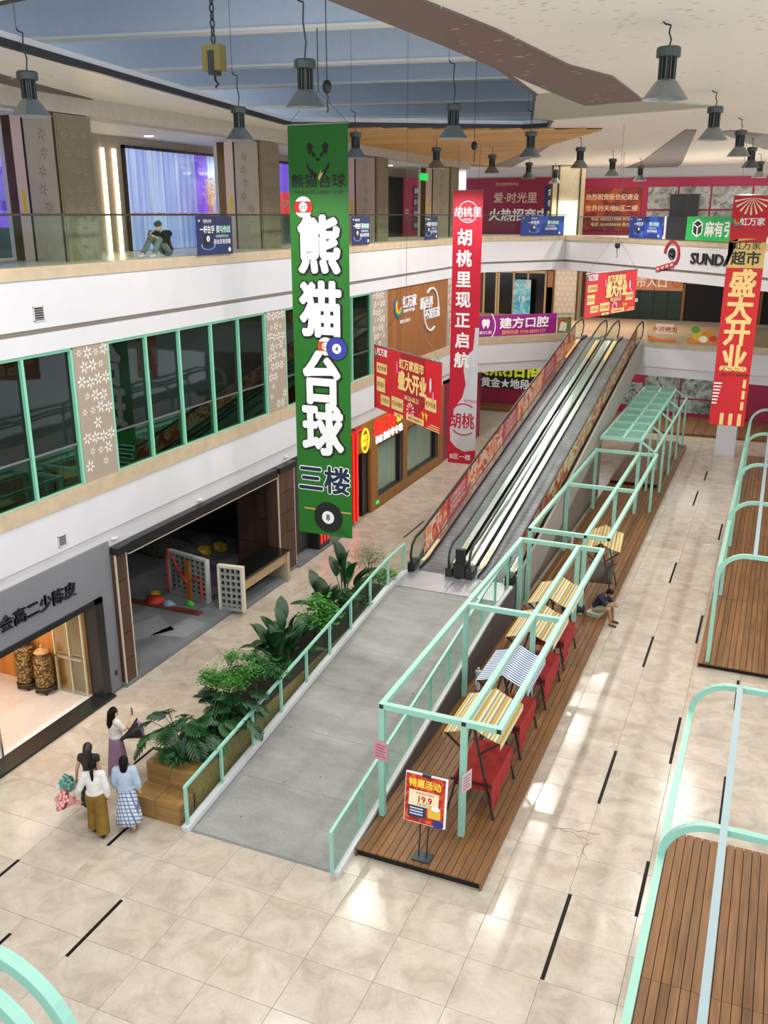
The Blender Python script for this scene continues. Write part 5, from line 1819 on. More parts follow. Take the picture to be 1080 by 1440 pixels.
for i, c in enumerate(['d8342a', 'ef8a1d', '3fa73b', '1f62b5']):
    MB().plate(band(0, 0, .03 + .035 * i, .062 + .035 * i, PI * .8, PI * 1.9, 10), (qx - .4, Yq, 11.0), XX, ZZ, .003, .006).build('logo_band', pm('logo_' + c, c, .4), qb)
text('虹万家', .27, M_PWHITE, qb, (qx + .08, Yq, 10.98), XX, ZZ, .003, .02, .004)
MB().plate(rect(-.6, 9.45 - 10, .6, 10.3 - 10) + [(.3, .42), (-.3, .42)], (qx, Yq, 10.0), XX, ZZ, .003, .006).build('gold_panel', pm('banner_gold_panel', 'cfae62', .5), qb)
text('虹万家', .3, M_PBLACK, qb, (qx, Yq, 10.2), XX, ZZ, .003, .01, .008)
text('超市', .48, M_PBLACK, qb, (qx, Yq, 9.78), XX, ZZ, .003, .03, .008)
for i, ch in enumerate('盛大开业'):
    text(ch, .98, M_GOLD, qb, (qx, Yq, 8.95 - i * .86), XX, ZZ, .003, .035, .006, sx=.92)
text('04.26-06.21', .2, M_GOLD, qb, (qx, Yq, 5.95), XX, ZZ, .003, .02, .006)
text('盛大开业 全场特惠', .11, M_PBLACK, qb, (qx + .1, Yq, 5.75), XX, ZZ, .003, .01, .006)
for k in range(7):
    MB().box((qx - .58, Yq - .006, 5.4 - k * .12), (qx - .3 - .02 * k, Yq - .003, 5.45 - k * .12)).build('stripe', M_PWHITE, qb)
for k in range(3):
    MB().box((qx - .25 + k * .3, Yq - .006, 3.92), (qx - .12 + k * .3, Yq - .003, 4.35)).build('stripe', M_GOLD, qb)
for k in range(3):
    MB().box((qx + .4, Yq - .006, 4.5 + k * .4), (qx + .5, Yq - .003, 4.8 + k * .4)).build('stripe', M_GOLD, qb)


def opening_poster(label, c, ang, Wd, Hd):
    t = thing('hanging_poster', label, 'banner', (c[0], c[1], c[2] - Hd / 2), group='wide red opening posters')
    u = Vector((math.sin(ang), math.cos(ang), 0))
    C_ = Vector(c)
    nn = u.cross(Vector(ZZ))

    def pl_(poly, m, d, nm):
        return MB().plate(poly, C_, u, ZZ, d, d + .004).build(nm, m, t)
    k = Wd / 3.3
    kv = Hd / 1.53

    def r_(x0, z0, x1, z1):
        return rect(x0 * k, z0 * kv, x1 * k, z1 * kv)
    pl_(r_(-1.65, -.765, 1.65, .765), M_RED, -.01, 'cloth')
    pl_(r_(-1.65, -.765, -1.58, .765), pm('poster_edge_maroon', '86101b', .5), .001, 'edge_print')
    pl_([(x * k, z * kv) for x, z in [(-.25, .75), (.85, .75), (.95, -.2), (.5, -.6), (-.1, -.3)]], pm('poster_maroon', '99131a', .5), .001, 'maroon_field')
    text('虹万家超市', .24 * k, M_GOLD, t, C_ + u * (.28 * k) + Vector((0, 0, .5 * kv)), u, ZZ, .003, .03, .006)
    text('盛大开业', .46 * k, M_GOLD, t, C_ + u * (.32 * k) + Vector((0, 0, .12 * kv)), u, ZZ, .003, .04, .006, sx=.75)
    text('04.26-06.21', .15 * k, M_GOLD, t, C_ + u * (.3 * k) + Vector((0, 0, -.24 * kv)), u, ZZ, .003, .02, .006)
    text('虹万家', .19 * k, M_PWHITE, t, C_ + u * (-1.2 * k) + Vector((0, 0, .62 * kv)), u, ZZ, .003, .02, .006)
    for i, cc in enumerate(['d8342a', 'ef8a1d', '3fa73b', '1f62b5']):
        pl_([(x * k, z * k) for x, z in band(-1.52, .62, .02 + .03 * i, .045 + .03 * i, PI * .8, PI * 1.9, 8)], pm('logo_' + cc, cc, .4), .003, 'logo_band')
    for (x0, z0, x1, z1, tx) in [(-1.5, .12, -.95, .36, '会员特惠'), (-1.5, -.32, -1.05, .02, '满百送礼'), (-1.28, -.62, -.8, -.38, '1元秒杀'), (-.7, -.62, -.1, -.32, '开业大抽奖'), (.95, -.34, 1.45, -.06, '更多惊喜'), (.06, -.74, .9, -.6, '地址:时光里购物中心'), (-.55, -.765, -.1, -.68, '欢迎光临')]:
        p_ = pl_(r_(x0, z0, x1, z1), pm('poster_cream_box', 'd8bd76', .5), .003, 'gold_box')
        text(tx, min(.13, (z1 - z0) * .5) * k, pm('box_red_text', '8e1a12', .5), p_, C_ + u * ((x0 + x1) / 2 * k) + Vector((0, 0, (z0 + z1) / 2 * kv)), u, ZZ, .003, .01, .009, maxw=(x1 - x0) * .9 * k)
    for q in range(12):
        a = q * PI / 6
        pl_([(x * k, z * kv) for x, z in [(.25 + .06 * math.cos(a), -.5 + .06 * math.sin(a)), (.25 + .17 * math.cos(a - .14), -.5 + .17 * math.sin(a - .14)), (.25 + .19 * math.cos(a), -.5 + .19 * math.sin(a)), (.25 + .17 * math.cos(a + .14), -.5 + .17 * math.sin(a + .14))]], pm('wheel_pink', 'f0b7c0', .5), .003, 'firework_ray')
    for (x, z, rr_, c_) in [(-.42, .38, .07, 'e07ab8'), (1.18, .22, .08, 'f3d5dc'), (1.3, -.02, .06, 'e07ab8')]:
        pl_([(p[0] * k, p[1] * kv) for p in disc(rr_, 14, .5, 2.0, x, z)], pm('balloon_' + c_, c_, .5), .003, 'balloon')
    for x in (.8, .95):
        pl_([(p[0] * k, p[1] * kv) for p in [(x, -.42), (x + .12, -.46), (x + .06, -.6)]], pm('party_yellow', 'e8c22a', .5), .003, 'pennant')
    for i in range(3):
        pl_(r_(1.0 + .1 * i, -.75 + .05 * i, 1.6, -.73 + .05 * i), pm('poster_cream_box', 'd8bd76', .5), .003, 'corner_stripe')
    MB().tube([C_ - u * (Wd / 2 + .05) + Vector((0, 0, Hd / 2)), C_ + u * (Wd / 2 + .05) + Vector((0, 0, Hd / 2))], .014, 6).build('top_pole', M_STEEL, t)
    top = C_ + Vector((0, 0, Hd / 2 + 1.1))
    for s in (-1, 1):
        wire(t, C_ + u * (s * Wd * .48) + Vector((0, 0, Hd / 2)), top, .004)
    wire(t, top, Vector((top.x, top.y, 13.7 if top.x > -5.2 or top.y > 28 else 17.2)), .004)
    return t


opening_poster('wide red opening poster hanging in front of the left shops', (-7.64, 19.2, 7.49), 2.287, 3.3, 1.53)
opening_poster('wide red opening poster hanging before the far supermarket entrance', (-4.89, 29.4, 8.91), .298, 3.4, 1.28)

# ================================================================== POSTERS ON THE BALUSTRADES
M_BLUEP = m_splash('blue_poster_field', [(.3, '0d1c47'), (.5, '16358a'), (.62, '2b55c0'), (.72, '142a66')], .9)


def rail_poster(label, p, u, Wd, Hd, dark=False):
    """p: lower left corner, u: direction along the rail"""
    t = thing('rail_poster', label, 'poster', p, 0, 'blue billiards posters on the balustrades')
    u = Vector(u).normalized()
    o = Vector(p)
    MB().plate(rect(0, 0, Wd, Hd), o, u, ZZ, 0, .012).build('sheet', m_splash('navy_poster_field', [(.3, '0a1230'), (.55, '142a5e'), (.7, '0d1a40')], .9) if dark else M_BLUEP, t)
    n = u.cross(Vector(ZZ))

    def at_(a, b):
        return o + u * (a * Wd) + Vector((0, 0, b * Hd)) + n * .012
    text('熊猫台球', .10 * Hd, M_PWHITE, t, at_(.3, .87), u, ZZ, .003, .01, .002)
    MB().plate([(.02, .0), (.08, -.08), (.14, 0), (.08, -.03)], at_(.03, .92), u, ZZ, 0, .003).build('mark', M_PWHITE, t)
    text('一杆在手', .2 * Hd, M_PWHITE, t, at_(.29, .66), u, ZZ, .003, .03, .002, maxw=.4 * Wd)
    text('要与你战', .2 * Hd, pm('print_mint', 'bfe8cf', .5), t, at_(.74, .66), u, ZZ, .003, .03, .002, maxw=.4 * Wd)
    text('台球教练预约咨询', .08 * Hd, M_PWHITE, t, at_(.7, .48), u, ZZ, .003, 0, .002, maxw=.5 * Wd)
    text('新会员有惊喜', .14 * Hd, M_PWHITE, t, at_(.7, .34), u, ZZ, .003, .01, .002, maxw=.5 * Wd)
    MB().plate(disc(.17 * Hd, 24), at_(.28, .38), u, ZZ, .001, .004).build('ball', M_PBLACK, t)
    MB().plate(disc(.075 * Hd, 18), at_(.3, .42), u, ZZ, .004, .007).build('ball_spot', M_PWHITE, t)
    text('8', .1 * Hd, M_PBLACK, t, at_(.3, .42), u, ZZ, .003, .02, .008)
    MB().plate([(p_[0], p_[1] * .35) for p_ in band(0, 0, .3 * Hd, .33 * Hd, PI * .9, PI * 2.2, 20)], at_(.3, .25), u, ZZ, .001, .004).build('swirl', pm('swirl_blue', '9fc4ff', .5), t)
    MB().plate(disc(.06 * Hd, 14), at_(.9, .12), u, ZZ, .001, .004).build('mark', M_PWHITE, t)
    return t


gdir = (8.9, -10.3)
rail_poster('dark blue billiards poster on the left third level balustrade beside the seated man', (-13.93, 20.55, 10.2), (0, 1, 0), 1.68, .97, True)
rail_poster('dark blue billiards poster half hidden behind the green banner on the third level balustrade', (-13.93, 29.9, 10.2), (0, 1, 0), 1.5, .95, True)
rail_poster('narrow dark billiards poster left of the red vertical banner on the third level balustrade', (-13.93, 37.0, 10.22), (0, 1, 0), 1.55, .92, True)
v1 = Vector((3.1, 4.5, 0)).normalized()
rail_poster('bright blue billiards poster beside the far column of the third level', (-12.55, 47.0, 10.2), v1, 2.9, .95)
v2 = Vector((8.9, -10.3, 0)).normalized()
e0 = Vector((-10.8, 49.7, 10.2)) + Vector((-.757, -.654, 0)) * -.0
rail_poster('bright blue billiards poster in front of the orange poster on the far third level balustrade', e0 + v2 * 6.05 + Vector((-.06, -.06, 0)), v2, 2.65, .92)
ms = thing('rail_poster', 'green board with white cube logo on the far third level balustrade', 'poster', e0 + v2 * 10.4 + Vector((-.06, -.06, 0)))
o_ = e0 + v2 * 10.4 + Vector((-.06, -.06, 0))
MB().plate(rect(0, 0, 3.6, .93), o_, v2, ZZ, 0, .015).build('board', pm('bright_green_board', '14a84f', .5, emit=.12), ms)
n_ = v2.cross(Vector(ZZ))
pc = o_ + v2 * .75 + Vector((0, 0, .48)) + n_ * .015
MB().plate([(0, .36), (.33, .2), (.33, -.2), (0, -.36), (-.33, -.2), (-.33, .2)], pc, v2, ZZ, .001, .004).build('logo_field', M_PWHITE, ms)
MB().plate([(0, .29), (.27, .17), (0, .06), (-.27, .17)], pc, v2, ZZ, .004, .007).build('logo_face', M_PBLACK, ms)
MB().plate([(-.27, .12), (-.04, .02), (-.04, -.28), (-.27, -.17)], pc, v2, ZZ, .004, .007).build('logo_face', M_PBLACK, ms)
MB().plate([(.04, .02), (.27, .12), (.27, -.17), (.04, -.28)], pc, v2, ZZ, .004, .007).build('logo_face', M_PBLACK, ms)
text('麻有引力', .62, M_PWHITE, ms, o_ + v2 * 2.4 + Vector((0, 0, .46)) + n_ * .015, v2, ZZ, .004, .03, .002, maxw=2.3)
bb = thing('rail_poster', 'black board beside the green board on the far third level balustrade', 'poster', e0 + v2 * 8.95 + Vector((-.06, -.06, 0)))
MB().plate(rect(0, 0, .14, .95), e0 + v2 * 8.8 + Vector((-.06, -.06, 0)), v2, ZZ, 0, .02).build('white_edge', M_WHITE, bb)
MB().plate(rect(0, 0, 1.4, .93), e0 + v2 * 8.97 + Vector((-.06, -.06, 0)), v2, ZZ, 0, .015).build('board', M_BLACKMT, bb)
# cinema lettering on the white band
cs_ = thing('fascia_sign', 'black SUNDAY lettering with a red film reel logo on the white band', 'sign', e0 + v2 * 8 + Vector((0, 0, -1.2)))
pc = e0 + v2 * 9.35 + Vector((0, 0, -.62))
M_REEL = pm('reel_red', 'a81a2a', .45)
MB().plate(band(.1, .02, .44, .56, -.9, PI * 1.0, 22), pc, v2, ZZ, .0, .06).build('reel_ring', M_REEL, cs_)
MB().plate(band(.1, .02, .21, .23, 0, 2 * PI, 20), pc, v2, ZZ, .0, .06).build('reel_hub', M_PBLACK, cs_)
for q in range(5):
    a = q * 2 * PI / 5
    MB().plate(disc(.062, 10, 1, 1, .1 + .12 * math.cos(a), .02 + .12 * math.sin(a)), pc, v2, ZZ, 0, .06).build('reel_hole', M_PBLACK, cs_)
for q in range(4):
    x0 = -.95 + q * .33
    z0 = -.78 + q * .075
    MB().plate([(x0 - .04, z0), (x0 + .28, z0 + .03), (x0 + .33, z0 + .27), (x0 + .02, z0 + .22)], pc, v2, ZZ, 0, .05).build('film_frame', M_REEL, cs_)
    MB().plate([(x0 + .04, z0 + .06), (x0 + .23, z0 + .08), (x0 + .26, z0 + .2), (x0 + .06, z0 + .17)], pc, v2, ZZ, .05, .055).build('film_picture', pm('film_pale', 'd9a5a8', .5), cs_)
text('SUNDAY', .62, M_PBLACK, cs_, e0 + v2 * 12.4 + Vector((0, 0, -.72)), v2, ZZ, .05, .02, .03, sx=1.3)
hk = thing('hanging_hook', 'small black pulley with hook hanging before the white band', 'hook', (-6.8, 41.5, 9.4))
MB().ell((0, 0, .55), (.12, .06, .14), 12, 8).build('pulley', M_BLACKMT, hk, world=False)
MB().tube([(0, 0, .42), (0, 0, .2), (.05, 0, .12), (0, 0, .06), (-.04, 0, .1)], .015, 6).build('hook', M_BLACKMT, hk, world=False)
wire(hk, (-6.8, 41.5, 10.05), (-6.8, 41.5, 13.68))
# dental banner on the second level rail
dv = Vector((3.9, 3.7, 0)).normalized()
db = thing('rail_poster', 'purple dental clinic banner with white characters on the second level balustrade', 'banner', (-13.75, 44.1, 5.42))
do = Vector((-13.72, 44.02, 5.44))
MB().plate(rect(0, 0, 4.45, 1.02), do, dv, ZZ, 0, .015).build('sheet', pm('dental_purple', '93197e', .5, var=.1), db)
dn = dv.cross(Vector(ZZ)) * .015
MB().plate(band(0, .5, .85, .9, -.7, .75, 12), do + dv * .1 + dn, dv, ZZ, 0, .003).build('arc', M_PWHITE, db)
MB().plate([(x * .28, z * .28) for x, z in [(-.8, .5), (-.4, .9), (0, .7), (.4, .9), (.8, .5), (.7, -.2), (.4, -.9), (.1, -.3), (-.1, -.3), (-.4, -.9), (-.7, -.2)]], do + dv * .45 + Vector((0, 0, .62)) + dn, dv, ZZ, 0, .003).build('tooth_logo', M_PWHITE, db)
text('建方口腔', .17, M_PWHITE, db, do + dv * .45 + Vector((0, 0, .2)) + dn, dv, ZZ, .003, .01, .002)
text('建方口腔', .56, M_PWHITE, db, do + dv * 2.6 + Vector((0, 0, .62)) + dn, dv, ZZ, .003, .03, .002, sx=1.25)
text('服务热线: 0760-88391177', .23, pm('print_orange', 'f0a02a', .5), db, do + dv * 2.6 + Vector((0, 0, .17)) + dn, dv, ZZ, .003, .02, .002)
# film prints on the right second level rail
fv_ = Vector((11.95, -1.85, 0)).normalized()
for k, (s0, lb) in enumerate([(.12, 'orange and white printed film on the second level balustrade right of the travelator'), (2.0, 'colourful food print on the second level balustrade left of the red banner')]):
    o_ = Vector((-5.95, 46.42, 5.42)) + fv_ * s0
    t = thing('rail_poster', lb, 'poster', o_)
    MB().plate([(0, .0), (1.4, .0), (1.4, .14), (.7, .1), (0, .24)], o_, fv_, ZZ, 0, .008).build('orange_swoosh', pm('film_orange', 'd9762f', .5), t)
    if k == 0:
        MB().plate(rect(.35, .35, 1.2, .8), o_, fv_, ZZ, 0, .006).build('cream_field', pm('film_cream', 'ecd9c2', .5), t)
        text('水浒烤肉', .3, pm('film_red_text', 'b0301f', .5), t, o_ + fv_ * .78 + Vector((0, 0, .55)), fv_, ZZ, .003, .02, .008)
    else:
        for q, (a, b, r, c) in enumerate([(.5, .35, .28, 'd9b02f'), (.35, .62, .2, '4f9a34'), (.95, .4, .3, 'cf8a24'), (1.2, .25, .18, 'c8402a'), (.75, .2, .2, 'ece5d5')]):
            MB().plate(disc(r, 16, 1, .8, a, b), o_, fv_, ZZ, .004 + .001 * q, .009 + .001 * q).build('dish', pm('dish_' + c, c, .5), t)
t = thing('rail_poster', 'small red and white menu card on the second level balustrade by the travelator top', 'poster', (-10.4, 47.0, 5.44))
MB().plate(rect(0, 0, .8, .8), (-10.42, 47.02, 5.44), dv, ZZ, 0, .01).build('sheet', pm('menu_green', '6f7a4a', .5), t)
MB().plate([(.1, .15), (.5, .1), (.55, .5), (.2, .6)], (-10.42, 47.02, 5.44), dv, ZZ, .011, .014).build('print', pm('menu_white', 'e6dccf', .5), t)
MB().plate([(.0, .5), (.7, .7), (.75, .8), (.0, .62)], (-10.42, 47.02, 5.44), dv, ZZ, .011, .014).build('print', pm('menu_red', 'b83a24', .5), t)
# white pier carrying the second level on the right
t = thing('pier', 'smooth white pier under the second level at the right, behind the red banner', 'pier', (-1.75, 46.9, 0))
MB().box((-2.2, 46.45, 0), (-1.3, 47.35, 3.85)).build('shaft', M_WHITE, t)
MB().box((-2.22, 46.43, 0), (-1.28, 47.37, .08)).build('plinth', M_WHITE2, t)

# ================================================================== HIGH BAY LAMPS
M_ALU = pm('lamp_aluminium', '4c524f', .38, metal=.5, var=.05)
M_SHADE = pm('lamp_shade_metal', '868c8c', .32, metal=.6, var=.04)
M_LENS = pm('lamp_lens_bright', 'ffffff', .4, emit=9, emitc='fff4e0')
M_LENSD = pm('lamp_lens_dim', 'd8d6cf', .3, emit=.7, emitc='fff2dc')


def make_lamp(label, loc, cord, lens):
    t = thing('high_bay_lamp', label, 'lamp', loc, 0, 'high bay lamps under the ceiling')
    MB().lathe([(.15, .53), (.165, .54), (.165, .64), (.15, .66), (.05, .67)], 18).build('driver_housing', M_ALU, t, world=False)
    m = MB().lathe([(.075, .24), (.075, .54)], 14)
    for k in range(12):
        a = 2 * PI * k / 12
        m.box((.07, -.008, .24), (.12, .008, .53), Matrix.Rotation(a, 4, 'Z'))
    m.build('heat_sink', M_ALU, t, world=False)
    m = MB()
    prof = [(.12, .25), (.15, .22), (.29, .03), (.315, 0), (.305, 0), (.28, .025), (.14, .205), (.11, .235)]
    m.lathe(prof, 28).build('shade', M_SHADE, t, world=False, smooth=False)
    MB().lathe([(.14, .16), (.14, .17)], 18).build('lens', lens, t, world=False)
    MB().tube([(0, 0, .67), (.02, .01, .67 + cord * .3), (-.015, 0, .67 + cord * .65), (0, 0, .67 + cord)], .012, 6).build('cord', M_BLACKMT, t, world=False)
    MB().tube([(0, 0, .67 + cord), (-.08, 0, .67 + cord + .02), (-.12, 0, .67 + cord + .07)], .012, 6).build('hook', M_BLACKMT, t, world=False)
    return t


LAMPS = [(-11.57, 12.6, .55, 0, 'high bay lamp nearest the left edge of the picture'), (-11.15, 18.3, .6, 0, 'high bay lamp in front of the lavender curtains'), (-11.5, 25.0, .5, 0, 'high bay lamp partly hidden behind the right edge of the green banner'), (-11.5, 31.6, .3, 1, 'high bay lamp above and left of the red vertical banner'), (-10.9, 36.2, .28, 0, 'high bay lamp just above the red vertical banner'), (-10.98, 42.05, .28, 1, 'high bay lamp before the dark magenta letting hoarding'), (-11.4, 49.0, .28, 0, 'high bay lamp before the far cream column'),
         (-6.93, 13.3, .75, 0, 'large high bay lamp right above the green banner top'), (-6.77, 19.6, .75, 0, 'high bay lamp hanging between the green banner and the brown ceiling band'), (-6.95, 26.7, .5, 0, 'high bay lamp at the right end of the timber ceiling'), (-6.95, 33.4, .28, 0, 'high bay lamp under the grey ceiling stripe'), (-7.1, 40.6, .28, 0, 'high bay lamp left of the broad grey ceiling wedge'), (-6.9, 47.0, .28, 1, 'high bay lamp under the tip of the broad grey wedge at the far end'),
         (-1.85, 14.3, .26, 0, 'largest high bay lamp at the upper right'), (-1.81, 22.2, .26, 1, 'brightly lit high bay lamp at the right below the largest one'), (-1.6, 28.5, .26, 0, 'first dull high bay lamp of the row above the right banner'), (-1.58, 35.6, .26, 0, 'second dull high bay lamp of the row above the right banner'), (-1.6, 45.0, .26, 0, 'third and farthest dull high bay lamp of the row above the right banner')]
for x, y, cord, br, lb in LAMPS:
    lo_ = make_lamp(lb, (x, y, 12.72), cord, M_LENS if br else M_LENSD)
    if cord > .3:
        wire(lo_, (x - .12, y, 13.46 + cord), (x - .12, y, 17.2), .005, 'suspension_wire')
    spot((x, y, 12.70), LAMP_W * (1.1 if y < 20 else 1.0 if y < 28 else 1.3), 156, .5, LAMP_COL, .16)
# further lamps of the same grid beyond the frame (behind the camera's view)
for x, y in [(3.5, 14), (3.5, 22), (3.5, 29), (3.5, 37), (-11.5, 6.5), (-6.9, 6.5), (-1.8, 7)]:
    spot((x, y, 12.70), LAMP_W, 156, .5, LAMP_COL, .16)

# chain hoists and pulleys
t = thing('chain_hoist', 'yellow chain hoist hanging below the skylight', 'hoist', (-8.05, 12.6, 13.2))
MB().box((-.15, -.09, 0), (.15, .09, .34)).build('body', pm('hoist_yellow', '77682a', .5), t, world=False)
MB().box((-.05, -.1, -.06), (.05, .1, .26)).build('clutch', M_BLACKMT, t, world=False)
MB().tube([(0, 0, -.02), (0, 0, -.12), (.05, 0, -.18), (0, 0, -.22)], .018, 6).build('hook', M_BLACKMT, t, world=False)
for k in range(9):
    m = MB()
    a = k % 2 * PI / 2
    m.sweep([(.03 * math.cos(q) * math.cos(a), .03 * math.cos(q) * math.sin(a), .42 + k * .1 + .06 * math.sin(q)) for q in [2 * PI * i / 10 for i in range(10)]], .02, .02, True)
    m.build('chain_link', M_BLACKMT, t, world=False)
wire(t, (-8.05, 12.6, 14.4), (-8.05, 12.6, 15.3), .02)
for (x, y, z, lb) in [(-8.6, 17.4, 13.35, 'black round pulley with chain hanging above the green banner'), (-9.0, 28.0, 12.95, 'small black pulley hanging before the timber ceiling')]:
    t = thing('chain_pulley', lb, 'pulley', (x, y, z), group='black pulleys under the roof')
    MB().ell((0, 0, .2), (.1, .05, .13), 14, 8).build('wheel', M_BLACKMT, t, world=False)
    MB().tube([(0, 0, .08), (.02, 0, 0), (0, 0, -.12), (.02, 0, -.2), (0, 0, -.26)], .016, 6).build('chain', pm('rusty_chain', '5a3020', .6), t, world=False)
    wire(t, (x, y, z + .3), (x, y, 17.2 if y < 28.1 else 13.64), .01)

# ================================================================== PLANTS
M_LEAF = pm('dark_glossy_leaf', '173d1c', .35, var=.35, scale=3, objvar=.25)
M_LEAF2 = pm('mid_green_leaf', '1f5423', .4, var=.35, scale=3, objvar=.3)
M_LEAF3 = pm('bright_green_leaf', '3f8029', .45, var=.35, scale=5, objvar=.25)
M_STEM = pm('green_stem', '3b5a2c', .5, var=.2)
M_BARK = pm('grey_brown_bark', '6a5846', .8, var=.25, scale=12)


def blade(m, spine, widths, fold=.25, side=(0, 1, 0)):
    s = Vector(side)
    n = len(spine)
    vs, fs = [], []
    for i, p in enumerate(spine):
        p = Vector(p)
        d = (Vector(spine[min(n - 1, i + 1)]) - Vector(spine[max(0, i - 1)])).normalized()
        up = d.cross(s).normalized()
        if up.z < 0:
            up = -up
        w = widths[i]
        vs += [p + s * w + up * (w * fold), p, p - s * w + up * (w * fold)]
    for i in range(n - 1):
        a = 3 * i
        fs += [(a, a + 1, a + 4, a + 3), (a + 1, a + 2, a + 5, a + 4)]
    return m.add(vs, fs)


def strel_leaf(h, L, W, lean, droop):
    """tall paddle leaf: petiole and blade"""
    m = MB()
    top = Vector((lean, 0, h))
    m.tube([(0, 0, 0), (lean * .3, 0, h * .5), top], [.022, .016, .012], 5)
    n = 9
    sp, wd = [], []
    for k in range(n + 1):
        f = k / n
        sp.append(top + Vector((L * (lean / max(h, .1) * .7 * f + droop * f * f), 0, L * (f - droop * .55 * f * f))))
        wd.append(W * math.sin(PI * min(1, f * .93 + .06)) ** .75)
    return blade(m, sp, wd, .3)


def place_leaves(t, meshes, n, tilt, seed, base=.0, sc=(.8, 1.15)):
    rr = random.Random(seed)
    for k in range(n):
        o = bpy.data.objects.new('leaf', meshes[k % len(meshes)])
        s = rr.uniform(*sc)
        o.scale = (s, s, s)
        o.rotation_euler = (rr.uniform(-.1, .1), rr.uniform(*tilt), 2.4 * k + rr.uniform(-.4, .4))
        o.location = (rr.uniform(-.06, .06), rr.uniform(-.06, .06), base)
        link(o, t)


ST = [strel_leaf(.75, .75, .19, .12, .18).mesh('leaf', M_LEAF), strel_leaf(.95, .7, .17, .2, .3).mesh('leaf', M_LEAF), strel_leaf(.5, .62, .17, .22, .5).mesh('leaf', M_LEAF2), strel_leaf(.6, .6, .16, .35, .7).mesh('leaf', M_LEAF)]


def strelitzia(label, x, y, n, s, seed):
    t = thing('strelitzia_plant', label, 'plant', (x, y, .76), group='leafy plants in the planter')
    place_leaves(t, ST, n, (-.15, .3), seed, 0, (.75 * s, 1.1 * s))
    MB().lathe([(.09, -.02), (.07, .12), (.03, .3)], 8).build('stem', M_STEM, t, world=False)


def lobed_leaf(L, W, petiole, seed=0):
    """deeply cut leaf on an arching stalk"""
    m = MB()
    rr = random.Random(seed)
    a = [(0, 0, 0), (petiole * .35, 0, petiole * .75), (petiole * .8, 0, petiole)]
    m.tube(a, [.014, .011, .008], 5)
    o = Vector(a[-1])
    d = Vector((.8, 0, -.25)).normalized()
    blade(m, [o + d * (L * f) + Vector((0, 0, -.12 * L * f * f)) for f in (0, .3, .6, .85, 1)], [.02, .05, .05, .035, .0], .1)
    for k in range(7):
        f = .05 + k * .135
        ln = W * math.sin(PI * (.25 + .62 * k / 6)) ** 1.1
        for s in (-1, 1):
            p = o + d * (L * f) + Vector((0, 0, -.12 * L * f * f))
            dr = Vector((.45 + .5 * f, s * .85, -.12)).normalized()
            sd = dr.cross(Vector((0, 0, 1))).normalized()
            blade(m, [p, p + dr * ln * .4, p + dr * ln * .75 + Vector((0, 0, -.02)), p + dr * ln + Vector((0, 0, -.06))], [.02, .035, .028, .004], .15, sd)
    return m


LB = [lobed_leaf(.42, .26, .55, 1).mesh('leaf', M_LEAF2), lobed_leaf(.5, .3, .7, 2).mesh('leaf', M_LEAF), lobed_leaf(.36, .22, .4, 3).mesh('leaf', M_LEAF2)]


def philodendron(label, x, y, n, s, seed):
    t = thing('philodendron_plant', label, 'plant', (x, y, .76), group='leafy plants in the planter')
    place_leaves(t, LB, n, (-.35, .5), seed, .05, (.8 * s, 1.15 * s))
    MB().lathe([(.08, -.02), (.06, .15), (.03, .22)], 8).build('stem', M_STEM, t, world=False)


def strap_leaf(L, W, rise):
    m = MB()
    sp = [(L * f, 0, rise * math.sin(PI * .62 * f) * 1.0) for f in (0, .2, .4, .6, .8, 1)]
    return blade(m, sp, [W * .4, W * .8, W, W * .9, W * .55, .0], .25)


FR = [strap_leaf(.62, .045, .32).mesh('leaf', M_LEAF2), strap_leaf(.52, .04, .42).mesh('leaf', M_LEAF), strap_leaf(.7, .045, .2).mesh('leaf', M_LEAF2)]


def bird_nest(label, x, y, n, seed, s=1.):
    t = thing('fern_plant', label, 'plant', (x, y, .8), group='leafy plants in the planter')
    place_leaves(t, FR, n, (-.3, .25), seed, .02, (.75 * s, 1.1 * s))
    MB().lathe([(.07, -.06), (.06, .05), (.02, .1)], 8).build('stem', M_STEM, t, world=False)


def small_tree(label, x, y, h, r, mat, seed, n=520, ls=.05, trunk=True, flat=.55, nm='small_leaf_tree', clusters=9):
    rr = random.Random(seed)
    t = thing(nm, label, 'plant', (x, y, .76), group='leafy plants in the planter')
    m = MB()
    cl_ = []
    for k in range(clusters):
        a = 2.4 * k
        d = r * math.sqrt((k + .4) / clusters)
        cl_.append(Vector((d * math.cos(a), d * math.sin(a), h * (.82 + rr.uniform(-.2, .16)) - d * .25)))
    m.tube([(0, 0, -.03), (.02, .01, h * .35), (0, 0, h * .62)], [.022, .018, .012], 6)
    for c in cl_:
        m.tube([(0, 0, h * rr.uniform(.35, .6)), c * .6 + Vector((0, 0, h * .25)), c], [.009, .006, .003], 4, False)
    m.build('trunk', M_BARK if trunk else M_STEM, t, world=False)
    m = MB()
    for k in range(n):
        c = cl_[k % clusters]
        p = c + Vector((rr.gauss(0, r * .24), rr.gauss(0, r * .24), rr.gauss(0, r * .24 * flat)))
        a, b = rr.uniform(0, 2 * PI), rr.uniform(-.5, .3)
        d = Vector((math.cos(a) * math.cos(b), math.sin(a) * math.cos(b), math.sin(b)))
        sd = d.cross(Vector((rr.uniform(-.3, .3), rr.uniform(-.3, .3), 1))).normalized()
        L = ls * rr.uniform(.7, 1.3)
        m.add([p, p + d * L * .5 + sd * L * .28, p + d * L, p + d * L * .5 - sd * L * .28], [(0, 1, 2, 3)])
    f = m.build('foliage', mat, t, world=False)
    f['kind'] = 'stuff'


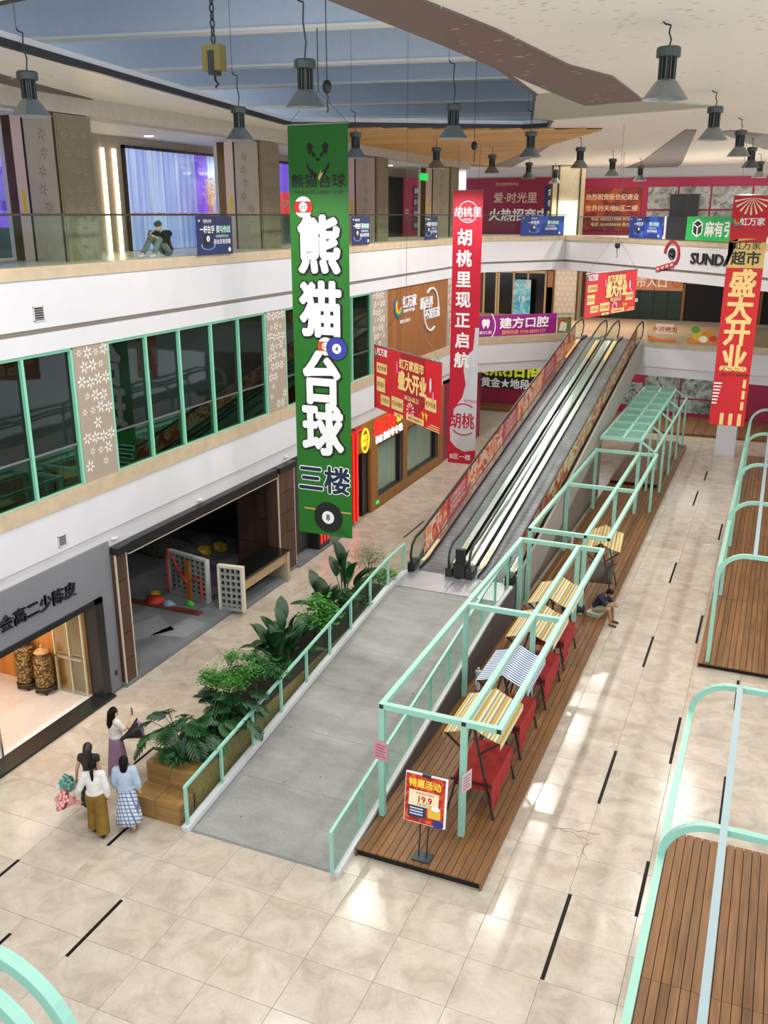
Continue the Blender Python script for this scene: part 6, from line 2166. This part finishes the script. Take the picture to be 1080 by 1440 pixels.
bird_nest('spreading fern at the front corner of the planter', -9.9, 13.0, 34, 1)
philodendron('cut leaf philodendron leaning over the left front of the planter', -10.25, 13.45, 26, .92, 2)
philodendron('cut leaf philodendron behind the front fern beside the railing', -9.9, 14.1, 24, .9, 3)
small_tree('pale green flat topped small tree near the front of the planter', -10.05, 15.0, 1.4, .5, M_LEAF3, 4, 3200, .065)
philodendron('low philodendron under the pale green small tree', -9.9, 14.9, 20, .8, 5)
small_tree('darker fine leaved shrub right of the pale green small tree', -9.8, 15.7, 1.2, .48, M_LEAF2, 6, 3000, .065)
strelitzia('tallest broad leaved plant in the middle of the planter', -10.0, 17.0, 22, 1.0, 7)
strelitzia('broad leaved plant drooping left in the middle of the planter', -10.15, 17.8, 16, .95, 21)
small_tree('round leafed shrub right of the middle broad leaved plant', -9.9, 18.9, 1.15, .48, M_LEAF3, 8, 1100, .13, False)
strelitzia('shorter broad leaved plant in the far half of the planter', -10.15, 20.0, 15, .9, 9)
small_tree('low dark shrub between the far broad leaved plants', -9.8, 20.4, .95, .42, M_LEAF2, 10, 1100, .11, False)
strelitzia('tall upright broad leaved plant at the far end of the planter', -10.25, 21.3, 14, 1.12, 11)
small_tree('airy reddish green shrub at the far end of the planter', -10.1, 22.6, 1.45, .42, pm('reddish_leaf', '6a6a3a', .5, var=.4, scale=6), 12, 1300, .05, True, 1.0)
small_tree('low bright shrub at the far end of the planter beside the railing', -9.7, 22.4, .85, .38, M_LEAF3, 13, 900, .09, False)


# ================================================================== PEOPLE
def capsule(m, p, q, r1, r2):
    m.tube([p, q], [r1, r2], 10)
    m.ell(p, (r1, r1, r1), 10, 6)
    m.ell(q, (r2, r2, r2), 10, 6)


def blob(name, m, voxel, mat, parent, smooth=2):
    me = m.mesh('tmp', None)
    o = bpy.data.objects.new('tmp', me)
    COL.objects.link(o)
    md = o.modifiers.new('r', 'REMESH')
    md.mode = 'VOXEL'
    md.voxel_size = voxel
    if smooth:
        sm = o.modifiers.new('s', 'SMOOTH')
        sm.iterations = smooth
        sm.factor = .5
    dg = bpy.context.evaluated_depsgraph_get()
    new = bpy.data.meshes.new_from_object(o.evaluated_get(dg))
    bpy.data.objects.remove(o)
    bpy.data.meshes.remove(me)
    new.materials.clear()
    new.materials.append(mat)
    new.name = name
    new.shade_smooth()
    return link(bpy.data.objects.new(name, new), parent)


def hand(m, w, d, side, curl=.5):
    """palm, four fingers of different length and a thumb leaving the side of the palm"""
    w, d = Vector(w), Vector(d).normalized()
    s = Vector(side).normalized()
    n = d.cross(s).normalized()
    m.ell(w + d * .045, (.030, .030, .030), 10, 6)
    capsule(m, w + d * .02, w + d * .07, .024, .026)
    for k, L in enumerate((.062, .07, .066, .052)):
        b = w + d * .085 + s * (.03 - k * .02)
        mid = b + d * (L * .5) + n * (L * .12 * curl)
        e = mid + (d * (1 - curl) + n * curl).normalized() * (L * .5)
        capsule(m, b, mid, .0095, .009)
        capsule(m, mid, e, .009, .0075)
    b = w + d * .03 + s * .03
    capsule(m, b, b + (d * .6 + s * .7).normalized() * .035, .011, .010)
    capsule(m, b + (d * .6 + s * .7).normalized() * .035, b + (d * .6 + s * .7).normalized() * .035 + d * .028, .010, .008)


def person_body(t, J, skin=M_SKIN, k=1., female=True):
    """one continuous body from the joint table J"""
    m = MB()
    pel, che, nek, hd = (Vector(J[x]) for x in ('pelvis', 'chest', 'neck', 'head'))
    up = (che - pel).normalized()
    m.ell(pel, (.15, .115, .12))
    capsule(m, pel + up * .04, che, .115, .13)
    m.ell(che, (.15, .11, .13))
    sl, sr = Vector(J['shoulder_l']), Vector(J['shoulder_r'])
    capsule(m, sl, sr, .05, .05)
    capsule(m, che + (nek - che) * .5, nek, .06, .045)
    capsule(m, nek, hd + (nek - hd) * .35, .045, .045)
    f = Vector(J.get('face', (0, 1, 0))).normalized()
    m.ell(hd, (.075, .085, .105), 16, 10)
    m.ell(hd + f * .05 + Vector((0, 0, -.05)), (.05, .05, .05), 10, 7)
    m.ell(hd + f * .093 + Vector((0, 0, -.015)), (.013, .016, .02), 8, 6)
    e = f.cross(Vector((0, 0, 1))).normalized()
    for s in (-1, 1):
        m.ell(hd + e * (s * .077) + Vector((0, 0, -.01)), (.014, .02, .03), 8, 6)
    for s in ('l', 'r'):
        a, b, c = Vector(J['shoulder_' + s]), Vector(J['elbow_' + s]), Vector(J['wrist_' + s])
        capsule(m, a, b, .044, .034)
        capsule(m, b, c, .033, .023)
        hand(m, c, c - b, Vector((1 if s == 'l' else -1, .3, 0)), .6)
        h, kn, an = Vector(J['hip_' + s]), Vector(J['knee_' + s]), Vector(J['ankle_' + s])
        capsule(m, h, kn, .082, .055)
        capsule(m, kn, an, .052, .034)
        ft = Vector(J.get('foot_' + s, (0, 1, 0))).normalized()
        capsule(m, an + Vector((0, 0, -.035)), an + ft * .14 + Vector((0, 0, -.05)), .034, .028)
    o = blob('body', m, .011, skin, t)
    for s in (-1, 1):
        MB().ell(hd + f * .078 + e * (s * .03) + Vector((0, 0, .01)), (.012, .008, .007), 8, 5).build('eye', M_PBLACK, t, world=False)
    MB().ell(hd + f * .088 + Vector((0, 0, -.06)), (.022, .008, .007), 8, 5).build('mouth', pm('lips', 'a05a50', .5), t, world=False)
    return o


def top(t, J, mat, sleeve=.9, grow=.02, hem=.0, nm='top'):
    m = MB()
    pel, che = Vector(J['pelvis']), Vector(J['chest'])
    up = (che - pel).normalized()
    m.ell(pel + up * (.06 - hem), (.15 + grow, .115 + grow, .09))
    capsule(m, pel + up * .06, che, .115 + grow, .13 + grow * .8)
    m.ell(che, (.15 + grow, .11 + grow, .13 + grow))
    capsule(m, J['shoulder_l'], J['shoulder_r'], .05 + grow, .05 + grow)
    for s in ('l', 'r'):
        a, b, c = Vector(J['shoulder_' + s]), Vector(J['elbow_' + s]), Vector(J['wrist_' + s])
        if sleeve <= .5:
            capsule(m, a, a + (b - a) * (sleeve * 2), .048 + grow, .04 + grow)
        else:
            capsule(m, a, b, .048 + grow, .042 + grow)
            capsule(m, b, b + (c - b) * (sleeve * 2 - 1), .042 + grow, .034 + grow)
    return blob(nm, m, .014, mat, t, 3)


def trousers(t, J, mat, r0=.105, r1=.085, r2=.075, length=1., nm='trousers'):
    m = MB()
    m.ell(J['pelvis'], (.17, .135, .13))
    for s in ('l', 'r'):
        h, kn, an = Vector(J['hip_' + s]), Vector(J['knee_' + s]), Vector(J['ankle_' + s])
        capsule(m, h, kn, r0, r1)
        if length > .5:
            e = kn + (an - kn) * ((length - .5) * 2)
            m.tube([kn, (kn + e) / 2, e], [r1, (r1 + r2) / 2, r2], 12)
    return blob(nm, m, .014, mat, t, 3)


def skirt(t, z0, z1, r0, r1, mat, c=(0, 0), folds=9, nm='skirt', lean=0.):
    m = MB()
    rs = []
    for j in range(7):
        f = j / 6
        r = r0 + (r1 - r0) * f ** .8
        rs.append([(c[0] + (r * (1 + .06 * f * math.sin(folds * a))) * math.cos(a), c[1] + lean * f + (r * .8 * (1 + .06 * f * math.sin(folds * a))) * math.sin(a), z0 + (z1 - z0) * f) for a in [2 * PI * k / 36 for k in range(36)]])
    return m.rings(rs).build(nm, mat, t, world=False, smooth=True)


def hair(t, hd, f, style, mat=M_HAIR):
    hd, f = Vector(hd), Vector(f).normalized()
    m = MB()
    b = -f
    m.ell(hd + b * .018 + Vector((0, 0, .022)), (.088, .092, .1), 16, 10)
    if style == 'long':
        capsule(m, hd + b * .06, hd + b * .09 + Vector((0, 0, -.25)), .085, .09)
        capsule(m, hd + b * .09 + Vector((0, 0, -.25)), hd + b * .085 + Vector((0, 0, -.44)), .085, .05)
    elif style == 'pony':
        capsule(m, hd + b * .09, hd + b * .13 + Vector((0, 0, -.06)), .03, .035)
        capsule(m, hd + b * .13 + Vector((0, 0, -.06)), hd + b * .12 + Vector((0, 0, -.34)), .038, .016)
    elif style == 'bob':
        capsule(m, hd + b * .04, hd + b * .06 + Vector((0, 0, -.14)), .088, .075)
    elif style == 'mop':
        m.ell(hd + f * .03 + Vector((0, 0, .05)), (.095, .09, .075), 14, 8)
        capsule(m, hd + b * .05, hd + b * .06 + Vector((0, 0, -.07)), .07, .05)
    return blob('hair', m, .013, mat, t, 2)


def shoes(t, J, mat):
    for s in ('l', 'r'):
        an = Vector(J['ankle_' + s])
        ft = Vector(J.get('foot_' + s, (0, 1, 0))).normalized()
        m = MB()
        capsule(m, an + Vector((0, 0, -.045)) - ft * .02, an + ft * .15 + Vector((0, 0, -.055)), .042, .036)
        blob('shoe', m, .012, mat, t, 1)


def stand(step=.0, arms=None):
    J = dict(pelvis=(0, 0, .9), chest=(0, .01, 1.2), neck=(0, .0, 1.38), head=(0, .02, 1.5), face=(0, 1, 0),
             shoulder_l=(-.155, 0, 1.32), shoulder_r=(.155, 0, 1.32), elbow_l=(-.22, -.03, 1.07), elbow_r=(.22, -.03, 1.07), wrist_l=(-.23, .05, .85), wrist_r=(.23, .05, .85),
             hip_l=(-.085, 0, .86), hip_r=(.085, 0, .86), knee_l=(-.09, .05 + step * .5, .47), knee_r=(.09, .05 - step * .3, .47), ankle_l=(-.09, step * .6, .085), ankle_r=(.09, -step * .6, .085))
    if arms:
        J.update(arms)
    return J


def check_mat():
    t = NT('pale_blue_check')
    c = t.coord('Object', (1, 1, 1), (.6, .0, .4))
    w1 = t.n('ShaderNodeTexWave', wave_type='BANDS', bands_direction='X', Scale=4.5)
    w2 = t.n('ShaderNodeTexWave', wave_type='BANDS', bands_direction='Z', Scale=4.5)
    t.l(c, w1.inputs['Vector'])
    t.l(c, w2.inputs['Vector'])
    m = t.n('ShaderNodeMath', operation='MAXIMUM')
    t.l(w1.outputs['Fac'], m.inputs[0])
    t.l(w2.outputs['Fac'], m.inputs[1])
    t.l(t.ramp(m.outputs[0], [(.78, lin('c9cdd8')), (.9, lin('5d6f96'))]), t.b.inputs['Base Color'])
    t.b.inputs['Roughness'].default_value = .8
    return t.m


def bouquet(label, loc, tilt, wrap, flower, seed, s=1.):
    """wrapped flowers: a paper cone and a crowd of blossoms"""
    t = thing('bouquet', label, 'bouquet', loc)
    t.rotation_euler = tilt
    m = MB()
    rs = []
    for (r, z) in [(.03, -.16), (.035, -.05), (.10, .08), (.17, .2)]:
        rs.append([(s * r * (1 + .14 * math.sin(5 * a)) * math.cos(a), s * r * (1 + .14 * math.sin(5 * a)) * math.sin(a), s * (z + .02 * math.sin(5 * a))) for a in [2 * PI * k / 30 for k in range(30)]])
    m.rings(rs, False).build('paper_wrap', wrap, t, world=False)
    rr = random.Random(seed)
    m = MB()
    for k in range(16):
        a, d = 2.4 * k, .13 * math.sqrt((k + .5) / 16)
        m.ell((s * d * math.cos(a), s * d * math.sin(a), s * (.2 + rr.uniform(-.02, .03))), (s * .035, s * .035, s * .03), 8, 5)
    m.build('blossoms', flower, t, world=False, smooth=True)
    MB().tube([(0, 0, -.16 * s), (0, 0, -.24 * s)], .015 * s, 6).build('stems', M_STEM, t, world=False)
    return t


def put(loc, rz, v):
    return Vector(loc) + Matrix.Rotation(rz, 3, 'Z') @ Vector(v)


# woman with ponytail, white blouse, mustard trousers
L_, rz = (-10.72, 11.4, 0), .55
t = thing('person', 'woman with ponytail in white blouse and mustard wide trousers, carrying pink flowers', 'person', L_, rz, 'women walking beside the planter')
J = stand(.18, dict(elbow_l=(-.26, -.02, 1.07), wrist_l=(-.36, .06, .88), elbow_r=(.22, -.05, 1.06), wrist_r=(.22, .02, .82)))
person_body(t, J)
top(t, J, pm('white_blouse', 'd6d2cc', .8, var=.05), .92, .028)
trousers(t, J, pm('mustard_cloth', '7d5b16', .8, var=.1), .11, .115, .13, .97)
hair(t, J['head'], J['face'], 'pony')
MB().ell((0, -.08, 1.46), (.03, .02, .015), 8, 5).build('hair_tie', pm('grey_tie', 'a8a29c', .6), t, world=False)
shoes(t, J, pm('dark_shoe', '1c1a1a', .5))
w = put(L_, rz, J['wrist_l'])
bouquet('pink bouquet in dark paper held by the woman in mustard trousers', w + Vector((-.04, -.06, -.12)), (.9, -.5, 0), pm('pink_paper_wrap', 'd79a95', .7), pm('pink_blossom', 'e0a09c', .7), 1, 1.15)
# woman in pale blue top and checked skirt
L_, rz = (-10.28, 11.75, 0), .45
t = thing('person', 'woman with dark bob in pale blue top and checked long skirt', 'person', L_, rz, 'women walking beside the planter')
J = stand(.1, dict(elbow_l=(-.22, .02, 1.07), wrist_l=(-.2, .1, .86)))
person_body(t, J)
top(t, J, pm('pale_blue_top', 'a3b2c6', .8, var=.05), .8, .03)
skirt(t, .98, .2, .14, .25, check_mat())
hair(t, J['head'], J['face'], 'bob')
shoes(t, J, pm('tan_sandal', '8a6a4a', .6))
# woman with long hair and dark dress
L_, rz = (-11.2, 11.85, 0), .35
t = thing('person', 'woman with long brown hair in a dark green dress, carrying a teal bouquet', 'person', L_, rz, 'women walking beside the planter')
J = stand(.1, dict(elbow_l=(-.24, -.04, 1.06), wrist_l=(-.28, -.02, .82)))
person_body(t, J)
top(t, J, pm('dark_dress', '1f2620', .8, var=.1), .12, .015, nm='dress_top')
skirt(t, 1.0, .3, .135, .24, pm('dark_dress', '1f2620', .8))
hair(t, J['head'], J['face'], 'long', pm('dark_brown_hair', '24160f', .4, var=.25, scale=30))
shoes(t, J, M_PBLACK)
w = put(L_, rz, J['wrist_l'])
bouquet('teal and white striped bouquet held low by the woman in the dark dress', w + Vector((-.03, -.03, -.14)), (.8, -.6, .3), m_stripes('teal_stripes', ['4f8f86', 'dfe6df'], .03, 0), pm('teal_blossom', '5f9d90', .7), 2, 1.15)
# woman farther on, lilac skirt, phone and purple flowers
L_, rz = (-11.62, 13.12, 0), -.45
t = thing('person', 'woman with long black hair in white top and lilac skirt, holding up a phone', 'person', L_, rz, 'women walking beside the planter')
J = stand(.08, dict(elbow_r=(.2, .12, 1.13), wrist_r=(.1, .3, 1.3), elbow_l=(-.17, .12, 1.08), wrist_l=(.02, .25, 1.05)))
person_body(t, J)
top(t, J, pm('cream_top', 'd3ccc4', .8, var=.05), .4, .022)
skirt(t, 1.0, .1, .14, .27, pm('lilac_skirt', '85687f', .8, var=.08), folds=7)
hair(t, J['head'], J['face'], 'long')
shoes(t, J, M_PBLACK)
w = put(L_, rz, (.1, .36, 1.38))
tt = thing('phone', 'black phone held up by the woman in the lilac skirt', 'phone', w, rz)
MB().box((-.038, -.005, -.03), (.038, .005, .125)).build('case', M_PBLACK, tt, world=False)
MB().box((-.034, -.0065, -.024), (.034, -.005, .119)).build('screen', pm('phone_screen', '5a6b88', .2, emit=.3), tt, world=False)
w = put(L_, rz, (.2, .2, .98))
bouquet('purple bouquet in black paper on the arm of the woman in the lilac skirt', w, (-.9, .9, -.3), pm('black_paper_wrap', '1e1c22', .6), pm('purple_blossom', '9a7aa6', .7), 3, 1.3)

# man seated on the third level edge
L_, rz = (-14.5, 20.05, 10.19), PI
t = thing('person', 'man in black shirt and grey jeans sitting on the third level floor', 'person', L_, rz)
J = dict(pelvis=(0, 0, .14), chest=(0, .12, .46), neck=(0, .2, .64), head=(0, .3, .75), face=(0, .8, -.55), shoulder_l=(-.18, .14, .56), shoulder_r=(.18, .14, .56), elbow_l=(-.2, .38, .40), elbow_r=(.2, .42, .42), wrist_l=(-.08, .58, .5), wrist_r=(.06, .6, .52),
         hip_l=(-.09, .05, .14), hip_r=(.09, .05, .14), knee_l=(-.12, .46, .44), knee_r=(.12, .48, .46), ankle_l=(-.12, .70, .09), ankle_r=(.12, .84, .09), foot_l=(0, 1, 0), foot_r=(0, 1, 0))
person_body(t, J)
top(t, J, pm('black_shirt', '0b0c0f', .9, var=.1, spec=.1), .45, .045)
trousers(t, J, pm('grey_jeans', '616b6d', .8, var=.12), .09, .072, .065, .97)
hair(t, J['head'], J['face'], 'mop')
shoes(t, J, M_WHITE2)
w = put(L_, rz, (0, .68, .58))
tt = thing('phone', 'phone in the hands of the man seated on the third level', 'phone', w, rz)
tt.rotation_euler = (.7, 0, rz)
MB().box((-.038, -.005, -.05), (.038, .005, .1)).build('case', M_PBLACK, tt, world=False)
MB().box((-.034, -.0065, -.046), (.034, -.005, .096)).build('screen', pm('phone_screen', '5a6b88', .2), tt, world=False)

# man seated on the edge of the long deck
L_, rz = (-3.92, 24.85, .17), -PI / 2 - .25
st2 = thing('low_stool', 'low folded mat under the man sitting on the deck edge', 'stool', (-3.92, 24.85, .17), rz)
MB().box((-.2, -.18, 0), (.2, .2, .10)).build('cushion', pm('pale_mat', '9c9c8c', .8), st2, world=False)
MB().box((-.21, -.19, .10), (.21, .21, .12)).build('cover', pm('pale_mat_top', 'c9c8b6', .8), st2, world=False)
t = thing('person', 'man in navy shirt sitting hunched on the edge of the long deck', 'person', (L_[0], L_[1], .17), rz)
J = dict(pelvis=(0, 0, .24), chest=(0, .18, .54), neck=(0, .29, .68), head=(0, .40, .78), face=(0, .8, -.55), shoulder_l=(-.17, .21, .63), shoulder_r=(.17, .21, .63), elbow_l=(-.2, .40, .42), elbow_r=(.2, .40, .44), wrist_l=(-.1, .55, .40), wrist_r=(.08, .58, .44),
         hip_l=(-.09, .05, .22), hip_r=(.09, .05, .22), knee_l=(-.14, .44, .36), knee_r=(.14, .44, .36), ankle_l=(-.14, .50, -.085), ankle_r=(.14, .55, -.085), foot_l=(0, 1, 0), foot_r=(0, 1, 0))
person_body(t, J, pm('tan_skin', '9a6a46', .5, var=.05))
top(t, J, pm('navy_shirt', '141b33', .8, var=.1), .4, .028)
trousers(t, J, pm('khaki_shorts', 'a39878', .8, var=.1), .1, .085, .08, .5, 'shorts')
hair(t, J['head'], J['face'], 'mop')
shoes(t, J, pm('brown_sandal', '4a3526', .6))
bg = thing('duffel_bag', 'dark bag lying on the deck behind the seated man', 'bag', (-4.55, 24.75, .17), .15)
m = MB()
m.rings([[(x, .14 * math.cos(a) * s_, .14 + .14 * math.sin(a) * s_) for a in [2 * PI * k / 14 for k in range(14)]] for x, s_ in ((-.34, .5), (-.3, .9), (-.1, 1), (.1, 1), (.3, .9), (.34, .5))])
m.build('body', pm('dark_canvas', '20242a', .8), bg, world=False, smooth=True)
MB().tube([(-.15, 0, .27), (-.12, 0, .4), (.12, 0, .4), (.15, 0, .27)], .014, 6).build('handle', M_BLACKMT, bg, world=False)
MB().box((-.25, -.012, .276), (.25, .012, .285)).build('zip', M_STEEL, bg, world=False)
